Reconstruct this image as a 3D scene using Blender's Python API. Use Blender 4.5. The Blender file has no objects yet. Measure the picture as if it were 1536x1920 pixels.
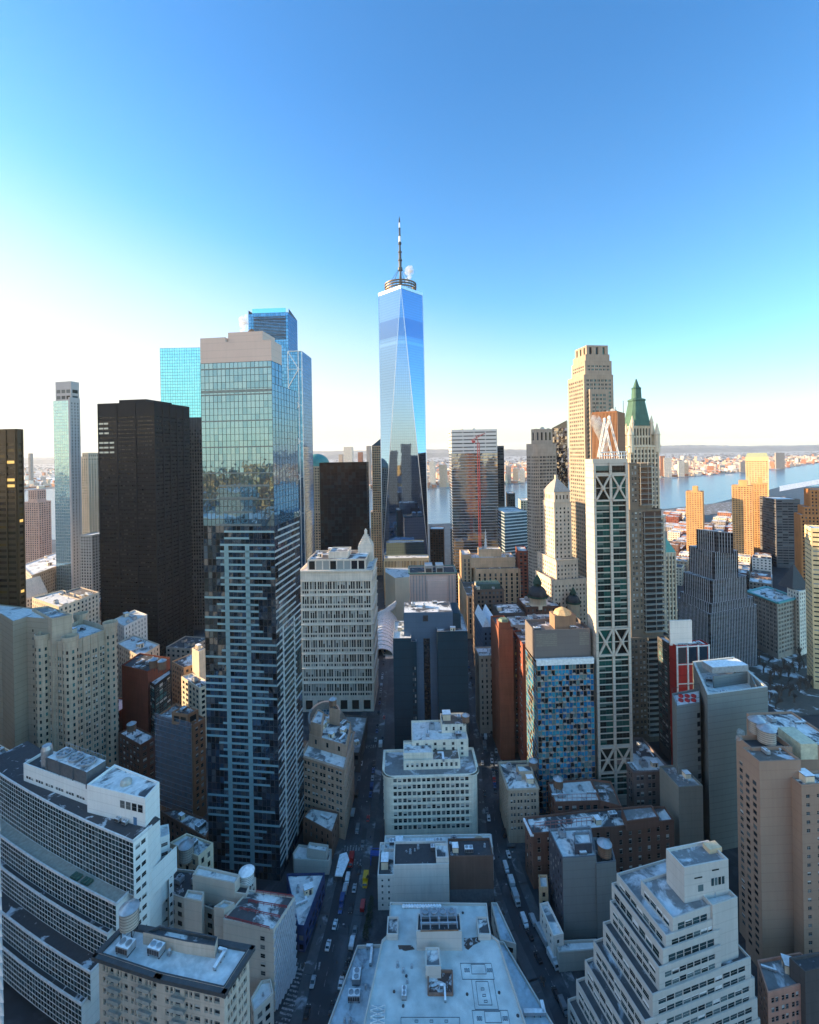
import bpy, math, random
from math import sin, cos, pi, radians, sqrt, atan2
from mathutils import Vector
random.seed(7)
HAZE = 1.9e-5
sc = bpy.context.scene
COL = sc.collection
# ------------------------------------------------------------------ camera
HC, F, CX, CY, ROLL = 210.0, 870.0, 768.0, 848.0, radians(1.0)
cam = bpy.data.cameras.new("camera")
cam.sensor_fit = 'HORIZONTAL'; cam.sensor_width = 36.0
cam.lens = F / 1536 * 36
cam.shift_y = -(960 - CY) / 1536
cam.clip_start = 1.0; cam.clip_end = 90000
co = bpy.data.objects.new("camera", cam); COL.objects.link(co)
co.location = (0, 0, HC); co.rotation_mode = 'XYZ'
co.rotation_euler = (radians(90), 0, 0)
co.rotation_euler = (co.rotation_euler.to_matrix() @ __import__('mathutils').Matrix.Rotation(-ROLL, 3, 'Z')).to_euler()
sc.camera = co
# ------------------------------------------------------------------ light
SUN_AZ, SUN_EL = -77.0, 13.0          # degrees left of the view, height
sd = Vector((sin(radians(SUN_AZ)) * cos(radians(SUN_EL)), cos(radians(SUN_AZ)) * cos(radians(SUN_EL)), sin(radians(SUN_EL))))
sl = bpy.data.lights.new("sun", 'SUN'); sl.energy = 4.6; sl.angle = radians(0.5); sl.color = (1.0, 0.76, 0.46)
so = bpy.data.objects.new("sun", sl); COL.objects.link(so)
so.rotation_euler = (-sd).to_track_quat('-Z', 'Y').to_euler()
so.location = (0, 0, 900)
w = bpy.data.worlds.new("World"); sc.world = w; w.use_nodes = True
nt = w.node_tree; bg = nt.nodes['Background']
sky = nt.nodes.new('ShaderNodeTexSky'); sky.sky_type = 'NISHITA'; sky.sun_disc = False
sky.sun_elevation = radians(SUN_EL); sky.sun_rotation = radians(SUN_AZ)
sky.air_density = 1.0; sky.dust_density = .7; sky.ozone_density = 2.2; sky.altitude = 200
hs = nt.nodes.new('ShaderNodeHueSaturation'); hs.inputs['Saturation'].default_value = 1.10
tn = nt.nodes.new('ShaderNodeMix'); tn.data_type = 'RGBA'; tn.blend_type = 'MULTIPLY'; tn.inputs[0].default_value = 1; tn.inputs[7].default_value = (.76, .93, 1.0, 1)
nt.links.new(sky.outputs[0], tn.inputs[6]); nt.links.new(tn.outputs[2], hs.inputs['Color'])
# pale winter haze low over the horizon, seen at every azimuth
tc0 = nt.nodes.new('ShaderNodeTexCoord'); sp0 = nt.nodes.new('ShaderNodeSeparateXYZ'); nt.links.new(tc0.outputs['Generated'], sp0.inputs[0])
mr0 = nt.nodes.new('ShaderNodeMapRange'); mr0.interpolation_type = 'SMOOTHSTEP'
mr0.inputs[1].default_value = -.02; mr0.inputs[2].default_value = .36; mr0.inputs[3].default_value = .85; mr0.inputs[4].default_value = 0
sx0 = nt.nodes.new('ShaderNodeMath'); sx0.operation = 'MULTIPLY_ADD'; sx0.inputs[1].default_value = .24   # the pale zone climbs towards the sun
nt.links.new(sp0.outputs[0], sx0.inputs[0]); nt.links.new(sp0.outputs[2], sx0.inputs[2]); nt.links.new(sx0.outputs[0], mr0.inputs[0])
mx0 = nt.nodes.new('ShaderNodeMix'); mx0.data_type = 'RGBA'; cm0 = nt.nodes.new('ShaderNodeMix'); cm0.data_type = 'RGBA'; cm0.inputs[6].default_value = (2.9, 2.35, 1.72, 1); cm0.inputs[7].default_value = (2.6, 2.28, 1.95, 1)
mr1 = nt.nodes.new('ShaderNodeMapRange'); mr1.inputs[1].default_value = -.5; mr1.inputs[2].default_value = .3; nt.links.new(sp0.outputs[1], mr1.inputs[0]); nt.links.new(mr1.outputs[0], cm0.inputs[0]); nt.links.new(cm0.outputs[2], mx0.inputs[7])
nt.links.new(mr0.outputs[0], mx0.inputs[0]); zg0 = nt.nodes.new('ShaderNodeMapRange'); zg0.inputs[1].default_value = .18; zg0.inputs[2].default_value = .62; nt.links.new(sp0.outputs[2], zg0.inputs[0])
zc0 = nt.nodes.new('ShaderNodeMix'); zc0.data_type = 'RGBA'; zc0.inputs[6].default_value = (1, 1, 1, 1); zc0.inputs[7].default_value = (.66, .84, .97, 1); nt.links.new(zg0.outputs[0], zc0.inputs[0])
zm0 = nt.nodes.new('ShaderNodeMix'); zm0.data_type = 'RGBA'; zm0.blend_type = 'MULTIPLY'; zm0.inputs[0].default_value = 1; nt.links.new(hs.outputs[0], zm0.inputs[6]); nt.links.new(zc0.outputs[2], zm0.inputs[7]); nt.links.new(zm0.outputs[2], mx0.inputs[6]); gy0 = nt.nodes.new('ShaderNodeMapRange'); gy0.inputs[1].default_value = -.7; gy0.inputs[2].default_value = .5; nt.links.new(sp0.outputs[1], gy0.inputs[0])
gc0 = nt.nodes.new('ShaderNodeMix'); gc0.data_type = 'RGBA'; gc0.inputs[6].default_value = (2.1, 1.85, 1.55, 1); gc0.inputs[7].default_value = (.88, .88, .88, 1); nt.links.new(gy0.outputs[0], gc0.inputs[0])  # sky behind the camera brightened and warmed, added as fill on the facades
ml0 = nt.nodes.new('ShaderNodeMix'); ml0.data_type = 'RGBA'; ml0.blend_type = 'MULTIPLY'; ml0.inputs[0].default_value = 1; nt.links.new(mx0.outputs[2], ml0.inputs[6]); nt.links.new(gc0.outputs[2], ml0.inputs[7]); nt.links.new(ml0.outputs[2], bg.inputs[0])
bg.inputs[1].default_value = 0.15
sc.view_settings.view_transform = 'Standard'; sc.view_settings.look = 'None'
sc.view_settings.gamma = 1; sc.view_settings.exposure = 1.68
sc.cycles.max_bounces = 6; sc.cycles.glossy_bounces = 3; sc.cycles.diffuse_bounces = 2
sc.cycles.volume_bounces = 0
sc.cycles.caustics_reflective = False

# ------------------------------------------------------------------ pixel <-> world helpers
def U(px, py):
    u, v = px - CX, py - CY
    return u * cos(ROLL) - v * sin(ROLL), u * sin(ROLL) + v * cos(ROLL)
def dist(px, ybase):                       # depth of a ground point seen at this pixel
    return HC * F / U(px, ybase)[1]
def W(px, py, d):
    u, v = U(px, py); return Vector((u * d / F, d, HC - v * d / F))
def Z(px, py, z):                          # point on height z seen at this pixel
    u, v = U(px, py); d = (HC - z) * F / v
    return Vector((u * d / F, d, z))
def G(px, py): return Z(px, py, 0)
def unit(a): return a / max(1e-9, a.length)
def V2(x, y): return Vector((x, y))

def ccw(P):
    a = sum(P[i].x * P[(i + 1) % len(P)].y - P[(i + 1) % len(P)].x * P[i].y for i in range(len(P)))
    return P if a > 0 else P[::-1]
def inset(P, t):
    n = len(P); out = []
    for i in range(n):
        a, b, c = P[i - 1], P[i], P[(i + 1) % n]
        d1, d2 = unit(b - a), unit(c - b)
        n1, n2 = V2(-d1.y, d1.x), V2(-d2.y, d2.x)
        m = n1 + n2
        k = 2 / max(0.5, m.length_squared)
        out.append(b + m * (t * k))
    return out
def pxpoly(pts, d0=None, z=None, k=0, para=False):
    """roof outline from picture points; depth d0 fixes the k-th one"""
    if z is None: z = W(pts[k][0], pts[k][1], d0).z
    P = [V2(*Z(x, y, z)[:2]) for x, y in pts]
    if para: P.append(P[0] + P[2] - P[1])
    return ccw(P), z
def box(L, yL, R, yR, S=None, yb=None, d=None, rot=None, depth=None):
    """footprint: front face between columns L and R, S = column of the far end of the side one sees"""
    if d is None: d = dist(L, yb)
    uL, vL = U(L, yL); uR, vR = U(R, yR)
    z = HC - vL * d / F
    A = V2(uL * d / F, d)
    if rot is None:
        dR = d * vL / vR; B = V2(uR * dR / F, dR)
    else:
        e = V2(cos(radians(rot)), sin(radians(rot)))
        t = (uR * A.y - F * A.x) / (F * e.x - uR * e.y); B = A + e * t
    e = unit(B - A); n = V2(-e.y, e.x)
    if depth is None:
        Q = A if S < L else B
        us = U(S, yL)[0]
        depth = (us * Q.y - F * Q.x) / (F * n.x - us * n.y)
        if not 3 < depth < 90: depth = 25
    return [A, B, B + n * depth, A + n * depth], z
def shrink(P, l=0, r=0, f=0, b=0):
    """move the sides of a four-cornered footprint inwards by metres"""
    A, B, C, D = P; e = unit(B - A); n = unit(D - A)
    return [A + e * l + n * f, B - e * r + n * f, C - e * r - n * b, D + e * l - n * b]

# ------------------------------------------------------------------ materials
MATS = {}
FOOT = []
def N(nt, t, **k):
    n = nt.nodes.new(t)
    for a, b in k.items(): setattr(n, a, b)
    return n
def base_mat(name, col, rough=.8, metal=0.0, spec=.5):
    m = bpy.data.materials.new(name); m.use_nodes = True
    p = m.node_tree.nodes['Principled BSDF']
    p.inputs['Base Color'].default_value = (*col, 1); p.inputs['Roughness'].default_value = rough
    p.inputs['Metallic'].default_value = metal; p.inputs['Specular IOR Level'].default_value = spec
    return m, m.node_tree, p
def wallmat(name, col, rough=.85, var=.22, course=3.7, col2=None, metal=0.0):
    """masonry: blotches, rain streaks and optional courses"""
    if name in MATS: return MATS[name]
    col = (min(.8, col[0] * 1.3), min(.8, col[1] * 1.15), col[2] * 1.03)
    m, nt, p = base_mat(name, col, rough, metal, .25); L = nt.links.new
    g = N(nt, 'ShaderNodeNewGeometry')
    mp = N(nt, 'ShaderNodeMapping'); mp.inputs['Scale'].default_value = (.9, .9, .07)
    L(g.outputs['Position'], mp.inputs[0])
    n1 = N(nt, 'ShaderNodeTexNoise'); n1.inputs['Scale'].default_value = 1; n1.inputs['Detail'].default_value = 5
    L(mp.outputs[0], n1.inputs[0])
    n2 = N(nt, 'ShaderNodeTexNoise'); n2.inputs['Scale'].default_value = .12; n2.inputs['Detail'].default_value = 6
    L(g.outputs['Position'], n2.inputs[0])
    ad = N(nt, 'ShaderNodeMath', operation='ADD'); L(n1.outputs[0], ad.inputs[0]); L(n2.outputs[0], ad.inputs[1])
    mr = N(nt, 'ShaderNodeMapRange'); mr.inputs[1].default_value = .65; mr.inputs[2].default_value = 1.35
    mr.inputs[3].default_value = 1 - var; mr.inputs[4].default_value = 1 + var * .7
    L(ad.outputs[0], mr.inputs[0]); fac = mr.outputs[0]
    if course:
        sx = N(nt, 'ShaderNodeSeparateXYZ'); L(g.outputs['Position'], sx.inputs[0])
        dv = N(nt, 'ShaderNodeMath', operation='DIVIDE'); L(sx.outputs[2], dv.inputs[0]); dv.inputs[1].default_value = course
        fr = N(nt, 'ShaderNodeMath', operation='FRACT'); L(dv.outputs[0], fr.inputs[0])
        gt = N(nt, 'ShaderNodeMath', operation='GREATER_THAN'); L(fr.outputs[0], gt.inputs[0]); gt.inputs[1].default_value = .9
        m2 = N(nt, 'ShaderNodeMapRange'); m2.inputs[3].default_value = 1; m2.inputs[4].default_value = .9 if course == 3.7 else .78; L(gt.outputs[0], m2.inputs[0])
        mm = N(nt, 'ShaderNodeMath', operation='MULTIPLY'); L(fac, mm.inputs[0]); L(m2.outputs[0], mm.inputs[1]); fac = mm.outputs[0]
    vm = N(nt, 'ShaderNodeVectorMath', operation='SCALE'); L(fac, vm.inputs['Scale'])
    if col2:
        nz = N(nt, 'ShaderNodeTexNoise'); nz.inputs['Scale'].default_value = .3; L(g.outputs['Position'], nz.inputs[0])
        mx = N(nt, 'ShaderNodeMix', data_type='RGBA'); mx.inputs[6].default_value = (*col, 1); mx.inputs[7].default_value = (*col2, 1)
        mr2 = N(nt, 'ShaderNodeMapRange'); mr2.inputs[1].default_value = .4; mr2.inputs[2].default_value = .6; L(nz.outputs[0], mr2.inputs[0]); L(mr2.outputs[0], mx.inputs[0])
        L(mx.outputs[2], vm.inputs[0])
    else: vm.inputs[0].default_value = col
    L(vm.outputs[0], p.inputs['Base Color'])
    bp = N(nt, 'ShaderNodeBump'); bp.inputs['Strength'].default_value = .25; bp.inputs['Distance'].default_value = .05
    n3 = N(nt, 'ShaderNodeTexNoise'); n3.inputs['Scale'].default_value = 3; L(g.outputs['Position'], n3.inputs[0]); L(n3.outputs[0], bp.inputs['Height'])
    L(bp.outputs[0], p.inputs['Normal'])
    MATS[name] = m; return m
def panemat(name, cols, rough=.06, metal=.0, spec=.2, wob=.0, wscale=.25, ior=1.45, lit=None):
    """window glass; every pane picks its own tone from the face attribute rnd"""
    if name in MATS: return MATS[name]
    m, nt, p = base_mat(name, cols[0], rough, metal, spec); L = nt.links.new
    p.inputs['IOR'].default_value = ior
    at = N(nt, 'ShaderNodeAttribute', attribute_name='rnd')
    cr = N(nt, 'ShaderNodeValToRGB'); cr.color_ramp.interpolation = 'CONSTANT'
    el = cr.color_ramp.elements
    while len(el) < len(cols): el.new(.5)
    for i, c in enumerate(cols): el[i].position = i / len(cols); el[i].color = (*c, 1)
    L(at.outputs['Fac'], cr.inputs[0]); L(cr.outputs[0], p.inputs['Base Color'])
    if wob:
        g = N(nt, 'ShaderNodeNewGeometry')
        n3 = N(nt, 'ShaderNodeTexNoise'); n3.inputs['Scale'].default_value = wscale; n3.inputs['Detail'].default_value = 1
        L(g.outputs['Position'], n3.inputs[0])
        bp = N(nt, 'ShaderNodeBump'); bp.inputs['Strength'].default_value = 1; bp.inputs['Distance'].default_value = wob
        L(n3.outputs[0], bp.inputs['Height']); L(bp.outputs[0], p.inputs['Normal'])
    if lit:
        gt = N(nt, 'ShaderNodeMath', operation='GREATER_THAN'); gt.inputs[1].default_value = lit[0]; L(at.outputs['Fac'], gt.inputs[0])
        ml = N(nt, 'ShaderNodeMath', operation='MULTIPLY'); ml.inputs[1].default_value = lit[1]; L(gt.outputs[0], ml.inputs[0])
        L(ml.outputs[0], p.inputs['Emission Strength']); p.inputs['Emission Color'].default_value = (1, .62, .18, 1)
    MATS[name] = m; return m
def patchmat(name, cA, cB, scale=.12, lo=.45, hi=.52, rough=.7, roughB=None, detail=7, fine=.0):
    """two surfaces in irregular patches: snow on tar and the like"""
    if name in MATS: return MATS[name]
    m, nt, p = base_mat(name, cA, rough); L = nt.links.new
    g = N(nt, 'ShaderNodeNewGeometry')
    n1 = N(nt, 'ShaderNodeTexNoise'); n1.inputs['Scale'].default_value = scale; n1.inputs['Detail'].default_value = detail; n1.inputs['Roughness'].default_value = .62
    n1.inputs['Distortion'].default_value = .6
    L(g.outputs['Position'], n1.inputs[0])
    mr = N(nt, 'ShaderNodeMapRange'); mr.inputs[1].default_value = lo; mr.inputs[2].default_value = hi; L(n1.outputs[0], mr.inputs[0])
    n2 = N(nt, 'ShaderNodeTexNoise'); n2.inputs['Scale'].default_value = scale * 5; n2.inputs['Detail'].default_value = 6; L(g.outputs['Position'], n2.inputs[0])
    m2 = N(nt, 'ShaderNodeMapRange'); m2.inputs[1].default_value = .3; m2.inputs[2].default_value = .7; m2.inputs[3].default_value = .78; m2.inputs[4].default_value = 1.1; L(n2.outputs[0], m2.inputs[0])
    mx = N(nt, 'ShaderNodeMix', data_type='RGBA'); mx.inputs[6].default_value = (*cA, 1); mx.inputs[7].default_value = (*cB, 1); L(mr.outputs[0], mx.inputs[0])
    vm = N(nt, 'ShaderNodeVectorMath', operation='SCALE'); L(mx.outputs[2], vm.inputs[0]); L(m2.outputs[0], vm.inputs['Scale'])
    L(vm.outputs[0], p.inputs['Base Color'])
    bp = N(nt, 'ShaderNodeBump'); bp.inputs['Strength'].default_value = .6; bp.inputs['Distance'].default_value = .15
    L(mr.outputs[0], bp.inputs['Height']); L(bp.outputs[0], p.inputs['Normal'])
    MATS[name] = m; return m
def flat(name, col, rough=.6, metal=0.0, spec=.5):
    if name in MATS: return MATS[name]
    m, nt, p = base_mat(name, col, rough, metal, spec); L = nt.links.new
    g = N(nt, 'ShaderNodeNewGeometry'); n2 = N(nt, 'ShaderNodeTexNoise'); n2.inputs['Scale'].default_value = .8; n2.inputs['Detail'].default_value = 6
    L(g.outputs['Position'], n2.inputs[0])
    m2 = N(nt, 'ShaderNodeMapRange'); m2.inputs[1].default_value = .3; m2.inputs[2].default_value = .7; m2.inputs[3].default_value = .8; m2.inputs[4].default_value = 1.15; L(n2.outputs[0], m2.inputs[0])
    vm = N(nt, 'ShaderNodeVectorMath', operation='SCALE'); vm.inputs[0].default_value = col; L(m2.outputs[0], vm.inputs['Scale']); L(vm.outputs[0], p.inputs['Base Color'])
    MATS[name] = m; return m
# walls
limestone = wallmat('limestone', (.46, .42, .36), course=1.2)
whitestone = wallmat('white_stone', (.62, .60, .55), course=1.4)
cream = wallmat('cream_stone', (.60, .53, .42))
beige = wallmat('beige_stone', (.47, .39, .29), course=3)
tan = wallmat('tan_brick', (.42, .31, .21))
redbrick = wallmat('red_brick', (.20, .065, .045))
brownbrick = wallmat('brown_brick', (.12, .07, .058))
darkbrick = wallmat('dark_brick', (.10, .055, .042))
greystone = wallmat('grey_stone', (.28, .27, .25))
greyplaster = wallmat('grey_plaster', (.34, .36, .36), var=.10)
whiteplaster = wallmat('white_plaster', (.58, .58, .58), var=.12)
olive = wallmat('olive_panel', (.15, .18, .19), var=.08, course=3.2)
peach = wallmat('peach_render', (.27, .195, .155), var=.08)
orange = wallmat('orange_render', (.55, .24, .08), var=.08)
pinkish = wallmat('pink_panel', (.56, .45, .42), var=.08)
slate = wallmat('slate_panel', (.008, .032, .055), var=.12, course=6, rough=.8)
bluegrey = wallmat('blue_grey_panel', (.055, .10, .165), var=.1, rough=.7)
black = wallmat('black_steel', (.006, .008, .011), rough=.7)
darkbrown = wallmat('dark_bronze', (.05, .035, .02), rough=.4)
charcoal = wallmat('charcoal', (.07, .07, .075))
mauve = wallmat('mauve_brick', (.20, .15, .15))
goldstone = wallmat('golden_brick', (.50, .30, .14))
netting = wallmat('scaffold_netting', (.15, .18, .23), var=.25, course=2.0)
copper = wallmat('green_copper', (.045, .11, .09), rough=.6, var=.3)
snow = patchmat('snow_roof', (.16, .17, .18), (.72, .70, .68), .10, .38, .46)
halfsnow = patchmat('half_snow_roof', (.075, .075, .08), (.74, .73, .71), .09, .46, .53)
tar = patchmat('tar_roof', (.05, .05, .055), (.60, .62, .65), .16, .58, .64)
greyroof = patchmat('grey_roof', (.20, .20, .20), (.62, .63, .65), .1, .50, .60)
brownroof = patchmat('brown_roof', (.15, .12, .10), (.60, .60, .62), .12, .55, .62)
# glass
g_dark = panemat('dark_window', [(.01, .012, .015), (.02, .025, .03), (.05, .06, .07), (.012, .015, .02), (.12, .13, .13)], rough=.08)
g_teal = panemat('teal_window', [(.01, .03, .035), (.03, .09, .10), (.015, .02, .025), (.06, .16, .15)], rough=.08)
g_pale = panemat('pale_window', [(.02, .02, .025), (.30, .30, .28), (.03, .03, .03), (.10, .11, .12), (.02, .02, .02)], rough=.1)
g_warm = panemat('warm_window', [(.02, .02, .02), (.04, .03, .02), (.02, .02, .025), (.01, .01, .01), (.03, .03, .03), (.05, .04, .03), (.02, .02, .02), (.6, .35, .1)], rough=.1, lit=(.97, .3))
g_black = panemat('black_window', [(.006, .006, .008), (.012, .012, .014), (.02, .022, .024), (.008, .008, .01), (.006, .007, .009), (.012, .012, .014), (.02, .02, .02), (.09, .09, .085)], rough=.12, spec=.3)
m_frame = flat('window_frame', (.45, .45, .43), .5)
m_dframe = flat('dark_frame', (.03, .03, .035), .4)
m_metal = flat('galvanised_metal', (.42, .44, .46), .45, .6)
m_white = flat('white_paint', (.72, .72, .70), .5)
m_dark = flat('dark_metal', (.04, .04, .045), .5)
m_red = flat('red_steel', (.30, .03, .03), .5)
m_snow = flat('snow_cap', (.82, .83, .85), .6)
m_wood = wallmat('tank_wood', (.20, .13, .09), var=.4)
m_conc = flat('concrete', (.38, .37, .35), .85)

# ------------------------------------------------------------------ mesh builder
class MB:
    def __init__(s): s.v = []; s.f = []; s.m = []; s.r = []
    def quad(s, a, b, c, d, m=0, r=None):
        i = len(s.v); s.v += [a, b, c, d]; s.f.append((i, i + 1, i + 2, i + 3)); s.m.append(m)
        s.r.append(random.random() if r is None else r)
    def ngon(s, P, m=0, r=.5):
        i = len(s.v); s.v += list(P); s.f.append(tuple(range(i, i + len(P)))); s.m.append(m); s.r.append(r)
    def prism(s, P, z0, z1, m=0, mt=None, bottom=False):
        n = len(P)
        for i in range(n):
            a, b = P[i], P[(i + 1) % n]
            s.quad((a.x, a.y, z0), (b.x, b.y, z0), (b.x, b.y, z1), (a.x, a.y, z1), m)
        s.ngon([(p.x, p.y, z1) for p in P], m if mt is None else mt)
        if bottom: s.ngon([(p.x, p.y, z0) for p in P][::-1], m)
    def box(s, c, sx, sy, sz, ang=0, m=0, mt=None):
        """box standing on c"""
        ca, sa = cos(ang), sin(ang)
        P = [V2(c[0] + x * ca - y * sa, c[1] + x * sa + y * ca) for x, y in ((-sx / 2, -sy / 2), (sx / 2, -sy / 2), (sx / 2, sy / 2), (-sx / 2, sy / 2))]
        s.prism(P, c[2], c[2] + sz, m, mt, True)
    def bar(s, a, b, w, m=0, h=None):
        a, b = Vector(a), Vector(b); d = unit(b - a)
        up = Vector((0, 0, 1)) if abs(d.z) < .9 else Vector((1, 0, 0))
        x = unit(d.cross(up)) * w / 2; y = unit(d.cross(x)) * (h or w) / 2
        q = [a + x + y, a - x + y, a - x - y, a + x - y]; r = [p + (b - a) for p in q]
        for i in range(4): j = (i + 1) % 4; s.quad(q[i], q[j], r[j], r[i], m)
        s.quad(*q, m); s.quad(*r[::-1], m)
    def lathe(s, c, prof, n=20, m=0, sx=1, sy=1, cap=True):
        c = Vector(c)
        rings = [[c + Vector((cos(2 * pi * k / n) * r * sx, sin(2 * pi * k / n) * r * sy, z)) for k in range(n)] for r, z in prof]
        for q, r in zip(rings, rings[1:]):
            for k in range(n): j = (k + 1) % n; s.quad(q[k], q[j], r[j], r[k], m)
        if cap and prof[-1][0] > .01: s.ngon(rings[-1], m)
        if cap and prof[0][0] > .01: s.ngon(rings[0][::-1], m)
    def build(s, name, mats, parent=None, org=None, smooth=False):
        o = Vector(org) if org is not None else (Vector(parent.location) if parent and parent.parent is None else Vector((0, 0, 0)))
        me = bpy.data.meshes.new(name)
        me.from_pydata([(v[0] - o.x, v[1] - o.y, v[2] - o.z) for v in s.v], [], s.f)
        if not isinstance(mats, (list, tuple)): mats = [mats]
        for m in mats: me.materials.append(m)
        if len(mats) > 1: me.polygons.foreach_set('material_index', s.m)
        at = me.attributes.new('rnd', 'FLOAT', 'FACE'); at.data.foreach_set('value', s.r)
        if smooth: me.polygons.foreach_set('use_smooth', [True] * len(s.f))
        ob = bpy.data.objects.new(name, me); COL.objects.link(ob)
        if parent: ob.parent = parent
        else: ob.location = o
        return ob
def tag(o, label=None, cat=None, group=None, kind=None):
    if label: o['label'] = label
    if cat: o['category'] = cat
    if group: o['group'] = group
    if kind: o['kind'] = kind
    return o
def empty(name, loc, label, cat, group=None):
    o = bpy.data.objects.new(name, None); COL.objects.link(o); o.location = loc; o.empty_display_size = 1
    return tag(o, label, cat, group)
def copy_tree(o, loc, rz=0, scale=None, parent=None):
    def rec(src, par):
        c = src.copy(); COL.objects.link(c); c.parent = par
        for ch in KIDS.get(src.name, []): rec(ch, c)
        return c
    c = rec(o, parent); c.location = loc; c.rotation_euler = (0, 0, rz)
    if scale: c.scale = scale if hasattr(scale, '__len__') else (scale,) * 3
    return c
KIDS = {}

# ------------------------------------------------------------------ building generator
ST = dict(fh=3.8, bw=3.2, pat=((.22, .78),), wb=.25, wt=.82, dep=.35, base=5, top=1.6, mg=.8, mull=0, band=0, bandh=.5, bandp=.35, pier=0, pierp=.3, skip=0)
def style(**k): d = dict(ST); d.update(k); return d
PLAIN = style(pat=())
class Bld:
    def __init__(s, name, label, at, cat='building', wall=limestone, pane=g_dark, frame=m_frame, group=None, trim=None):
        s.loc = Vector((at[0], at[1], 0)); s.root = empty(name, s.loc, label, cat, group)
        s.wall = MB(); s.wm = [wall, trim or wall]; s.pane = pane; s.frame = frame; s.win = []; s.extra = {}; s.tops = []
    def part(s, name, mb, mats, smooth=False, label=None):
        o = mb.build(name, mats, s.root, s.loc, smooth); return tag(o, label)
    def facade(s, A, B, z0, z1, st):
        w = s.wall; L = (B - A).length
        if L < .02: return
        t = (B - A) / L; n = V2(t.y, -t.x)
        def P(u, z, o=0): return (A.x + t.x * u + n.x * o, A.y + t.y * u + n.y * o, z)
        mid = (A + B) / 2
        facing = n.dot(-mid) / mid.length
        nf = int((z1 - z0 - st['base'] - st['top']) / st['fh'] + .5)
        if not st['pat'] or facing < -.12 or nf < 1 or L < 1.4:
            w.quad(P(0, z0), P(L, z0), P(L, z1), P(0, z1)); 
        else:
            fh = (z1 - z0 - st['base'] - st['top']) / nf
            mg = min(st['mg'], L * .12); nb = max(1, round((L - 2 * mg) / st['bw'])); bw = (L - 2 * mg) / nb
            zb = z0 + st['base']; wb, wt, dep = st['wb'] * fh, st['wt'] * fh, st['dep'] * .55
            opens = []
            for b in range(nb):
                for p, q in st['pat']: opens.append((mg + (b + p) * bw, mg + (b + q) * bw))
            w.quad(P(0, z0), P(L, z0), P(L, zb + wb), P(0, zb + wb))
            dist_ = mid.length
            for k in range(nf):
                a, b = zb + k * fh + wb, zb + k * fh + wt
                c = zb + (k + 1) * fh + wb if k < nf - 1 else z1
                w.quad(P(0, b), P(L, b), P(L, c), P(0, c))
                x = 0
                for p, q in opens:
                    if st['skip'] and random.random() < st['skip']: continue
                    if p > x + .001: w.quad(P(x, a), P(p, a), P(p, b), P(x, b))
                    x = q
                    if dep:
                        w.quad(P(p, a), P(q, a), P(q, a, -dep), P(p, a, -dep)); w.quad(P(p, b, -dep), P(q, b, -dep), P(q, b), P(p, b))
                        w.quad(P(p, a), P(p, a, -dep), P(p, b, -dep), P(p, b)); w.quad(P(q, a, -dep), P(q, a), P(q, b), P(q, b, -dep))
                    j = [random.uniform(-.012, .012) for _ in range(4)]
                    s.win.append((-(q - p) * (b - a) * max(.05, facing) / dist_ ** 2, (P(p, a, -dep + j[0]), P(q, a, -dep + j[1]), P(q, b, -dep + j[2]), P(p, b, -dep + j[3])), st['mull'], n))
                if x < L: w.quad(P(x, a), P(L, a), P(L, b), P(x, b))
            if st['pier']:
                for b in range(0, nb + 1, 1):
                    u = mg + b * bw; h = st['pier'] / 2
                    if u - h < 0 or u + h > L: continue
                    o = st['pierp']; 
                    w.quad(P(u - h, z0, o), P(u + h, z0, o), P(u + h, z1 - .3, o), P(u - h, z1 - .3, o), 1)
                    w.quad(P(u - h, z0), P(u - h, z0, o), P(u - h, z1 - .3, o), P(u - h, z1 - .3), 1); w.quad(P(u + h, z0, o), P(u + h, z0), P(u + h, z1 - .3), P(u + h, z1 - .3, o), 1)
                    w.quad(P(u - h, z1 - .3, o), P(u + h, z1 - .3, o), P(u + h, z1 - .3), P(u - h, z1 - .3), 1)
            if st['band']:
                for k in range(st['band'], nf + 1, st['band']):
                    zc = zb + k * fh - st['bandh'] / 2
                    if k == nf: zc = z1 - st['top'] + .05
                    s.ledge(P, L, zc, zc + st['bandh'], st['bandp'])
    def ledge(s, P, L, z0, z1, o):
        w = s.wall
        w.quad(P(-o, z0, o), P(L + o, z0, o), P(L + o, z1, o), P(-o, z1, o), 1); w.quad(P(-o, z1, o), P(L + o, z1, o), P(L + o, z1, 0), P(-o, z1, 0), 1)
        w.quad(P(-o, z0, 0), P(L + o, z0, 0), P(L + o, z0, o), P(-o, z0, o), 1)
        w.quad(P(-o, z0, 0), P(-o, z0, o), P(-o, z1, o), P(-o, z1, 0), 1); w.quad(P(L + o, z0, o), P(L + o, z0, 0), P(L + o, z1, 0), P(L + o, z1, o), 1)
    def tier(s, P, z1, st=PLAIN, z0=0, roof=snow, par=1.0, parw=.45, styles=None, cornice=0, clutter=0):
        P = ccw(P); n = len(P)
        if z0 < 5: FOOT.append(P)
        for i in range(n):
            A, B = P[i], P[(i + 1) % n]
            s.facade(A, B, z0, z1, (styles or {}).get(i, st))
            if cornice:
                t = unit(B - A); nn = V2(t.y, -t.x)
                def PP(u, z, o=0, A=A, t=t, nn=nn): return (A.x + t.x * u + nn.x * o, A.y + t.y * u + nn.y * o, z)
                s.ledge(PP, (B - A).length, z1 - .9 * cornice - .12, z1 - .12, cornice)
        I = inset(P, parw)
        for i in range(n):
            A, B, a, b = P[i], P[(i + 1) % n], I[i], I[(i + 1) % n]
            s.wall.quad((A.x, A.y, z1), (B.x, B.y, z1), (b.x, b.y, z1), (a.x, a.y, z1), 1)
            s.wall.quad((a.x, a.y, z1), (b.x, b.y, z1), (b.x, b.y, z1 - par), (a.x, a.y, z1 - par), 1)
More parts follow.
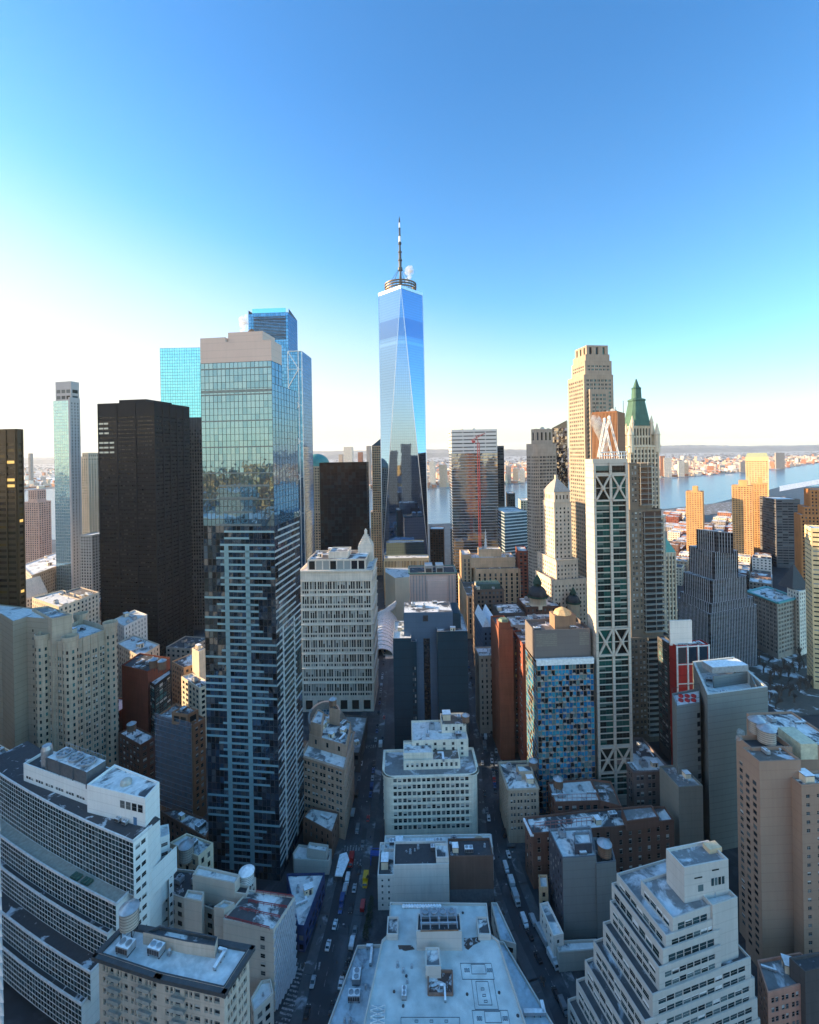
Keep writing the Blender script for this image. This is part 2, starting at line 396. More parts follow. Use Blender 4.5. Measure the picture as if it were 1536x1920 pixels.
        r = MB(); r.ngon([(p.x, p.y, z1 - par) for p in I]); s.lastroof = s.part('roof', r, roof)
        s.tops.append((I, z1 - par))
        if clutter: s.clutter(I, z1 - par, clutter)
        return s
    def clutter(s, P, z, n, kinds=('hvac_unit', 'hvac_unit', 'vent_pipe', 'bulkhead', 'duct', 'vent_pipe', 'fan_unit')):
        e = unit(P[1] - P[0]); ang = atan2(e.y, e.x); c = sum((p for p in P), V2(0, 0)) / len(P); used = []
        R = max((p - c).length for p in P)
        tries = 0
        while n > 0 and tries < 300:
            tries += 1
            a, b = random.uniform(-R, R), random.uniform(-R, R); q = c + V2(a, b)
            if not inside(q, P, 2.2): continue
            k = random.choice(kinds); rad = {'vent_pipe': 1, 'duct': 3}.get(k, 3)
            if any((q - u).length < rad + ur for u, ur in used): continue
            used.append((q, rad)); n -= 1
            sca = random.uniform(.8, 1.4)
            o = copy_tree(PROTO[k], (q.x - s.loc.x, q.y - s.loc.y, z), ang + random.choice((0, pi / 2)), (sca, sca * random.uniform(.8, 1.2), sca), getattr(s, 'lastroof', s.root))
    def done(s):
        if s.wall.f: s.part('wall', s.wall, s.wm)
        s.win.sort(key=lambda a: a[0])
        rest = MB()
        for i, (_, q, mull, n) in enumerate(s.win):
            mb = MB() if i < 100 else rest
            if i >= 100 and mb is not rest: pass
            mb.quad(*q, 0)
            if mull:
                a, b, c, d = [Vector(v) for v in q]; off = Vector((n.x, n.y, 0)) * .05; wd = .07
                def lerp(u, v): return a.lerp(b, u).lerp(d.lerp(c, u), v) + off
                W_, H_ = (b - a).length, (d - a).length; fu, fv = wd / W_, wd / H_
                for k in range(mull + 1):
                    u0 = min(max(k / mull - fu / 2, 0), 1 - fu); mb.quad(lerp(u0, 0), lerp(u0 + fu, 0), lerp(u0 + fu, 1), lerp(u0, 1), 1)
                if random.random() < .3: v1 = 1 - random.choice((.25, .4, .5, .7)); off = off * .5; mb.quad(lerp(.02, v1), lerp(.98, v1), lerp(.98, 1), lerp(.02, 1), 1); off = off * 2
                for v0 in (0, .5, 1 - fv): mb.quad(lerp(0, v0), lerp(1, v0), lerp(1, v0 + fv), lerp(0, v0 + fv), 1)
            if mb is not rest: s.part('window', mb, [s.pane, s.frame])
        if rest.f: tag(s.part('window', rest, [s.pane, s.frame]), kind='stuff')
        return s
def inside(q, P, m=0):
    n = len(P); c = False
    for i in range(n):
        a, b = P[i], P[(i + 1) % n]
        if (a.y > q.y) != (b.y > q.y) and q.x < (b.x - a.x) * (q.y - a.y) / (b.y - a.y) + a.x: c = not c
        if m:
            d = b - a; t = max(0, min(1, (q - a).dot(d) / d.length_squared))
            if (q - a - d * t).length < m: return False
    return c
def cen(P): return sum(P, V2(0, 0)) / len(P)

def curtain(b, A, B, z0, z1, fh, pw, glass, mull, mw=.12, tilt=.02, name='glass_facade', floorline=.3, proud=.08, every=1, spandrel=None, sp_fn=None, vert=True):
    """glass curtain wall between A and B: one tilted pane per cell, mullions proud of it"""
    FOOT.append([A, B, B + V2(0, 1)])
    L = (B - A).length; t = (B - A) / L; n = V2(t.y, -t.x)
    def P(u, z, o=0): return (A.x + t.x * u + n.x * o, A.y + t.y * u + n.y * o, z)
    nf = max(1, round((z1 - z0) / fh)); fh = (z1 - z0) / nf; nc = max(1, round(L / pw)); pw = L / nc
    g = MB(); m = MB(); sp = MB()
    for k in range(nf):
        for c in range(nc):
            j = [random.uniform(-tilt, tilt) for _ in range(4)]
            u0, u1, a, e = c * pw, (c + 1) * pw, z0 + k * fh, z0 + (k + 1) * fh
            g.quad(P(u0, a, j[0] - .03), P(u1, a, j[1] - .03), P(u1, e, j[2] - .03), P(u0, e, j[3] - .03))
    if vert:
        for c in range(nc + 1):
            u = c * pw; h = mw / 2
            m.quad(P(u - h, z0, proud), P(u + h, z0, proud), P(u + h, z1, proud), P(u - h, z1, proud))
            m.quad(P(u - h, z0, -.05), P(u - h, z0, proud), P(u - h, z1, proud), P(u - h, z1, -.05)); m.quad(P(u + h, z0, proud), P(u + h, z0, -.05), P(u + h, z1, -.05), P(u + h, z1, proud))
    for k in range(0, nf + 1, every):
        z = z0 + k * fh; h = floorline / 2; pr = proud + .02
        m.quad(P(0, z - h, pr), P(L, z - h, pr), P(L, z + h, pr), P(0, z + h, pr)); m.quad(P(0, z + h, pr), P(L, z + h, pr), P(L, z + h, -.05), P(0, z + h, -.05))
        m.quad(P(0, z - h, -.05), P(L, z - h, -.05), P(L, z - h, pr), P(0, z - h, pr))
    b.part(name, g, glass); b.part('mullion_grid', m, mull)
    if sp_fn:
        for (c0, c1, k0, k1) in sp_fn(nc, nf):
            u0, u1, a, e = c0 * pw, c1 * pw, z0 + k0 * fh, z0 + k1 * fh; pr = proud + .06
            sp.quad(P(u0, a, pr), P(u1, a, pr), P(u1, e, pr), P(u0, e, pr)); sp.quad(P(u0, e, pr), P(u1, e, pr), P(u1, e, -.05), P(u0, e, -.05)); sp.quad(P(u0, a, -.05), P(u1, a, -.05), P(u1, a, pr), P(u0, a, pr))
            sp.quad(P(u0, a, -.05), P(u0, a, pr), P(u0, e, pr), P(u0, e, -.05)); sp.quad(P(u1, a, pr), P(u1, a, -.05), P(u1, e, -.05), P(u1, e, pr))
        b.part('spandrel_panels', sp, spandrel)

# ------------------------------------------------------------------ roof things used as parts
PROTO = {}
def proto(name, fn):
    mb = MB(); mats = fn(mb); o = mb.build(name, mats); COL.objects.unlink(o); PROTO[name] = o
def _hvac(m):
    m.box((0, 0, .4), 3.2, 2.0, 1.5, 0, 0, 1)
    for x in (-1.4, 1.4): m.box((x, 0, 0), .2, 1.9, .4, 0, 2)
    for x in (-.8, .8): m.lathe((x, 0, 1.9), ((.62, 0), (.62, .22), (.5, .22), (.5, .05)), 12, 0); 
    for k in range(5): m.box((-1.3 + k * .62, -1.03, .6), .5, .06, 1.0, 0, 2)
    return [m_metal, m_snow, m_dark]
proto('hvac_unit', _hvac)
def _fan(m):
    m.box((0, 0, .3), 2.4, 2.4, 1.8, 0, 0); m.lathe((0, 0, 2.1), ((1.0, 0), (1.05, .5), (.9, .5), (.85, .1)), 16, 0); m.lathe((0, 0, 2.12), ((.85, 0), (.2, .12)), 16, 1)
    for a in range(4): m.bar((0, 0, 2.3), (.85 * cos(a * pi / 2), .85 * sin(a * pi / 2), 2.3), .18, 1, .06)
    for x in (-1, 1):
        for y in (-1, 1): m.box((x, y, 0), .2, .2, .3, 0, 1)
    return [m_metal, m_dark]
proto('fan_unit', _fan)
def _vent(m):
    m.lathe((0, 0, 0), ((.22, 0), (.22, 1.0), (.42, 1.05), (.42, 1.25), (.1, 1.5)), 10); m.box((0, 0, 0), .9, .9, .25); return [m_metal]
proto('vent_pipe', _vent)
def _bulk(m):
    m.box((0, 0, 0), 3.6, 2.8, 2.6, 0, 0); m.box((0, 0, 2.6), 3.9, 3.1, .2, 0, 1, 2); m.box((.6, -1.42, 0), 1.0, .06, 2.1, 0, 1); m.box((-1.0, -1.42, 1.2), .7, .06, .7, 0, 1); return [cream, m_dframe, m_snow]
proto('bulkhead', _bulk)
def _duct(m):
    m.box((0, 0, .5), 5.5, .9, .8, 0, 0, 1); m.box((2.6, .9, .5), .9, 2.6, .8, 0, 0, 1)
    for x in (-2.4, 0, 1.6): m.box((x, 0, 0), .15, .9, .5, 0, 2)
    m.box((2.6, 1.9, 0), .8, .15, .5, 0, 2); return [m_metal, m_snow, m_dark]
proto('duct', _duct)
# water tower: a thing on its own
def water_tower(at, z, r, h, label, leg=3.0, mat=None, roofm=None):
    mat = mat or m_wood; roofm = roofm or m_metal
    t = empty('water_tower', (at[0], at[1], z), label, 'water tower', 'rooftop water towers'); O = t.location
    tk = MB(); tk.lathe((at[0], at[1], z + leg), ((r, 0), (r * .97, h)), 20)
    for k in range(6): zz = z + leg + h * (k + .5) / 6; tk.lathe((at[0], at[1], zz), ((r * 1.0, 0), (r * 1.02, .04), (r * 1.02, .10), (r * 1.0, .14)), 20, 1, cap=False)
    tko = tk.build('tank', [mat, m_dark], t)
    c = MB(); c.lathe((at[0], at[1], z + leg + h), ((r * 1.08, -.1), (r * 1.08, .05), (r * .5, r * .38), (.15, r * .62), (.12, r * .7)), 20); c.build('tank_roof', roofm, tko, org=t.location)
    f = MB(); f.box((at[0], at[1], z + leg - .3), r * 1.9, r * .25, .28); f.box((at[0], at[1], z + leg - .3), r * .25, r * 1.9, .27); 
    for k in range(4):
        a = k * pi / 2 + pi / 4; b2 = a + pi / 2; q = r * .85
        f.bar((at[0] + q * cos(a), at[1] + q * sin(a), z + .2), (at[0] + q * cos(b2), at[1] + q * sin(b2), z + leg - .3), .12)
        l = MB(); l.box((at[0] + q * cos(a), at[1] + q * sin(a), z), .3, .3, leg); l.build('leg', m_dark, t)
    f.build('platform', m_dark, t)
    return t
# ------------------------------------------------------------------ setting: ground, water, far shore, hills
def sheet(name, P, z, mat, kind='structure'):
    m = MB(); m.ngon([(p[0], p[1], z) for p in P]); return tag(m.build(name, mat), kind=kind)
asphalt = patchmat('asphalt', (.022, .027, .034), (.08, .09, .10), .05, .50, .66, rough=.55)
walk = patchmat('pavement', (.07, .075, .08), (.30, .33, .36), .10, .56, .66)
landmat = patchmat('winter_land', (.16, .13, .11), (.55, .52, .50), .004, .46, .56)
hillmat = patchmat('hill_wood', (.09, .08, .07), (.20, .18, .16), .002, .4, .6)
wm_, wnt, wp = base_mat('river_water', (.05, .12, .18), .22, 0, .5)
wg = N(wnt, 'ShaderNodeNewGeometry'); wn = N(wnt, 'ShaderNodeTexNoise'); wn.inputs['Scale'].default_value = .02; wn.inputs['Detail'].default_value = 8; wnt.links.new(wg.outputs['Position'], wn.inputs[0])
wb_ = N(wnt, 'ShaderNodeBump'); wb_.inputs['Strength'].default_value = .5; wb_.inputs['Distance'].default_value = 3; wnt.links.new(wn.outputs[0], wb_.inputs['Height']); wnt.links.new(wb_.outputs[0], wp.inputs['Normal'])
BIG = 26000
sheet('ground', [(-BIG, -3000), (BIG, -3000), (BIG, BIG), (-BIG, BIG)], 0, asphalt)
# river: near bank and far bank traced on the picture
near = [(-400, 1040), (20, 1010), (75, 1010), (180, 1020), (500, 1010), (760, 985), (1000, 975), (1245, 955), (1340, 944), (1460, 914), (1536, 912), (1900, 893)]
far = [(1900, 862), (1536, 869), (1460, 880), (1330, 892), (1245, 897), (1000, 905), (820, 916), (700, 918), (500, 914), (180, 912), (60, 918), (-400, 925)]
sheet('river', [G(*p)[:2] for p in near + far], .5, wm_)
far2 = far
sheet('far_land', [G(*p)[:2] for p in far2] + [(-24000, 25900), (24000, 25900)], 1.0, landmat)
# ice and snow piers on the far left and right
sheet('snowy_pier', [G(*p)[:2] for p in [(1236, 958), (1290, 951), (1372, 941), (1376, 958), (1330, 966), (1300, 964), (1236, 980)]], 1.2, brownroof)
sheet('snowy_pier', [G(*p)[:2] for p in [(1462, 912), (1536, 899), (1640, 890), (1640, 896), (1536, 908), (1462, 922)]], 1.2, snow)
sheet('snowy_marsh', [G(*p)[:2] for p in [(-60, 903), (60, 896), (180, 895), (260, 898), (180, 905), (60, 908), (-60, 914)]], 1.4, snow)
def ridge(name, pts, d, depth, seed):
    random.seed(seed); m = MB(); xs = []
    for i in range(len(pts) - 1):
        for k in range(24):
            t = k / 24; xs.append((pts[i][0] + (pts[i + 1][0] - pts[i][0]) * t, pts[i][1] + (pts[i + 1][1] - pts[i][1]) * t + random.uniform(-.5, .5)))
    top = [W(x, y, d) for x, y in xs]
    for a, b in zip(top, top[1:]):
        f = lambda p, s: (p.x * (d + s) / d, d + s)
        m.quad((*f(a, -depth), 1.5), (*f(b, -depth), 1.5), (b.x, b.y, b.z), (a.x, a.y, a.z)); m.quad((a.x, a.y, a.z), (b.x, b.y, b.z), (*f(b, depth), 1.5), (*f(a, depth), 1.5))
    return tag(m.build(name, hillmat), kind='structure')
ridge('hills', [(-500, 862), (60, 858), (300, 851), (600, 846), (850, 842), (1000, 843), (1240, 836), (1290, 834), (1400, 836), (1536, 834), (2000, 832)], 23500, 1800, 3)
ridge('hills', [(-500, 870), (60, 863), (300, 858.5), (600, 853), (850, 848.5), (1100, 844), (1240, 841), (1536, 836), (2000, 830)], 18500, 1500, 4)
# streets: pavement blocks are the land between them, a real kerb step
def street(c, w_, name='street'):   # c: centre line as picture points; builds kerbed pavements either side and lane marks
    C = [V2(*G(*p)[:2]) for p in c]
    for sgn in (-1, 1):
        m = MB()
        for a, b in zip(C, C[1:]):
            t = unit(b - a); n = V2(t.y, -t.x) * sgn
            p, q, r, s_ = a + n * w_ / 2, b + n * w_ / 2, b + n * (w_ / 2 + 4.2), a + n * (w_ / 2 + 4.2)
            m.quad((*p, .14), (*q, .14), (*r, .14), (*s_, .14)); m.quad((*p, 0), (*q, 0), (*q, .14), (*p, .14))
        tag(m.build('pavement', walk), kind='structure')
    return C
FUL = street([(585, 1960), (612, 1830), (640, 1715), (664, 1590), (684, 1480), (700, 1340), (712, 1240), (722, 1150)], 11)
ANN = street([(1085, 1960), (1030, 1830), (985, 1740), (955, 1660), (934, 1590), (921, 1480), (914, 1400), (905, 1330), (885, 1240), (880, 1180)], 10)
lm = MB(); random.seed(2)
m_line = patchmat('worn_road_paint', (.30, .31, .32), (.05, .05, .05), .8, .45, .58)
def zebra(px, py, w_, ang, n, ln=3.5):
    c = G(px, py)
    for k in range(n):
        o = (k - (n - 1) / 2) * 1.5; ca, sa = cos(ang), sin(ang)
        P = [V2(c.x + (o + x) * ca - y * sa, c.y + (o + x) * sa + y * ca) for x, y in ((-.35, -ln / 2), (.35, -ln / 2), (.35, ln / 2), (-.35, ln / 2))]
        lm.quad(*[(*p, .03) for p in P])
zebra(668, 1590, 0, .03, 9); zebra(676, 1616, 0, .03, 7); zebra(578, 1812, 0, 0, 7, 3); zebra(545, 1880, 0, 1.35, 16, 5); zebra(917, 1360, 0, 0, 9, 5); zebra(690, 1400, 0, 0, 8, 4); zebra(913, 1378, 0, 0, 9, 5)
for C in (FUL, ANN):
    for a, b in zip(C, C[1:]):
        t = unit(b - a); n = V2(t.y, -t.x); L = (b - a).length; u = 0
        while u < L - 3:
            p = a + t * u; q = a + t * (u + 3); lm.quad((*(p - n * .08), .03), (*(q - n * .08), .03), (*(q + n * .08), .03), (*(p + n * .08), .03)); u += 9
tag(lm.build('road_markings', m_line), kind='structure')
sheet('plaza', [G(*p)[:2] for p in [(700, 1150), (760, 1150), (760, 1235), (722, 1235), (700, 1190)]], .2, patchmat('plaza_paving', (.42, .36, .29), (.6, .55, .48), .05, .5, .6))
cross = MB()
for y in (1395, 1240):
    a, b = G(560, y), G(1010, y)
    cross.quad((a.x, a.y - 5, .02), (b.x, b.y - 5, .02), (b.x, b.y + 5, .02), (a.x, a.y + 5, .02))
tag(cross.build('street', asphalt), kind='structure')
sheet('park_lawn', [G(*p)[:2] for p in [(1400, 1225), (1600, 1190), (1700, 1330), (1470, 1345), (1400, 1290)]], .3, patchmat('park_ground', (.10, .085, .07), (.7, .71, .74), .05, .53, .6))

# ------------------------------------------------------------------ TOWERS
REFL = dict(rough=.04, spec=1.0)
g_sky = panemat('blue_mirror_glass', [(.14, .50, .72), (.13, .48, .70), (.15, .52, .74)], rough=.07, metal=.92, wob=.03, wscale=.1)
g_sky2 = panemat('deep_blue_glass', [(.06, .22, .44), (.05, .19, .38), (.08, .26, .5)], rough=.08, metal=.85)
g_hero = panemat('tower_glass', [(.13, .26, .37), (.12, .25, .36), (.14, .27, .38), (.12, .25, .36), (.10, .22, .33), (.13, .26, .37)], rough=.03, metal=.9, wob=.04, wscale=.22)
g_wtc = panemat('pale_blue_glass', [(.40, .52, .66)], rough=.10, metal=.95)

# 1 the tall tapering glass tower with the mast
def spire_tower():
    d = 720; A = W(760, 1060, d); cx, cy = A.x, d + 20; s = 35.0
    b = Bld('glass_tower', 'tallest tower, tapering blue glass facets topped by a mast', (cx, cy), 'skyscraper')
    zt = W(757, 546, d + 2).z; z0 = 46
    th = radians(1.5)
    R = lambda x, y: V2(cx + x * cos(th) - y * sin(th), cy + x * sin(th) + y * cos(th))
    Bt = [R(-s, -s), R(s, -s), R(s, s), R(-s, s)]; Tt = [R(0, -s), R(s, 0), R(0, s), R(-s, 0)]
    mb = MB(); mb.prism(Bt, 0, z0); b.part('podium', mb, panemat('podium_glass', [(.3, .34, .3), (.4, .42, .35)], rough=.2, metal=.5))
    def facet(op):
        m, nt, p = base_mat('facet_glass', (.40, .52, .66), .025, .95); L = nt.links.new
        tc = N(nt, 'ShaderNodeNewGeometry'); sx = N(nt, 'ShaderNodeSeparateXYZ'); L(tc.outputs['Position'], sx.inputs[0])
        def lines(src, per, wd):
            dv = N(nt, 'ShaderNodeMath', operation='DIVIDE'); L(src, dv.inputs[0]); dv.inputs[1].default_value = per
            fr = N(nt, 'ShaderNodeMath', operation='FRACT'); L(dv.outputs[0], fr.inputs[0])
            lt = N(nt, 'ShaderNodeMath', operation='LESS_THAN'); L(fr.outputs[0], lt.inputs[0]); lt.inputs[1].default_value = wd; return lt.outputs[0]
        l1 = lines(sx.outputs[2], 4.1, .14)
        sxy = N(nt, 'ShaderNodeMath', operation=op); L(sx.outputs[0], sxy.inputs[0]); L(sx.outputs[1], sxy.inputs[1]); l2 = lines(sxy.outputs[0], 3.1, .10)
        mx = N(nt, 'ShaderNodeMath', operation='MAXIMUM'); L(l1, mx.inputs[0]); L(l2, mx.inputs[1])
        # the louvred plant floors near the top and the pale line below them
        def band(z1, z2):
            a = N(nt, 'ShaderNodeMath', operation='GREATER_THAN'); L(sx.outputs[2], a.inputs[0]); a.inputs[1].default_value = z1
            c = N(nt, 'ShaderNodeMath', operation='LESS_THAN'); L(sx.outputs[2], c.inputs[0]); c.inputs[1].default_value = z2
            o = N(nt, 'ShaderNodeMath', operation='MULTIPLY'); L(a.outputs[0], o.inputs[0]); L(c.outputs[0], o.inputs[1]); return o.outputs[0]
        zz = lambda y: W(757, y, d).z
        mixa = N(nt, 'ShaderNodeMix', data_type='RGBA'); L(mx.outputs[0], mixa.inputs[0]); mixa.inputs[6].default_value = (.18, .30, .47, 1); mixa.inputs[7].default_value = (.11, .19, .32, 1)
        mixb = N(nt, 'ShaderNodeMix', data_type='RGBA'); L(band(zz(634), zz(600)), mixb.inputs[0]); L(mixa.outputs[2], mixb.inputs[6]); mixb.inputs[7].default_value = (.12, .20, .36, 1)
        mixc = N(nt, 'ShaderNodeMix', data_type='RGBA'); L(band(zz(648), zz(643)), mixc.inputs[0]); L(mixb.outputs[2], mixc.inputs[6]); mixc.inputs[7].default_value = (.21, .34, .52, 1)
        L(mixc.outputs[2], p.inputs['Base Color'])
        nz = N(nt, 'ShaderNodeTexNoise'); nz.inputs['Scale'].default_value = .05; nz.inputs['Detail'].default_value = 3; L(tc.outputs['Position'], nz.inputs[0])
        bp = N(nt, 'ShaderNodeBump'); bp.inputs['Distance'].default_value = .10; bp.inputs['Strength'].default_value = .4; L(nz.outputs[0], bp.inputs['Height']); L(bp.outputs[0], p.inputs['Normal'])
        return m
    fa, fb = facet('ADD'), facet('SUBTRACT')
    for i in range(4):
        j = (i + 1) % 4; mb = MB()
        mb.ngon([(*Bt[i], z0), (*Bt[j], z0), (*Tt[i], zt)]); b.part('glass_facet', mb, fa)
        mb = MB(); mb.ngon([(*Tt[i], zt), (*Bt[j], z0), (*Tt[j], zt)]); b.part('glass_facet', mb, fb if i in (1, 3) else fa)
    fr = MB(); ft = flat('bright_steel', (.50, .54, .60), .3, .8)
    for i in range(4):
        j = (i + 1) % 4
        fr.bar((*Bt[i], z0), (*Tt[i], zt), 1.0); fr.bar((*Bt[j], z0), (*Tt[i], zt), 1.0); fr.bar((*Tt[i], zt + 1), (*Tt[j], zt + 1), 1.4, 0, 4.5)
    b.part('edge_trim', fr, ft)
    mb = MB(); mb.ngon([(*p_, zt) for p_ in Tt]); b.part('roof', mb, m_conc)
    rg = MB(); br = flat('rusty_ring_steel', (.12, .08, .05), .5, .5)
    zr = zt + 3
    for z, r in ((0, 25), (4, 25), (8, 25.5), (12, 25.5)):
        rg.lathe((cx, cy, zr + z), ((r - 1.8, 0), (r, 0), (r, 1.9), (r - 1.8, 1.9), (r - 1.8, 0)), 40, cap=False)
    for k in range(24): a = k * pi / 12; rg.bar((cx + 24 * cos(a), cy + 24 * sin(a), zr - 3), (cx + 24.4 * cos(a), cy + 24.4 * sin(a), zr + 13), .6)
    rg.lathe((cx, cy, zt), ((14, 0), (14, 9), (6, 11)), 24)
    b.part('ring_platform', rg, br)
    zb = zt + 10; ztip = W(751, 405, d + 20).z; H = ztip - zb
    ms = MB(); prof = [(3.6, 0), (1.5, .19), (1.5, .25), (3.4, .25), (3.6, .29), (2.2, .30), (2.4, .38), (3.3, .385), (3.3, .40), (2.2, .41), (2.1, .49), (2.9, .50), (2.9, .515), (1.7, .52), (1.4, .60), (2.6, .615), (2.6, .635), (1.2, .65)]
    ms.lathe((cx, cy, zb), [(r * 1.05, h * H) for r, h in prof], 12)
    mst = flat('mast_steel', (.05, .055, .06), .4, .4); b.part('mast', ms, mst); ms = MB()
    ms.lathe((cx, cy, zb), [(1.3, .72 * H), (2.2, .725 * H), (1.5, .74 * H), (1.4, .82 * H), (2.0, .825 * H), (1.0, .84 * H)], 10); b.part('mast', ms, mst); ms = MB(); ms.lathe((cx, cy, zb), [(1.0, .91 * H), (1.5, .92 * H), (.7, .97 * H), (.1, 1.0 * H)], 10); b.part('mast', ms, mst)

    mw = MB(); mw.lathe((cx, cy, zb), [(1.9, .645 * H), (1.7, .725 * H)], 10); b.part('mast_sleeve', mw, m_white); mw = MB(); mw.lathe((cx, cy, zb), [(1.1, .84 * H), (.9, .912 * H)], 10); b.part('mast_sleeve', mw, m_white)
    cb = MB()
    for k in range(8): a = k * pi / 4 + .2; cb.bar((cx + 20 * cos(a), cy + 20 * sin(a), zr + 10), (cx + 3 * cos(a), cy + 3 * sin(a), zb + .27 * H), .45)
    b.part('mast_cable', cb, m_dark)
    return b
spire_tower()

# 2 the near glass tower
def hero():
    P, z = box(376, 682, 509, 672, S=556, d=233, rot=-7)
    b = Bld('glass_tower', 'near dark blue glass tower with pale spandrel bands and a tan rooftop screen', cen(P), 'skyscraper')
    ctr = cen(P)
    random.seed(5)
    sp_teal = panemat('pale_teal_spandrel', [(.20, .36, .42), (.22, .38, .44)], rough=.25, metal=.4)
    mul = flat('dark_mullion', (.03, .04, .05), .4, .3)
    A, B, C, D = P
    nfl_top = .36
    g_low = panemat('tower_low_glass', [(.03, .06, .10), (.02, .04, .06), (.05, .10, .17), (.012, .02, .03), (.07, .12, .17), (.03, .055, .09), (.12, .15, .18), (.02, .045, .08)], rough=.03, metal=.75, wob=.12, wscale=.25)
    def spt(nc, nf): return [(0, nc, k, k + .16) for k in range(nf - 1, 2, -4)] + [(0, nc, nf - 4.6, nf - 4.2)] + [(3, nc - 3, .0, .3), (5, 12, 2, 2.3), (4, 13, 4.1, 4.4), (4, nc - 1, 6, 6.3)]
    def spf(nc, nf):
        out = []
        for k in range(2, nf):
            r = random.random()
            a = random.choice((0, 3, 4, 5)); e = random.choice((nc, nc - 3, nc - 4, 11))
            if k % 2 == 0: e = min(e + 2, nc)
            out.append((a, e, k + .0, k + .30))
        kt = int(nf * .95)
        for c in (5, 10): out.append((c, c + 1, 1, kt))
        return out
    zs = z - 0.0
    zc = W(440, 985, 233).z
    curtain(b, A, B, zc, zs, 3.3, (B - A).length / 17, g_hero, mul, mw=.16, tilt=.008, floorline=.16, sp_fn=spt, spandrel=flat('grey_green_spandrel', (.10, .15, .17), .3, .3))
    curtain(b, A, B, 0, zc, 3.3, (B - A).length / 17, g_low, mul, mw=.16, tilt=.05, floorline=.16, sp_fn=spf, spandrel=sp_teal)
    # side: the upper part is narrower than the lower one (setback behind)
    n = unit(C - B); full = (C - B).length; zlow = z - 11
    def spf2(nc, nf):
        out = []
        for k in range(2, nf):
            a = random.choice((0, 0, 1)); e = random.choice((nc, nc, nc - 2)); out.append((a, e, k, k + .28))
        out.append((2, 2.5, 1, nf * .7)); out.append((nc - 3, nc - 2.5, 1, nf * .7)); return out
    curtain(b, B, C, zc, zlow, 3.3, full / 9, g_hero, mul, mw=.10, tilt=.02, floorline=.12)
    curtain(b, B, C, 0, zc, 3.3, full / 9, g_low, mul, mw=.14, tilt=.05, floorline=.14, sp_fn=spf2, spandrel=flat('pale_band', (.42, .46, .47), .4, .2))
    M = B + n * full * .38
    curtain(b, B, M, zlow, z, 3.3, full / 9, g_hero, mul, mw=.14, tilt=.015, floorline=.14)
    for a, c in ((C, D), (D, A)): curtain(b, a, c, 0, zlow if a == C else z, 3.3, 3, g_hero, mul, tilt=.02, vert=False)
    Dm = A + n * full * .38
    r = MB(); r.ngon([(*p, zlow) for p in (M, C, D, Dm)]); b.part('roof', r, greyroof)
    w_ = MB(); w_.quad((*M, zlow), (*Dm, zlow), (*Dm, z), (*M, z)); b.part('wall', w_, wallmat('tan_screen', (.46, .39, .36), var=.05))
    Q = [A, B, M, Dm]; sc_ = wallmat('tan_screen', (.46, .39, .36), var=.05)
    zt = z + (682 - 643) * 233 / F
    scr = MB(); I = inset(Q, .6)
    Le = A + (B - A) * .36
    for i in range(4):
        a, c, ia, ic = Q[i], Q[(i + 1) % 4], I[i], I[(i + 1) % 4]; zz = zt
        scr.quad((*a, z), (*c, z), (*c, zz), (*a, zz)); scr.quad((*a, zz), (*c, zz), (*ic, zz), (*ia, zz)); scr.quad((*ia, zz), (*ic, zz), (*ic, z), (*ia, z))
    # taller left end of the screen
    a2 = A; 
    b.part('roof_screen', scr, sc_)
    r = MB(); r.ngon([(*p, z + 2.5) for p in I]); b.part('roof', r, greyroof)
    ph = shrink([A, B, M, Dm], l=(B - A).length * .37, r=(B - A).length * .14, f=2, b=-4)
    pm = MB(); zp = z + (682 - 626) * 240 / F; pm.prism(ph, z + 2.4, zp); b.part('penthouse', pm, sc_)
    Ls = [A, A + (B - A) * .36, A + (B - A) * .36 + n * 4, A + n * 4]; pm = MB(); pm.prism(inset(Ls, .05), zt - .2, zt + 2.3); b.part('roof_screen', pm, sc_)
    k = cen(ph); cr = MB()
    for a in range(8): cr.bar((k.x + 2.6 * cos(a * pi / 4), k.y + 2.6 * sin(a * pi / 4), zp), (k.x + .4 * cos(a), k.y + .4 * sin(a), zp + 3.2), .5)
    cr.lathe((k.x, k.y, zp), ((2.8, 0), (2.8, 1.2), (.5, 3.3)), 10); b.part('roof_crane', cr, m_wood)
    b.done(); return (k, zp, ph)
HK = hero()

# 3 black slab
def black_slab():
    P, z = box(183, 757, 290, 753, S=355, yb=1240, rot=-9)
    b = Bld('office_tower', 'black steel office slab with thin window bands, left of the near glass tower', cen(P), 'skyscraper', wall=black, pane=g_warmband)
    b.frame = m_dframe
    b.tier(P, z, style(fh=4.1, bw=19, pat=tuple((.04 + k * .115, .145 + k * .115) for k in range(8)), wb=.36, wt=.68, dep=.5, top=13, base=6, mg=.6, pier=1.0, pierp=.5), styles={1: style(fh=4.1, bw=11, pat=tuple((.04 + k * .155, .18 + k * .155) for k in range(6)), wb=.36, wt=.68, dep=.5, top=13, base=6, mg=.6, pier=1.6, pierp=.9)}, roof=tar, clutter=6)
    b.tier(shrink(P, 18, 16, 8, 8), z + 4, PLAIN, z0=z - 1, roof=snow)
    A, B = P[0], P[1]; lw = MB(); nn = unit(V2((B - A).y, -(B - A).x)); fr_ = flat('sunlit_tint_glass', (.55, .52, .42), .3)
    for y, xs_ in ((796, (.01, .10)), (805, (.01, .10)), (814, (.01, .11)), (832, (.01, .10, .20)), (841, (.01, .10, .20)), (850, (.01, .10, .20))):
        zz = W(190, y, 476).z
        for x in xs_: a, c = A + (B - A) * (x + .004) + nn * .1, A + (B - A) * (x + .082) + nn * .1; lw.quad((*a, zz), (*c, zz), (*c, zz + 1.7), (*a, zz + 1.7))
    b.part('sunlit_tint_window', lw, fr_)  # sunlight seen through from the far side, painted as pale panes
    b.done()
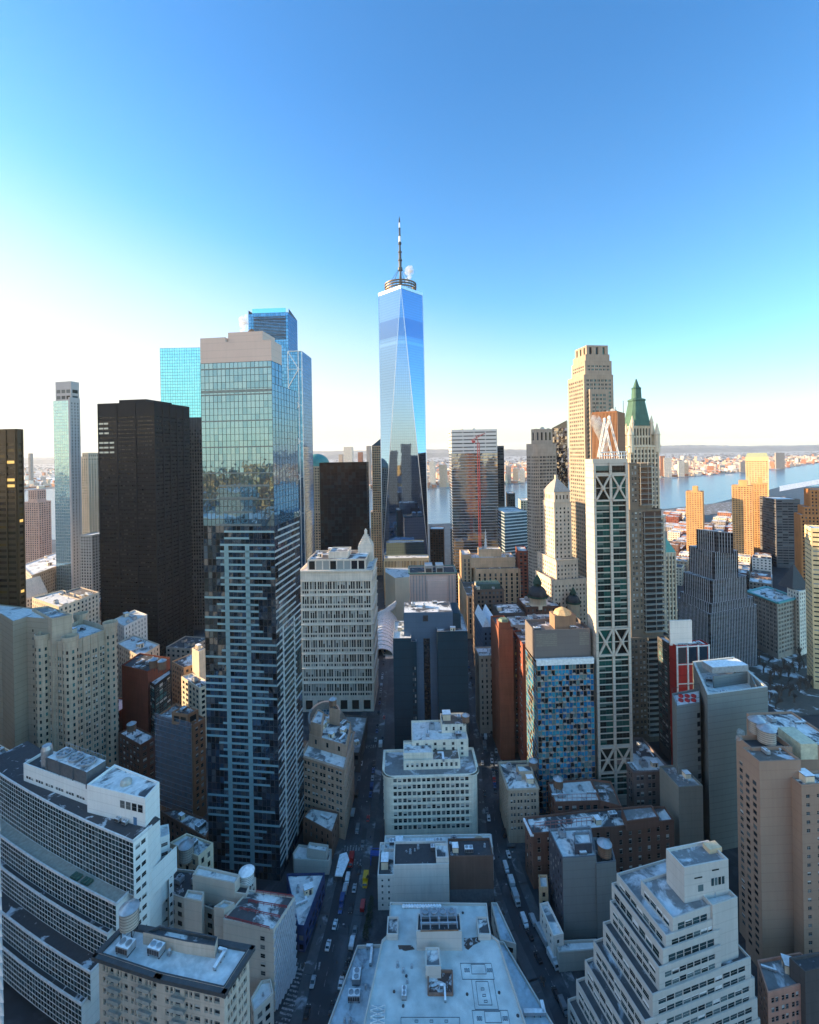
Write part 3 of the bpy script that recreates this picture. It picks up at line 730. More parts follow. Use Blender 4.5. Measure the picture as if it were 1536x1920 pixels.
g_warmband = panemat('bronze_window', [(.008, .008, .009), (.012, .012, .012), (.015, .016, .018), (.01, .01, .012), (.02, .02, .022), (.012, .012, .012), (.02, .02, .02), (.05, .05, .045), (.015, .015, .015), (.008, .008, .01), (.012, .012, .012), (.04, .04, .035)], rough=.2, spec=.3)
black_slab()
def simple(name, label, P, z, wall, pane, st, cat='building', roof=snow, clutter=0, trim=None, group=None, cornice=0, styles=None, par=1.0):
    b = Bld(name, label, cen(P), cat, wall=wall, pane=pane, trim=trim, group=group)
    b.tier(P, z, st, roof=roof, clutter=clutter, cornice=cornice, styles=styles, par=par)
    return b
# 4 dark slab behind it
P, z = box(352, 783, 379, 782, S=381, d=560, rot=0, depth=30)
b = simple('office_tower', 'narrow dark ribbed tower squeezed behind the black slab', P, z, charcoal, g_black, style(fh=4, bw=3, pat=((.2, .8),), top=14, pier=.8, pierp=.5)); b.done()
# 5 far left dark bronze tower
P, z = box(-60, 806, 30, 804, S=43, d=330, rot=-4)
b = Bld('office_tower', 'dark bronze office tower cut by the left edge of the photo', cen(P), 'skyscraper', wall=darkbrown, pane=panemat('amber_window', [(.02, .014, .01), (.03, .02, .012), (.015, .012, .01), (.05, .03, .02), (.02, .016, .01), (.03, .02, .01), (.02, .014, .01), (.04, .03, .02), (.1, .06, .02)], rough=.2, spec=.4, lit=(.97, .35)))
b.tier(P, z, style(fh=4.2, bw=7, pat=((.04, .96),), wb=.3, wt=.78, dep=.5, top=9, pier=.9, pierp=.5), roof=tar, clutter=5); b.done()
# 6 slim residential glass tower
def slim():
    P, z = box(100, 752, 131, 752, S=150, d=600, rot=-12)
    b = Bld('glass_tower', 'slim pale tower with a grey stone crown, far left', cen(P), 'skyscraper', wall=wallmat('pale_grey_panel', (.36, .36, .38), var=.08), pane=g_sky)
    A, B, C, D = P; mid = A + (B - A) * .9
    curtain(b, A, mid, 0, z, 4, 3.5, panemat('mist_glass', [(.28, .46, .54), (.24, .42, .52)], rough=.1, metal=.8), m_metal, tilt=.03, floorline=.3)
    b.facade(mid, B, 0, z + 4, PLAIN)
    b.facade(B, C, 0, z + 4, style(fh=4, bw=4.5, pat=((.3, .6),), dep=.3)); b.facade(C, D, 0, z, PLAIN); b.facade(D, A, 0, z, PLAIN)
    b.tier(shrink(P, 1.5, 0.02, 2, 1), W(103, 716, 600).z, style(fh=9, bw=9, pat=((.1, .9),), top=9, base=1), z0=z - 1, roof=greyroof); b.pane = g_dark; b.done()
slim()
for (L, R, S, y, d, rot, lab, wl, gl) in [
    (152, 165, 176, 857, 640, -14, 'golden cream hotel tower with arched crown just right of the slim tower', cream, g_pale),
    (46, 72, 83, 941, 760, -10, 'rosy stone apartment block with stepped top above the ornate cream block', wallmat('rose_stone', (.40, .30, .27)), g_dark),
    (150, 172, 184, 1003, 560, -10, 'plain grey block between the slim tower and the black slab', greyplaster, g_dark)]:
    P, z = box(L, y, R, y, S=S, d=d, rot=rot, depth=22)
    b = simple('apartment_tower', lab, P, z, wl, gl, style(fh=3.6, bw=4, pat=((.2, .7),), dep=.3))
    if d == 760: b.tier(shrink(P, 4, 6, 3, 3), z + 19, style(fh=3.6, bw=4, pat=((.2, .7),)), z0=z - 1)
    if d == 640: b.tier(shrink(P, 1, 1, 1, 1), z + 6, style(fh=5, bw=3, pat=((.3, .7),), base=0), z0=z - 1)
    b.done()
# 7 mirror blue tower, 8 deep blue tower
P, z = box(300, 653, 400, 650, S=402, d=640, rot=0, depth=30)
b = Bld('glass_tower', 'flat topped turquoise mirror glass tower behind the black slab', cen(P), 'skyscraper')
for i in range(4): curtain(b, P[i], P[(i + 1) % 4], 0, z, 4.2, 3.4, g_sky, flat('grey_mullion', (.10, .2, .26), .4, .5), mw=.35, floorline=.4, tilt=.006)
r = MB(); r.ngon([(*p, z - .3) for p in P]); b.part('roof', r, greyroof); b.done()
def wtc3():
    d = 600; b = Bld('glass_tower', 'deep blue stepped glass tower with louvred top and white X bracing', V2(W(520, 700, d).x, d + 15), 'skyscraper')
    mul = flat('navy_mullion', (.03, .08, .14), .4, .5)
    P, z = box(466, 588, 540, 586, S=555, d=d, rot=-3, depth=40)
    P2, z2 = box(540, 659, 566, 658, S=578, d=d - 6, rot=-3, depth=46)
    for Q, zz in ((P, z), (P2, z2)):
        for i in range(4): curtain(b, Q[i], Q[(i + 1) % 4], 0, zz, 4.2, 3.2, g_sky2, mul, mw=.3, floorline=.35, tilt=.008)
        r = MB(); r.ngon([(*p, zz - .4) for p in Q]); b.part('roof', r, greyroof)
    A, B, C, D = P; e = unit(B - A); n = unit(D - A)
    lv = MB()
    for k in range(16): zz = z - 6 - k * 1.9; lv.quad((*(A + e * 7 - n * .5), zz), (*(B - e * 3 - n * .5), zz), (*(B - e * 3 - n * .5), zz + 1.0), (*(A + e * 7 - n * .5), zz + 1.0))
    b.part('louvre_bands', lv, m_dframe)
    sc_ = MB(); zt = z + 6
    q = [A + e * 5, B - e * 3]
    sc_.quad((*q[0], z), (*q[1], z), (*q[1], zt), (*q[0], zt)); sc_.quad((*(q[0] + n * .4), z), (*(q[1] + n * .4), z), (*(q[1] + n * .4), zt), (*(q[0] + n * .4), zt)); b.part('roof_screen', sc_, g_sky)
    fn = MB(); fn.quad((*A, z - 1), (*(A + e * 5), z - 1), (*(A + e * 5), z + 1), (*A, z + 4)); fn.quad((*(B + n * 3), z), (*C, z), (*C, z + 1), (*(B + n * 3), z + 6)); b.part('roof_fin', fn, m_dark)
    X = MB(); A2, B2 = P2[0], P2[1]; o = -unit(P2[3] - P2[0]) * .6; h = 46
    for k in range(0, 5):
        za, zb = z2 - k * h, z2 - (k + 1) * h
        X.bar((*(A2 + o), za), (*(B2 - (B2 - A2) * .25 + o), (za + zb) / 2), .9); X.bar((*(B2 - (B2 - A2) * .25 + o), (za + zb) / 2), (*(A2 + o), zb), .9); X.bar((*(A2 + o), (za + zb) / 2), (*(B2 + o), (za + zb) / 2), .5)
    for q in (A2, B2 - (B2 - A2) * .25, B2): X.bar((*(q + o), z2), (*(q + o), 0), .9)
    X.bar((*(A2 + o), z2), (*(B2 + o), z2), 1); b.part('steel_bracing', X, flat('pale_steel', (.55, .6, .62), .4, .4)); b.done()
wtc3()
# 9 domed office block
def domed():
    d = 700; c = W(588, 862, d); b = Bld('office_tower', 'beige gridded office block with a green copper dome', V2(c.x, d + 24), 'office building', wall=beige, pane=g_dark)
    st = style(fh=4.1, bw=4, pat=((.22, .78),), dep=.4)
    P, z = box(560, 875, 600, 874, S=603, d=d, rot=-3, depth=46); b.tier(P, z, st)
    P, z2 = box(560, 960, 612, 958, S=614, d=d - 3, rot=-3, depth=50); b.tier(P, z2, st)
    dm = MB(); r = 24 * d / F; dm.lathe((c.x, d + 24, z), [(r * 1.05, 0), (r * 1.05, 2.5)] + [(r * cos(a * pi / 16), 3 + r * .82 * sin(a * pi / 16)) for a in range(9)], 32)
    b.part('dome', dm, flat('teal_copper', (.07, .26, .24), .5), smooth=False); b.done()
domed()
# 10 dark glass block
P, z = box(599, 868, 687, 870, S=691, d=520, rot=-3)
b = Bld('office_tower', 'black glass hotel block left of the tapering tower', cen(P), 'skyscraper')
for i in range(4): curtain(b, P[i], P[(i + 1) % 4], 0, z, 3.6, 4, panemat('black_glass', [(.004, .006, .009), (.006, .009, .012), (.008, .018, .024), (.004, .006, .009)], rough=.1, spec=.2, wob=.15, wscale=.1), flat('black_mullion', (.008, .010, .013), .7, 0, .1), mw=.3, floorline=.25, tilt=.015)
r = MB(); r.ngon([(*p, z - .5) for p in P]); b.part('roof', r, tar); b.done()
# 11 slender beige tower with dark pyramid
def wfc():
    d = 800; P, z = box(697, 836, 722, 836, S=724, d=d, rot=0, depth=26)
    b = Bld('office_tower', 'beige gridded tower with a dark pointed roof tucked left of the tapering tower', cen(P), 'office building', wall=beige, pane=g_teal)
    b.tier(P, z, style(fh=4.1, bw=3.6, pat=((.15, .85),), dep=.3))
    Q, z2 = box(695, 960, 724, 960, S=726, d=d - 4, rot=0, depth=30); b.tier(Q, z2, style(fh=4.1, bw=4, pat=((.25, .75),), dep=.3))
    c = cen(P); q = MB(); 
    for i in range(4): q.ngon([(*P[i], z), (*P[(i + 1) % 4], z), (c.x + 5, c.y, z + 14)])
    b.part('pyramid_roof', q, flat('dark_roof', (.03, .05, .05), .5)); b.done()
wfc()
# 12 striped glass tower right of the tapering one
def seven():
    d = 640; P, z = box(846, 806, 932, 798, d=d, rot=0, depth=40)
    P[0].x; b = Bld('glass_tower', 'striped reflective office tower with pale top floors right of the tapering tower', cen(P), 'skyscraper', wall=wallmat('pale_panel', (.55, .55, .55), var=.06))
    zt = z; zs = W(850, 850, d).z
    for i in range(4):
        A, B = P[i], P[(i + 1) % 4]
        curtain(b, A, B, 0, zs, 3.9, 4.5, panemat('smoke_glass', [(.20, .24, .28), (.17, .21, .25), (.23, .27, .30)], rough=.05, metal=.85, wob=.12, wscale=.06), flat('pale_rib', (.38, .38, .38), .5), vert=False, floorline=.9, tilt=.02)
        b.facade(A, B, zs, zt, style(fh=5.4, bw=14, pat=((.03, .97),), wb=.35, wt=.62, top=1.2, base=.6, dep=.8))
    r = MB(); r.ngon([(*p, zt - .6) for p in P]); b.part('roof', r, greyroof); b.clutter(P, zt - .6, 4); b.done()
    P, z = box(930, 836, 945, 836, S=947, d=700, rot=0, depth=40)
    b = simple('office_tower', 'dark banded tower just behind the striped tower', P, z, charcoal, g_black, style(fh=3.9, bw=5, pat=((.06, .94),), wb=.3, wt=.8, dep=.4, top=3)); b.done()
seven()
# 13 pale blue banded office with curved corner
P, z = box(946, 960, 988, 958, d=620, rot=8, depth=50)
P[0] = W(946, 960, 610).xy; P = [P[0], P[1], P[2], P[3]]
b = Bld('office_building', 'pale blue banded office block between the striped tower and the grey round cornered tower', cen(P), 'office building')
for i in range(4): curtain(b, P[i], P[(i + 1) % 4], 0, z, 4.2, 4, panemat('grey_blue_glass', [(.14, .22, .28), (.18, .26, .32)], rough=.1, metal=.7), flat('silver_rib', (.5, .55, .6), .4, .3), vert=False, floorline=1.3, tilt=.01)
r = MB(); r.ngon([(*p, z - .5) for p in P]); b.part('roof', r, snow); b.done()
for (L, R, y, d, lab, wl) in [(952, 966, 925, 760, 'small dark block in front of the river above the banded office', charcoal), (806, 832, 992, 780, 'brown brick block with snowy roof between the tapering and the striped tower', darkbrick), (972, 990, 1033, 560, 'red brick block below the grey round cornered tower', redbrick), (976, 992, 938, 800, 'small cream building at the river bank', cream)]:
    P, z = box(L, y, R, y, d=d, rot=-6, depth=30); b = simple('office_building', lab, P, z, wl, g_dark, style(fh=4, bw=4)); b.done()
# 14 post office block
def post():
    d = 560; b = Bld('office_building', 'beige post office block with tall window slots and a snowy stepped roof', V2(W(930, 1100, d).x, d + 30), 'office building', wall=wallmat('warm_stone', (.55, .42, .29)), pane=g_dark)
    st = style(fh=5.2, bw=6.2, pat=((.32, .68),), wb=.08, wt=.86, dep=.8, top=5, base=8, pier=1.2, pierp=.4)
    P, z = box(893, 1067, 986, 1063, d=d, rot=0, depth=40); b.tier(P, z, st, roof=brownroof, clutter=4)
    Q, z2 = box(884, 1046, 966, 1043, d=d + 10, rot=0, depth=25); b.tier(Q, z2, PLAIN, z0=z - 1, roof=snow, clutter=3)
    Q, z3 = box(899, 1030, 940, 1030, d=d + 18, rot=0, depth=14); b.tier(Q, z3, PLAIN, z0=z2 - 1, roof=snow, clutter=2)
    Q, z4 = box(867, 1040, 884, 1040, d=d + 22, rot=0, depth=30); b.tier(Q, z4, st, roof=snow)
    Q, z5 = box(876, 1118, 905, 1118, d=d - 40, rot=0, depth=100); b.tier(Q, z5, style(fh=6, bw=6, pat=((.3, .7),), wb=.05, wt=.9, dep=.6), roof=brownroof)
    m = MB(); p = W(911, 1030, d + 25); m.lathe((p.x, p.y, z3), ((1.8, 0), (.8, 12), (.2, 24)), 4); 
    for k in range(5): m.bar((p.x - 2, p.y, z3 + 3 + 4 * k), (p.x + 2, p.y, z3 + 3 + 4 * k), .5)
    b.part('roof_mast', m, m_white); b.done()
post()
# 15 windowless pinkish mechanical block, white cube, ribbed hall, podium hall
def pinkbox():
    d = 480; P, z = box(768, 1076, 855, 1072, d=d, rot=0, depth=30)
    b = Bld('ventilation_building', 'pinkish windowless block with vertical stripes and green framed roof plant', cen(P), 'building', wall=pinkish)
    b.tier(P, z, PLAIN, roof=tar)
    A, B = P[0], P[1]; e = unit(B - A); L = (B - A).length; n = V2(e.y, -e.x)
    rb = MB()
    for k in range(16):
        u = L * (.02 + .96 * k / 15)
        if .38 * L < u < .80 * L: continue
        rb.box((*(A + e * u + n * .2), 0), 1.1, .6, z - 2)
    b.part('facade_rib', rb, wallmat('grey_rib', (.34, .31, .32)))
    q = MB(); q.prism([A + e * L * .38 + n * 1.5, A + e * L * .80 + n * 1.5, A + e * L * .80 - n * 2, A + e * L * .38 - n * 2], 0, z - 7); b.part('stair_bay', q, pinkish)
    rf = MB()
    I = inset(P, -.6)
    for i in range(4): rf.bar((*I[i], z + .3), (*I[(i + 1) % 4], z + .3), 1.4)
    b.part('roof_frame', rf, flat('green_frame', (.10, .18, .15), .5))
    for u in (.42, .66):
        m = MB(); c = A + e * L * u - n * 12; m.box((*c, z - 1), 8, 14, 8); m.box((*(c + n * 7), z), 6, .4, 4, 0, 1); b.part('hvac_unit', m, [m_metal, m_dark])
    b.done()
pinkbox()
def cube():
    d = 560; pts = [(722, 1092), (741, 1086), (768, 1083), (768, 1060), (720, 1064)]
    z = W(741, 1086, d).z; P = [V2(*Z(x, y, z)[:2]) for x, y in ((722, 1072), (741, 1084), (790, 1080), (790, 1064), (722, 1064))]; P = ccw(P)
    b = Bld('arts_centre', 'plain white marble box between the ribbed white hall and the pinkish block', cen(P), 'building', wall=wallmat('marble', (.66, .58, .47), var=.06, course=1.5)); b.tier(P, z, PLAIN, z0=4, roof=snow); b.done()
    d = 640; P, z = box(720, 1047, 804, 1044, d=d, rot=0, depth=20)
    b = Bld('glass_hall', 'low glazed podium hall at the foot of the tapering tower', cen(P), 'building', wall=wallmat('yellow_stone', (.5, .45, .3), var=.06), pane=g_pale); b.tier(P, z, style(fh=z - 8, bw=2.0, pat=((.3, .75),), wb=.1, wt=.95, dep=.8, top=1, base=1), roof=snow); b.done()
    # ribbed hall: two rows of white steel ribs rising to a spine
    c0 = G(712, 1185); c1 = V2(W(738, 1120, 540).x, 560); b = empty('ribbed_hall', (c0.x, 520, 0), 'white winged hall of curved steel ribs by the plaza', 'station hall')
    rm = flat('white_rib_steel', (.78, .78, .76), .4); x0, x1 = W(699, 1150, 500).x, W(722, 1150, 500).x
    sh = MB(); prof = [(-13, 0), (-12, 8), (-9, 15), (-4, 20), (1, 22.5), (6, 24)]
    for side in (-1, 1):
        for k in range(26):
            y = 480 + k * 3.4; s_ = sin(pi * (k + 1.5) / 29) ** .7; lift = 1 + .12 * k / 26
            pr = [(c0.x + 6 + side * (-u + 6) * .95 * (.55 + .45 * s_), y, zz * s_ * 1.15 * lift) for u, zz in prof]
            rb = MB()
            for a, c in zip(pr, pr[1:]): rb.bar(a, c, .9, 0, .9)
            if side < 0 and k > 10: rb.bar(pr[-1], (pr[-1][0] + 14, y + 4, pr[-1][2] + 9), .7)
            tag(rb.build('rib', rm, b))
        g = MB()
        for k in range(25):
            q = []
            for kk in (k, k + 1):
                s_ = sin(pi * (kk + 1.5) / 29) ** .7; y = 480 + kk * 3.4
                q.append([(c0.x + 6 + side * (-u + 6) * .93 * (.55 + .45 * s_), y, zz * s_ * 1.13 * (1 + .12 * kk / 26)) for u, zz in prof])
            for i in range(len(prof) - 1): g.quad(q[0][i], q[0][i + 1], q[1][i + 1], q[1][i])
        g.build('skin', flat('hall_skin', (.80, .80, .80), .35), b)
cube()
# 16 grey round-cornered tower and the dark glass sliver
def barclay():
    d = 540; b = Bld('apartment_tower', 'grey banded tower with rounded corner and ornate plant floor on top', V2(W(1015, 900, d).x, d + 20), 'skyscraper', wall=greystone, pane=g_dark)
    P, z = box(1000, 832, 1043, 828, S=987, d=d, rot=16)
    A, B, C, D = P; e = unit(B - A); n = unit(D - A)
    arc = [A + e * 7 + n * 7 - e * 7 * cos(a) - n * 7 * sin(a) for a in [pi / 2 * k / 5 for k in range(6)]]
    Q = arc + [B, C, D]; st = style(fh=3.9, bw=4.2, pat=((.12, .48), (.54, .9)), wb=.25, wt=.8, dep=.4, top=14, pier=0)
    b.tier(Q, z, st, roof=greyroof)
    b.tier(shrink(P, 5, 2, 4, 3), W(1010, 804, d + 4).z, style(fh=12, bw=6, pat=((.3, .7),), base=1, top=1), z0=z - 1, roof=tar, clutter=4)
    c = V2(W(1024, 828, d + 4).x, d + 1.0); b.done()
    d = 620; P = [V2(*W(1036, 840, d)[:2]), V2(*W(1064, 840, d - 14)[:2]), V2(*W(1066, 840, d + 20)[:2]), V2(*W(1040, 840, d + 22)[:2])]
    zl, zr = W(1038, 803, d).z, W(1064, 789, d).z
    b = Bld('glass_tower', 'slanted top dark glass tower with broken reflections', cen(P), 'skyscraper')
    curtain(b, P[0], P[1], 0, zl, 3.8, 3, panemat('broken_glass', [(.10, .10, .10), (.3, .26, .22), (.16, .17, .2), (.05, .05, .06)], rough=.06, metal=.9, wob=.8, wscale=.12), m_dframe, mw=.2, floorline=.2, tilt=.25)
    m = MB(); A, B, C, D = P
    m.quad((*A, zl), (*B, zl), (*B, zr), (*A, zl + .4)); m.quad((*B, 0), (*C, 0), (*C, zr), (*B, zr)); m.quad((*C, 0), (*D, 0), (*D, zl), (*C, zr)); m.quad((*D, 0), (*A, 0), (*A, zl), (*D, zl)); m.quad((*A, zl + .4), (*B, zr), (*C, zr), (*D, zl)); b.part('wall', m, flat('smoky_panel', (.04, .045, .05), .15, .3)); b.done()
barclay()
# 17 stone tower with pyramid roof
def transport():
    d = 445; b = Bld('office_tower', 'stepped limestone tower with a pale pyramid roof', V2(W(1050, 1000, d).x, d + 22), 'office building', wall=limestone, pane=g_pale)
    st = style(fh=3.9, bw=3.7, pat=((.25, .65),), wb=.2, wt=.7, dep=.4, top=4)
    P, z = box(1039, 942, 1071, 941, S=1018, d=d, rot=10); b.tier(P, z, st, cornice=.6)
    P2, z2 = box(1043, 1050, 1084, 1047, S=1008, d=d - 8, rot=10); b.tier(P2, z2, st, roof=brownroof, cornice=.6)
    P3, z3 = box(1038, 1088, 1100, 1085, S=1004, d=d - 14, rot=10); b.tier(P3, z3, st, roof=brownroof, cornice=.4)
    t0 = shrink(P, -.3, -.3, -.3, -.3); c = cen(P); zt = W(1050, 920, d + 8).z; za = W(1047, 898, d + 12).z
    b.tier(shrink(P, .8, .8, .8, .8), zt, style(fh=7, bw=3.4, pat=((.3, .65),), wb=.3, wt=.75, base=1, top=1.5), z0=z - 1)
    q = MB(); R = shrink(P, -.2, -.2, -.2, -.2); T = [c + (p - c) * .14 for p in R]
    for i in range(4): q.quad((*R[i], zt - .6), (*R[(i + 1) % 4], zt - .6), (*T[(i + 1) % 4], za), (*T[i], za))
    q.prism(T, za - 1, za + 4); b.part('pyramid_roof', q, flat('pale_slate', (.33, .29, .25), .7)); b.done()
transport()
# 18 tall stepped stone tower (four-season like crown)
def park_place():
    d = 470; b = Bld('apartment_tower', 'tall stepped limestone tower with notched crown', V2(W(1112, 800, d).x, d + 20), 'skyscraper', wall=wallmat('warm_limestone', (.26, .225, .19)), pane=g_teal)
    st = style(fh=4.1, bw=4.2, pat=((.2, .48), (.56, .84)), wb=.22, wt=.75, dep=.35, top=4, mg=2)
    def t(L, R, S, y, df, db, z0=0, s_=st):
        P, z = box(L, y, R, y - .5, S=S, d=d + df, rot=8, depth=db); b.tier(P, z, s_, z0=z0, roof=greyroof); return z
    za = t(1095, 1150, 1073, 702, 0, 34); zb_ = t(1097, 1147, 1079, 676, 3, 28, za - 1); zc = t(1098, 1143, 1080, 664, 4, 26, zb_ - 1)
    crown = style(fh=6.5, bw=7, pat=((.28, .66),), wb=.05, wt=.95, dep=3, base=.5, top=1.5)
    t(1100, 1140, 1081, 647, 5, 24, zc - 1, crown)
    P, z = box(1106, 722, 1140, 721, d=d - 3, rot=8, depth=5); b.tier(P, z - 4, st)
    # shoulders
    P, z = box(1073, 740, 1092, 739, d=d + 2, rot=8, depth=24); 
    b.done()
park_place()
# 19 X braced slim tower
def xtower():
    d = 272; P, z = box(1111, 861, 1176, 856, S=1097, d=d, rot=4)
    b = Bld('apartment_tower', 'slender white framed tower with X bracing and green glass bays', cen(P), 'skyscraper', frame=flat('dark_green_frame', (.05, .10, .09), .4), wall=wallmat('pale_concrete', (.38, .37, .34), var=.08, course=4.2), pane=panemat('green_window', [(.008, .03, .03), (.01, .045, .04), (.006, .015, .015), (.015, .07, .06), (.01, .012, .012)], rough=.06))
    A, B, C, D = P; e = unit(B - A); L = (B - A).length; n = V2(e.y, -e.x)
    b.tier(P, z, PLAIN, roof=greyroof, styles={1: PLAIN}, par=2)
    cols = [0, .07, .465, .535, .93, 1.0]
    def yz(y): return W(1140, y, d).z
    xs = [(yz(938), yz(892)), (yz(1228), yz(1180)), (yz(1448), yz(1402))]
    zs = []; zz = yz(892) - (yz(892) - yz(938)); 
    br = MB(); fl = MB()
    for (c0, c1) in ((.07, .465), (.535, .93)):
        u0, u1 = c0 * L, c1 * L
        lo = 6
        for (xa, xb) in sorted(xs):
            k = max(1, round((xa - lo) / 3.55)); fh = (xa - lo) / k
            for i in range(k):
                za = lo + i * fh
                for (a, c) in ((0, .5), (.5, 1)):
                    q = [A + e * (u0 + (u1 - u0) * a) + n * .06, A + e * (u0 + (u1 - u0) * c) + n * .06]
                    b.win.append((-1e3 * random.random() * fh / d ** 2, ((*q[0], za + .7), (*q[1], za + .7), (*q[1], za + fh), (*q[0], za + fh)), 2, n))
                sgn = n * .35
                fl.box((*(A + e * (u0 + u1) / 2 + n * .2), za + .1), u1 - u0, .4, .25, atan2(e.y, e.x))
            # braced bay
            q0, q1 = A + e * u0 + n * .1, A + e * u1 + n * .1
            b.win.append((-1, ((*q0, xa), (*q1, xa), (*q1, xb), (*q0, xb)), 0, n))
            zm = (xa + xb) / 2; cm = (u0 + u1) / 2; o = n * .9
            for (p1, z1) in ((u0, xa), (u1, xa), (u0, xb), (u1, xb)):
                br.bar((*(A + e * p1 + o), z1), (*(A + e * cm + o), zm), 1.0, 0, .9)
            br.lathe((*(A + e * cm + o * 1.1), zm - 1), ((1.3, 0), (1.3, 2)), 10)
            br.box((*(A + e * (u0 + u1) / 2 + n * .5), zm - .2), u1 - u0, .6, .4, atan2(e.y, e.x)); br.box((*(A + e * (u0 + u1) / 2 + n * .7), xa - .6), u1 - u0, 1.2, 1.0, atan2(e.y, e.x)); br.box((*(A + e * (u0 + u1) / 2 + n * .7), xb - .2), u1 - u0, 1.2, 1.0, atan2(e.y, e.x))
            lo = xb + .8
            b.part('x_bracing', br, b.wm[0]); br = MB()
        # top room
        q0, q1 = A + e * u0 + n * .1, A + e * u1 + n * .1
        b.win.append((-1, ((*q0, lo + 1), (*q1, lo + 1), (*q1, z - 4), (*q0, z - 4)), 3, n))
    tag(b.part('floor_edge', fl, b.wm[0]), kind='stuff')
    for c0, c1 in ((0, .07), (.465, .535), (.93, 1)):
        m = MB(); m.prism([A + e * L * c0 + n * .02, A + e * L * c0 + n * .9, A + e * L * c1 + n * .9, A + e * L * c1 + n * .02][::-1], 0, z - 2.2)
        b.part('column', m, b.wm[0])
    # left face ribs
    fb = b.wall; zq = 8
    while zq < z - 3: fb.box((*((A + D) / 2 - e * .1), zq), .35, (D - A).length, .35, atan2(e.y, e.x)); zq += 7.1
    # A shaped roof frames
    fr = MB()
    for off, xc, hh, wd in ((3, .46, yz(787) - z, .42), (8, .72, yz(782) - z, .55)):
        for o in (0, 1.6):
            p = A + e * L * xc - n * (off + o); zt = z + hh
            fr.bar((*(p - e * L * wd / 2), z + 1), (*p, zt), .38); fr.bar((*(p + e * L * wd / 2), z + 1), (*p, zt), .38)
        fr.lathe((*(A + e * L * xc - n * (off + .8)), z + hh - .4), ((.9, 0), (.9, 1.4), (.2, 2)), 8)
    b.part('roof_truss', fr, m_white)
    rl = MB(); zq = z + 4
    for off in (.5,):
        a, c = A + e * L * .22 - n * off, B - n * off; rl.bar((*a, zq), (*c, zq), .5); rl.bar((*a, z + 2), (*c, z + 2), .4)
        for k in range(12): p = a + (c - a) * k / 11; rl.bar((*p, z - 1), (*p, zq), .3)
    b.part('roof_railing', rl, m_white)
    b.clutter(shrink(P, 1, 1, 6, 1), z - 2, 3); b.done(); return P, z
XP, XZ = xtower()
# brown ribbed plant tower behind it
P, z = box(1110, 773, 1157, 770, S=1172, d=305, rot=-35)
P = [P[0], P[1], P[2], P[3]]
b = Bld('apartment_tower', 'brown ribbed windowless tower top behind the roof trusses', cen(P), 'skyscraper', wall=wallmat('rust_brown_panel', (.20, .10, .055), var=.1))
b.tier(P, z, PLAIN, roof=tar, clutter=3)
A, B = P[0], P[1]; e = unit(B - A); rb = MB()
for k in range(19): rb.box((*(A + e * (B - A).length * k / 18 - V2(-e.y, e.x) * .15), 100), .35, .5, z - 101, atan2(e.y, e.x))
b.part('facade_rib', rb, wallmat('light_brown_rib', (.34, .20, .12))); 
an = MB()
for k in (.1, .3, .55, .7, .95): p = A + (P[2] - A) * k; an = MB(); an.bar((*p, z), (*p, z + random.uniform(4, 9)), .3); b.part('antenna', an, m_dark)
b.done()
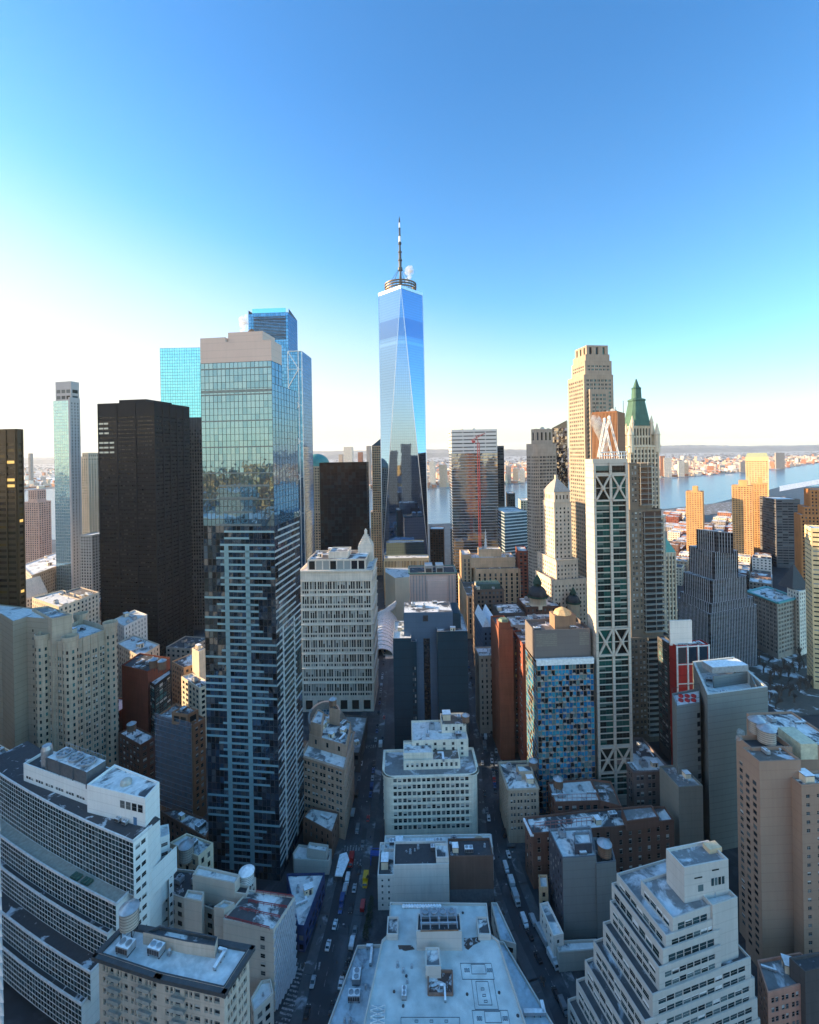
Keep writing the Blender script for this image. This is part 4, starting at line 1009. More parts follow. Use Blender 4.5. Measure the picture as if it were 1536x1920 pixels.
# 20 gothic tower
def gothic():
    d = 405; rot = 4; b = Bld('gothic_tower', 'ornate gothic tower with a green copper spire', V2(W(1205, 900, d).x, d + 14), 'skyscraper', wall=wallmat('terracotta', (.48, .45, .37)), pane=g_dark)
    st = style(fh=4.0, bw=3.1, pat=((.24, .76),), wb=.2, wt=.86, dep=.6, top=3, pier=.8, pierp=.7)
    P0, z0 = box(1180, 968, 1246, 964, S=1174, d=d - 6, rot=rot); b.tier(P0, z0, st, roof=snow, cornice=1)
    P1, z1 = box(1180, 836, 1236, 833, S=1172, d=d, rot=rot); b.tier(P1, z1, st, cornice=1.2, z0=z0 - 1)
    P1a = shrink(P1, 2, 2, 2, 2); z1a = W(1205, 798, d + 3).z; 
    P1b, _ = box(1186, 800, 1222, 799, S=1183, d=d + 4, rot=rot, depth=16); b.tier(P1b, z1a, style(fh=7, bw=2.8, pat=((.25, .75),), wb=.1, wt=.9, base=1, top=1.5, pier=.6, pierp=.5), z0=z1 - 1, cornice=.8)
    P2, z2 = box(1238, 1100, 1262, 1098, d=d - 2, rot=rot, depth=40); 
    c = cen(P1b); wdt = (P1b[1] - P1b[0]).length / 2
    def ring(zz, r): 
        return [(c.x + r * cos(radians(rot) + pi / 4 + k * pi / 2 + s_), c.y + r * sin(radians(rot) + pi / 4 + k * pi / 2 + s_), zz) for k in range(4) for s_ in (-.16, .16)]
    def tz(y): return W(1197, y, d + 8).z
    rp = MB(); pr = [(1.30, 800), (1.24, 796), (.78, 752), (.86, 751), (.84, 748), (.48, 746), (.44, 728), (.5, 727), (.30, 724), (.05, 709)]
    rs = [ring(tz(y) if y < 800 else z1a, r * wdt) for r, y in pr]
    for q, r in zip(rs, rs[1:]):
        for k in range(8): j = (k + 1) % 8; rp.quad(q[k], q[j], r[j], r[k])
    for k in range(3):
        for i in range(-2 + k // 2, 3 - k // 2):
            zz = tz(790 - k * 12); h = wdt * (1.15 - .16 * k) * .76; rp.bar((c.x + i * 2.2, c.y - h - .2, zz), (c.x + i * 2.2, c.y - h + .8, zz + 2.4), 1.1)
    b.part('copper_spire', rp, copper)
    for i in range(4):
        tl = MB(); p = P1[i]
        tl.lathe((*(p + (cen(P1) - p) * .1), z1 - 6), ((2.4, 0), (2.4, 15), (2.8, 15.5), (2.0, 18), (.2, 26)), 8); b.part('turret', tl, b.wm[0]); tl = MB()
        p = P1b[i]; tl.lathe((*p, z1a - 8), ((1.5, 0), (1.5, 10), (1.8, 10.4), (.2, 17)), 8); b.part('turret', tl, b.wm[0])
    Pw, zw = box(1246, 1036, 1268, 1034, d=d - 4, rot=rot, depth=14); b.tier(Pw, zw, st, roof=snow)
    m = MB(); q = Pw; cc = cen(q); 
    for i in range(4): m.ngon([(*q[i], zw), (*q[(i + 1) % 4], zw), (cc.x - 3, cc.y, zw + 17)])
    b.part('copper_roof', m, flat('bright_verdigris', (.08, .28, .23), .6)); b.done()
gothic()
# 21 dark balcony tower in front of it
g_bal = panemat('balcony_window', [(.01, .01, .012), (.32, .33, .32), (.015, .015, .015), (.22, .23, .23), (.01, .01, .01), (.06, .06, .06)], rough=.15)
def balcony_tower():
    d = 330; b = Bld('apartment_tower', 'dark grey stone tower with stacked corner balconies in front of the gothic tower', V2(W(1210, 1100, d).x, d + 12), 'skyscraper', wall=wallmat('umber_stone', (.17, .145, .12)), pane=g_bal)
    st = style(fh=3.9, bw=5.4, pat=((.18, .42), (.58, .88)), wb=.25, wt=.78, dep=.5, top=1, mull=2, mg=1)
    tiers = [(1180, 1258, 1196, 0, 26), (1180, 1240, 956, 2, 22), (1180, 1222, 869, 4, 18)]
    z0 = 0; bl = MB()
    for L, R, y, df, dep in tiers:
        P, z = box(L, y, R, y - .5, d=d + df, rot=6, depth=dep); b.tier(P, z, st, z0=max(0, z0 - 1), roof=tar, cornice=.5)
        A, B = P[0], P[1]; e = unit(B - A); n = V2(e.y, -e.x); zz = max(z0 + 3, z - (70 if y > 1100 else 200)); Ln = (B - A).length
        gz = MB(); ga, gb = A + e * Ln * .42 + n * .07, B - e * .4 + n * .07; gz.quad((*ga, zz), (*gb, zz), (*gb, z - 1.5), (*ga, z - 1.5)); b.part('balcony_recess_sheet', gz, flat('balcony_recess_dark', (.02, .022, .025), .15)); k = 0  # flat dark sheet stands in for the shaded recess behind the balconies
        while zz < z - 2:
            q = [A + e * Ln * .40 - n * .3, B - n * .3, B + n * 2.6 + e * 1.2, A + e * Ln * .40 + n * 2.6]
            bl.prism(ccw(q), zz, zz + .35, 0, 0, True)
            for s_ in (q[2], q[3], (q[2] + q[3]) / 2): bl.bar((*s_, zz), (*s_, zz + 3.9), .3)
            bl.bar((*q[2], zz + 1.3), (*q[3], zz + 1.3), .12); zz += 3.9; b.part('balcony', bl, flat('balcony_concrete', (.34, .31, .27), .7)); bl = MB()
        z0 = z
    b.done()
balcony_tower()
# 22 dark stepped office block
def ziggurat_dark():
    b = Bld('office_building', 'dark stepped office block with thin white mullions', (W(1345, 1100, 450).x, 455), 'office building', wall=wallmat('steel_charcoal', (.04, .04, .05)), pane=g_black, trim=flat('white_mullion', (.62, .62, .64), .4))
    st = style(fh=3.9, bw=2.1, pat=((.1, .9),), wb=.35, wt=.95, dep=.2, top=1, base=4, pier=.28, pierp=.35, mg=.1)
    TS = [((1306, 992), (1343, 997), (1375, 999), 437), ((1292, 1023), (1338, 1035), (1384, 1032), 434), ((1282, 1072), (1334, 1088), (1401, 1079), 430), ((1276, 1109), (1332, 1132), (1413, 1119), 427), ((1271, 1120), (1330, 1151), (1420, 1134), 424)]
    z0 = None; out = []
    for t in TS: out.append(pxpoly(t[:3], d0=t[3], k=1, para=True))
    for i, (P, z) in enumerate(out): b.tier(P, z, st, z0=(out[i + 1][1] - 1) if i + 1 < len(out) else 0, roof=greyroof, par=.6)
    b.clutter(shrink(out[0][0], 1, 1, 1, 1), out[0][1] - .6, 2); b.done()
ziggurat_dark()
# 23 far right golden towers
for (L, R, S, y, d, rot, lab, top) in [
    (1286, 1317, 1332, 921, 850, -38, 'golden brick apartment tower by the river, leftmost of the riverside group', 1),
    (1372, 1411, 1432, 910, 830, -38, 'paired golden apartment tower with a shaded right side, lower front one', 1),
    (1408, 1440, 1448, 906, 860, -38, 'narrower golden apartment tower joined behind the paired one', 1)]:
    P, z = box(L, y, R, y, S=S, d=d, rot=rot); b = Bld('apartment_tower', lab, cen(P), 'skyscraper', wall=goldstone, pane=g_dark)
    b.tier(P, z, style(fh=3.4, bw=4, pat=((.2, .8),), wb=.4, wt=.85, dep=.7, top=2), roof=brownroof); b.tier(shrink(P, 10, 8, 5, 5), z + 9, PLAIN, z0=z - 1, roof=brownroof); b.done()
def rivertower():
    d = 1050; P, z = box(1398, 857, 1441, 856, S=1462, d=d, rot=-38); b = Bld('office_tower', 'tallest golden riverside tower with a pale green crown', cen(P), 'skyscraper', wall=wallmat('yellow_stone_b', (.58, .46, .26)), pane=g_pale)
    b.tier(P, z, style(fh=4.4, bw=5, pat=((.2, .8),), wb=.3, wt=.8, dep=.6, top=8), roof=greyroof)
    c = MB(); Q = shrink(P, 3, 3, 3, 3)
    for i in range(4): 
        a, e_ = P[i], P[(i + 1) % 4]; ia, ie = Q[i], Q[(i + 1) % 4]; c.quad((*a, z), (*e_, z), (*ie, z + 9), (*ia, z + 9))
    c.ngon([(*p, z + 9) for p in Q]); b.part('crown', c, flat('pale_verdigris', (.34, .36, .22), .6)); b.done()
rivertower()
P, z = box(1455, 936, 1500, 930, d=800, rot=-10, depth=50)
b = simple('office_building', 'blue grey banded office block beside the tallest golden riverside tower', P, z, wallmat('dusk_blue_panel', (.09, .09, .10)), g_dark, style(fh=4.4, bw=9, pat=((.03, .97),), wb=.35, wt=.8)); b.done()
def deco():
    d = 560; b = Bld('office_tower', 'orange lit stepped art deco tower at the right edge', V2(W(1530, 950, d).x, d + 20), 'skyscraper', wall=wallmat('orange_brick', (.38, .19, .08)), pane=g_dark)
    st = style(fh=4, bw=3.4, pat=((.25, .7),), dep=.5, pier=.9, pierp=.5)
    for L, R, y, df in ((1500, 1620, 965, 0), (1507, 1620, 950, 6), (1519, 1620, 918, 10), (1502, 1512, 972, -3)):
        P, z = box(L, y, R, y, d=d + df, rot=-28, depth=25); b.tier(P, z, st, roof=brownroof)
    b.done()
deco()
P, z = box(1521, 990, 1600, 985, d=400, rot=-28, depth=20); b = simple('office_tower', 'pale gold slab cut by the right edge above the dark pyramid roof', P, z, wallmat('gold_panel', (.62, .50, .30)), g_pale, style(fh=4, bw=5, pat=((.05, .95),), wb=.3, wt=.6, dep=.3)); b.done()
# 24 cornice block, white block with dark pyramid
P, z = pxpoly([(1401, 1108), (1458, 1130), (1496, 1120)], d0=455, k=1, para=True)
b = Bld('office_building', 'grey stone block with green copper cornice at the park', cen(P), 'office building', wall=greystone, pane=g_dark)
b.tier(P, z, style(fh=4.2, bw=4.6, pat=((.2, .45), (.55, .8)), wb=.2, wt=.78, dep=.5), roof=snow, clutter=6)
cp = MB()
for i in range(4):
    A, B = P[i], P[(i + 1) % 4]; cp.bar((*A, z - .5), (*B, z - .5), 2.6, 0, 1.4)
b.part('cornice', cp, flat('cornice_verdigris', (.10, .34, .33), .6)); b.done()
P, z = pxpoly([(1476, 1100), (1499, 1109), (1528, 1100)], d0=462, k=1, para=True)
b = Bld('office_building', 'white arched office block with a dark pyramid tower roof', cen(P), 'office building', wall=whitestone, pane=g_dark)
b.tier(P, z, style(fh=4, bw=3.6, pat=((.28, .72),), dep=.5), roof=snow)
pm = MB(); c = P[0] + (cen(P) - P[0]) * .5
for i in range(4):
    q = [V2(c.x + 9 * x, c.y + 9 * y) for x, y in ((-1, -1), (1, -1), (1, 1), (-1, 1))]; pm.ngon([(*q[i], z), (*q[(i + 1) % 4], z), (c.x, c.y, z + 24)])
b.part('pyramid_roof', pm, flat('black_slate', (.035, .035, .04), .6)); b.done()
# ------------------------------------------------------------------ MIDDLE AND NEAR BUILDINGS
# 195: tall layered white office block
def layered():
    P, z = box(563, 1070, 697, 1073, S=702, d=378, rot=-1, depth=42)
    b = Bld('office_building', 'tall pale classical office block of stacked colonnades in front of the black hotel', cen(P), 'office building', wall=wallmat('pale_granite', (.52, .50, .46)), pane=g_pale)
    A, B, C, D = P; L = (B - A).length
    st = style(fh=13.3, bw=6.2, pat=((.10, .32), (.39, .61), (.68, .90)), wb=.32, wt=.86, dep=.7, top=.5, base=.3, band=0)
    st2 = style(fh=13.3, bw=6.2, pat=((.10, .32), (.39, .61), (.68, .90)), wb=.06, wt=.22, dep=.6, top=.5, base=.3)
    z0 = 12.0; n = 8; fh = (z - 8 - z0) / n
    s0 = style(fh=11, bw=9, pat=((.2, .8),), wb=.1, wt=.8, dep=1.2, base=.5, top=.5)
    for i in range(4): b.facade(P[i], P[(i + 1) % 4], 0, z0, s0)
    for k in range(n):
        za = z0 + k * fh; lo = fh * .30
        for i in range(4):
            b.facade(P[i], P[(i + 1) % 4], za, za + lo, style(fh=lo, bw=6.2, pat=((.10, .32), (.39, .61), (.68, .90)), wb=.3, wt=.9, dep=.6, top=0, base=0))
            b.facade(P[i], P[(i + 1) % 4], za + lo, za + fh, style(fh=fh - lo, bw=6.2, pat=((.10, .32), (.39, .61), (.68, .90)), wb=.1, wt=.84, dep=.9, top=0, base=0, mull=1, pier=1.0, pierp=.5))
            e = unit(P[(i + 1) % 4] - P[i]); nn = V2(e.y, -e.x)
            def PP(u, zz, o=0, A=P[i], t=e, nn=nn): return (A.x + t.x * u + nn.x * o, A.y + t.y * u + nn.y * o, zz)
            b.ledge(PP, (P[(i + 1) % 4] - P[i]).length, za + fh - .9, za + fh - .2, .9)
    b.tier(P, z, PLAIN, z0=z - 8, roof=snow, cornice=1.2)
    b.tier(shrink(P, 5, 5, 4, 2), z + 8, style(fh=6.5, bw=6, pat=((.08, .92),), wb=.05, wt=.95, base=.3, top=1, dep=.5), z0=z - 1, roof=halfsnow, clutter=6)
    Q = shrink(P, L * .36, L * .36, 12, 10); b.tier(Q, z + 12.5, PLAIN, z0=z + 7, roof=greyroof); 
    # little stepped pyramid behind the right corner
    c = cen([W(686, 1000, 415).xy, W(686, 1000, 417).xy]); zb = W(686, 1022, 415).z
    m = MB()
    for k in range(6): m.box((c.x, c.y, zb + k * 1.8), 12 - k * 1.9, 12 - k * 1.9, 1.8)
    m.box((c.x, c.y, 0), 13, 13, zb); m.lathe((c.x, c.y, zb + 10.8), ((1.2, 0), (1.4, 2), (.2, 4)), 8); b.part('stepped_pyramid', m, b.wm[0]); b.done()
layered()
# dark hotel slab
def hotel():
    P, z = box(737, 1197, 771, 1195, d=325, rot=0, depth=34)
    b = Bld('hotel', 'dark blue windowless hotel slab with a pale recessed centre and a black window slot', cen([P[0], W(877, 1190, 325).xy]), 'hotel', wall=slate, pane=g_pale, trim=flat('roof_rim', (.35, .36, .37)))
    b.tier(P, z, PLAIN, roof=snow, clutter=5)
    P2, z2 = box(771, 1203, 781, 1203, d=327, rot=0, depth=18); b.tier(P2, z2, PLAIN, roof=tar)
    A = P2[0]; B = P2[1]
    for k in range(14): 
        zz = 6 + k * (z2 - 22) / 14
        for p, q in ((.2, .42), (.56, .78)): b.win.append((-1, tuple((*(A + (B - A) * u - V2(0, .05)), h) for u, h in ((p, zz), (q, zz), (q, zz + 2), (p, zz + 2))), 0, V2(0, -1)))
    P3, z3 = box(820, 1184, 877, 1183, d=324, rot=0, depth=34); b.tier(P3, z3, PLAIN, roof=halfsnow, clutter=4)
    b.done()
    b2 = b
    Pm, zm = box(757, 1149, 849, 1149, d=331, rot=0, depth=24); mm = MB(); mm.prism(Pm, 0, zm); b.part('centre_wall', mm, [bluegrey]); b.tops.append((Pm, zm)); 
    r = MB(); r.ngon([(*p, zm + .05) for p in inset(Pm, .4)]); b.part('roof', r, halfsnow)
    Pr, zr = box(849, 1150, 864, 1150, d=331.5, rot=0, depth=24); mm = MB(); mm.prism(Pr, 0, zr); b.part('side_wall', mm, slate)
    A, B = Pm[0], Pm[1]
    def at(px, py): p = W(px, py, 330.9); return p
    sl_ = MB(); a, c = at(794, 1197), at(806, 1197); sl_.quad((a.x, a.y, 0), (c.x, c.y, 0), (c.x, c.y, c.z), (a.x, a.y, a.z)); 
    o = b.part('window_slot', sl_, flat('slot_glass', (.012, .014, .018), .15))
    sq = MB(); a, c = at(793, 1154), at(803, 1165); sq.quad((a.x, a.y, c.z), (c.x, c.y, c.z), (c.x, c.y, a.z), (a.x, a.y, a.z)); b.part('louvre', sq, m_dframe)
    b.clutter(inset(P3, 1), z3 - 1, 2, ('fan_unit', 'bulkhead')); b.clutter(inset(Pm, 1), zm, 6, ('vent_pipe', 'hvac_unit'))
hotel()
# white round cornered block
def rounded():
    P, z = box(719, 1456, 897, 1453, d=251, rot=1, depth=22)
    A, B, C, D = P; e = unit(B - A); n = unit(D - A); r = 4.5
    def arc(c, a0): return [c + V2(cos(a0 + k * pi / 12) * r, sin(a0 + k * pi / 12) * r) for k in range(7)]
    th = atan2(e.y, e.x)
    Q = arc(A + e * r + n * r, th + pi)[0:7] + arc(B - e * r + n * r, th + 1.5 * pi) + [C, D]
    b = Bld('office_building', 'white classical block with rounded corners filling the wedge between the two streets', cen(P), 'office building', wall=wallmat('ivory_terracotta', (.60, .60, .54)), pane=g_dark)
    st = style(fh=3.85, bw=5.2, pat=((.08, .44), (.56, .92)), wb=.20, wt=.80, dep=.4, top=.6, base=5, mull=1, band=1, bandh=.45, bandp=.4, mg=.4)
    stc = style(fh=3.85, bw=1.2, pat=((.15, .85),), wb=.28, wt=.78, dep=.3, top=.6, base=5, band=1, bandh=.45, bandp=.4, mg=.1)
    b.tier(Q, z, st, roof=greyroof, cornice=.9)
    Q1 = shrink(P, 11, 9, 6, -2); b.tier(Q1, z + 4.2, style(fh=3, bw=2.6, pat=((.25, .75),), wb=.25, wt=.8, base=.4, top=.8, mull=1), z0=z - 1, roof=brownroof, clutter=4)
    Q2 = shrink(P, 11, 24, 8, 4); b.tier(Q2, z + 7, PLAIN, z0=z + 3, roof=snow)
    Q3 = shrink(P, 16, 3, 16, -14); b.tier(Q3, z + 9, style(fh=3, bw=5, pat=((.3, .6),), base=2, top=1, mull=1), z0=0, roof=snow, clutter=5)
    Q4 = shrink(P, 34, 3, 24, -14); b.tier(Q4, z + 13, style(fh=3, bw=5, pat=((.3, .6),), base=.4, top=.8, mull=1), z0=z + 8, roof=brownroof, clutter=2)
    b.done()
    water_tower(W(874, 1380, 277).xy, z + 12, 2.2, 3.6, 'wooden water tank with a striped cone roof behind the white rounded block', 2)
rounded()
# white box and brick box at the near wedge
P, z = box(708, 1641, 739, 1641, d=213, rot=0, depth=18)
b = Bld('office_building', 'plain white party wall building with terraces, in front of the white rounded block', cen(P), 'building', wall=whiteplaster, pane=g_dark)
b.tier(P, z, style(fh=3.1, bw=3.8, pat=((.3, .6),), wb=.3, wt=.72, base=1, top=1, dep=.25, mull=1), roof=halfsnow, clutter=5)
Q, z2 = box(738, 1622, 842, 1622, d=213.3, rot=0, depth=13); b.tier(Q, z2, PLAIN, roof=tar, clutter=4)
Q, z3 = box(720, 1600, 820, 1600, d=226, rot=0, depth=8); b.tier(Q, z3, PLAIN, roof=snow, clutter=6)
Q, z3 = box(818, 1608, 842, 1608, d=214.5, rot=0, depth=8); b.tier(Q, z3, PLAIN, z0=z2 - 1, roof=halfsnow); b.done()
P, z = box(843, 1606, 925, 1606, d=214, rot=0, depth=10)
b = simple('office_building', 'dark brown brick party wall building right of the plain white one', P, z, wallmat('umber_brick', (.11, .075, .065), course=.8), g_dark, PLAIN, roof=tar, clutter=3)
q = MB(); q.quad((*(P[0] - V2(0, .06)), 0), (*(P[1] - V2(0, .06)), 0), (*(P[1] - V2(0, .06)), 8), (*(P[0] - V2(0, .06)), 8)); b.part('rendered_base', q, flat('grey_render', (.10, .115, .13), .8)); b.done()
P, z = box(720, 1592, 925, 1592, d=226.5, rot=0, depth=8)
b = simple('office_building', 'low snow covered roofs with air units behind the brown party wall', P, z, whiteplaster, g_dark, PLAIN, roof=snow, clutter=9)
b.done()
water_tower(V2(W(900, 1590, 224).x, 226), z, 2.4, 1.4, 'squat tan water tank behind the brown party wall', 2.4, roofm=flat('tan_roof', (.45, .33, .22)))
# blue construction shed and awning by the left street
# big snow roofed building in front
def frontroof():
    z = 22
    P = ccw([V2(*Z(x, y, z)[:2]) for x, y in [(731, 1691), (913, 1693), (919, 1750), (935, 1762), (1000, 1960), (672, 1960), (716, 1762), (729, 1750)]])
    b = Bld('office_building', 'wide snow covered roof with plant house and brown courtyard at the bottom centre', cen(P), 'building', wall=wallmat('pale_wall', (.45, .46, .46), var=.06), pane=g_dark)
    sn = patchmat('smooth_snow', (.44, .50, .50), (.60, .64, .62), .05, .35, .60, fine=.1)
    b.tier(P, z, style(fh=4, bw=4, pat=((.2, .8),)), roof=sn, par=.9)
    def zp(x, y, zz=z): return V2(*Z(x, y, zz)[:2])
    def blk(pts, zb, zt, roof=halfsnow, st=PLAIN):
        Q = ccw([zp(x, y, zt) for x, y in pts]); b.tier(Q, zt, st, z0=zb, roof=roof, par=.7); return Q
    Q = blk([(783, 1712), (863, 1712), (866, 1746), (781, 1746)], z - 1, z + 6.5, tar)
    Q2 = blk([(798, 1776), (824, 1776), (827, 1812), (798, 1812)], z - 1, z + 3.5, snow)
    Q3 = blk([(727, 1718), (748, 1718), (746, 1752), (725, 1752)], z - 1, z + 1.4, halfsnow); Q3 = blk([(893, 1718), (915, 1718), (921, 1752), (897, 1752)], z - 1, z + 1.4, halfsnow)
    zq = z + 5.8; c = cen(Q); Lx = (Q[1] - Q[0]).length
    t = MB()
    for k in range(4): t.lathe((c.x - Lx * .3 + k * Lx * .2, c.y + 3.4, zq + 1.0), ((1.3, 0), (1.35, .8), (1.0, .8), (.9, .3)), 16, 0)
    t.box((c.x, c.y + 3.4, zq), Lx * .84, 3.2, 1.0, 0, 0)
    for k in range(5): t.bar((c.x - Lx * .4 + k * Lx * .2, c.y - 3, zq + 1.2), (c.x - Lx * .4 + k * Lx * .2, c.y + 2, zq + 1.4), .35, 0)
    t.bar((c.x - Lx * .42, c.y - 1, zq + 1.2), (c.x + Lx * .42, c.y - 1, zq + 1.2), .6, 0); t.bar((c.x - Lx * .42, c.y - 3.4, zq + .8), (c.x + Lx * .42, c.y - 3.4, zq + .8), .3, 1); t.lathe((c.x, c.y, zq), ((.5, 0), (.5, 2.2)), 10, 0)
    b.part('cooling_plant', t, [m_metal, flat('rusty_pipe', (.28, .13, .06), .6)])
    bal = MB()
    for k in range(14): p = zp(757 + k * 5.2, 1697); bal.lathe((*p, z - .9), ((.5, 0), (.8, .5), (.5, .9)), 10)
    b.part('roof_vent', bal, m_snow)
    ct = MB(); pts = [(803, 1819), (848, 1819), (849, 1862), (803, 1862)]; q = [zp(x, y) for x, y in pts]
    ct.ngon([(*p, z - .8) for p in ccw(q)], 0)
    for i in range(4): ct.bar((*q[i], z - .5), (*q[(i + 1) % 4], z - .5), .5, 1, .9)
    b.part('courtyard', ct, [patchmat('courtyard_floor', (.09, .05, .04), (.6, .62, .64), .35, .48, .56), flat('courtyard_wall', (.25, .14, .10), .8)])
    for pts in ([(870, 1755), (897, 1753), (901, 1762), (888, 1768), (878, 1777), (870, 1772)], [(746, 1768), (772, 1768), (778, 1776), (760, 1779), (748, 1776)]):
        bare = MB(); bare.ngon([(*p, z - .88) for p in ccw([zp(x, y) for x, y in pts])])
        b.part('bare_patch', bare, patchmat('bare_deck', (.08, .055, .045), (.5, .52, .54), .6, .55, .6))
    ln = MB(); lm_ = flat('roof_outline', (.10, .12, .14), .8)
    def rectpx(x0, y0, x1, y1, sk=0):
        q = [zp(x0, y0), zp(x1, y0), zp(x1 + sk, y1), zp(x0 + sk * .7, y1)]
        for i in range(4): ln.bar((*q[i], z - .84), (*q[(i + 1) % 4], z - .84), .12, 0, .1)
    for (cx, y0, sc_) in ((895, 1802, 1), (922, 1890, 1.15)):
        rectpx(cx - 32 * sc_, y0, cx + 26 * sc_, y0 + 30 * sc_, 6); rectpx(cx - 12 * sc_, y0 + 2, cx + 14 * sc_, y0 + 20 * sc_, 3)
        for s_ in (-24, 18): 
            for k in range(3): rectpx(cx + s_ * sc_ + k * 3.4, y0 + 10 * sc_, cx + s_ * sc_ + k * 3.4 + 1.8, y0 + 16 * sc_, 1)
    rectpx(892, 1836, 915, 1880, 8); rectpx(752, 1903, 862, 1918, 0); rectpx(884, 1832, 925, 1888, 10)
    for x, y in ((902, 1848), (905, 1860), (908, 1871), (778, 1908), (806, 1908), (834, 1908)): rectpx(x, y, x + 6, y + 4)
    b.part('roof_outlines', ln, lm_)
    db = MB(); random.seed(9)
    for x, y in [(762, 1826), (739, 1855), (876, 1860), (936, 1857), (971, 1900), (756, 1882), (868, 1708)]: p = zp(x, y); db.lathe((*p, z - .9), ((.5, 0), (.45, .3), (.2, .5)), 7)
    b.part('roof_drain', db, m_dark)
    b.clutter([zp(790, 1880), zp(870, 1880), zp(860, 1800), zp(862, 1815)], z - .9, 3, ('vent_pipe', 'duct')); b.clutter([zp(735, 1790), zp(790, 1790), zp(780, 1880), zp(722, 1880)], z - .9, 5, ('vent_pipe', 'vent_pipe', 'hvac_unit'))
    # glazed skylights bottom left with crossed bars
    for y in (1884, 1896, 1908):
        sk = MB(); q = [zp(697, y), zp(722, y), zp(721, y + 10), zp(694, y + 10)]; h = z - .2
        sk.ngon([(*p, h) for p in q][::-1], 0)
        for i in range(4): sk.quad((*q[i], z - .9), (*q[(i + 1) % 4], z - .9), (*q[(i + 1) % 4], h), (*q[i], h), 1)
        sk.bar((*q[0], h + .1), (*q[2], h + .1), .18, 1); sk.bar((*q[1], h + .1), (*q[3], h + .1), .18, 1); b.part('skylight', sk, [flat('frosted_glass', (.42, .48, .50), .3), m_white])
    # side terraces
    for nm, pts, zt in (('t', [(670, 1772), (718, 1770), (686, 1960), (600, 1960)], 12), ('u', [(925, 1762), (945, 1765), (1062, 1960), (1000, 1960)], 14), ('v', [(921, 1692), (932, 1692), (968, 1770), (938, 1762)], 10)):
        Q = ccw([V2(*Z(x, y, zt)[:2]) for x, y in pts]); b.tier(Q, zt, style(fh=4, bw=3.5, pat=((.1, .9),), wb=.2, wt=.85), roof=patchmat('terrace_snow', (.20, .24, .28), (.50, .58, .63), .12, .34, .44), par=1.1)
        b.clutter(inset(Q, 1.5), zt - 1.1, 9, ('hvac_unit', 'vent_pipe', 'duct', 'vent_pipe'))
    b.done()
frontroof()
# colourful glass hotel with grey plant block
def colour():
    P, z = box(1007, 1241, 1113, 1236, S=1004, d=268, rot=3, depth=22)
    b = Bld('hotel', 'blue and turquoise checkered glass block with copper floor lines under a grey plant block', cen(P), 'hotel', wall=wallmat('dark_grey_render', (.13, .12, .12), var=.06), pane=g_teal)
    A, B, C, D = P
    m = panemat('checker_glass', [(.02, .22, .42), (.01, .015, .02), (.03, .30, .50), (.02, .18, .24), (.05, .34, .44), (.01, .02, .03), (.16, .26, .26), (.02, .14, .30)], rough=.08, metal=.25)
    for i in range(4): curtain(b, P[i], P[(i + 1) % 4], 0, z - 2, 3.2, 2.05, m, flat('copper_trim', (.42, .28, .19), .5, .3), mw=.16, floorline=.34, tilt=.03)
    bal = MB(); e = unit(B - A); L = (B - A).length; n = V2(e.y, -e.x); random.seed(4)
    k = 1
    while k * 3.2 < z - 6:
        for j in range(0, 7):
            u = (j + .5 + (.22 if k % 2 else 0)) * L / 7.4; bal.box((*(A + e * u + n * .55), k * 3.2 - .35), 1.9, .8, .9, atan2(e.y, e.x), 0)
        k += 1
    b.part('window_box', bal, flat('pale_copper', (.45, .36, .30), .5, .2))
    q = MB(); q.prism([A - e * .2 + n * .9, B + n * .9, B - n * 1, A - e * .2 - n * 1][::1], z - 2, z + 1.2); b.part('parapet_band', q, m_white)
    g = MB(); g.quad((*C, 0), (*D, 0), (*D, z), (*C, z)); r = MB(); r.ngon([(*p, z) for p in P]); b.part('roof', r, snow)
    Q = [A - n * 4, B - n * 4 + e * .2, C + e * .2, D]; zt = W(1008, 1182, 272).z
    b.tier(Q, zt, PLAIN, z0=z - .5, roof=brownroof, clutter=6, par=2)
    lf = MB(); 
    for u0, u1 in ((.03, .40), (.80, .97)):
        a, c = Q[0] + (Q[1] - Q[0]) * u0 + n * .12, Q[0] + (Q[1] - Q[0]) * u1 + n * .12
        for k in range(7): lf.quad((*a, zt - 9.5 + k * 1.1), (*c, zt - 9.5 + k * 1.1), (*c, zt - 8.7 + k * 1.1), (*a, zt - 8.7 + k * 1.1))
    b.part('louvre', lf, flat('tan_louvre', (.20, .17, .14), .6))
    ph = MB(); pc = Q[0] + (Q[1] - Q[0]) * .62 - n * 10; ph.box((*pc, zt - 2), 13, 9, 8, atan2(e.y, e.x)); b.part('penthouse', ph, wallmat('brown_render', (.20, .14, .10)))
    tp = MB(); tp.lathe((*pc, zt + 6), ((5.6, 0), (4.6, 1.6), (1.5, 3.4), (.3, 3.8)), 8); b.part('penthouse_roof', tp, flat('tan_tile', (.5, .33, .16), .6)); b.done()
colour()
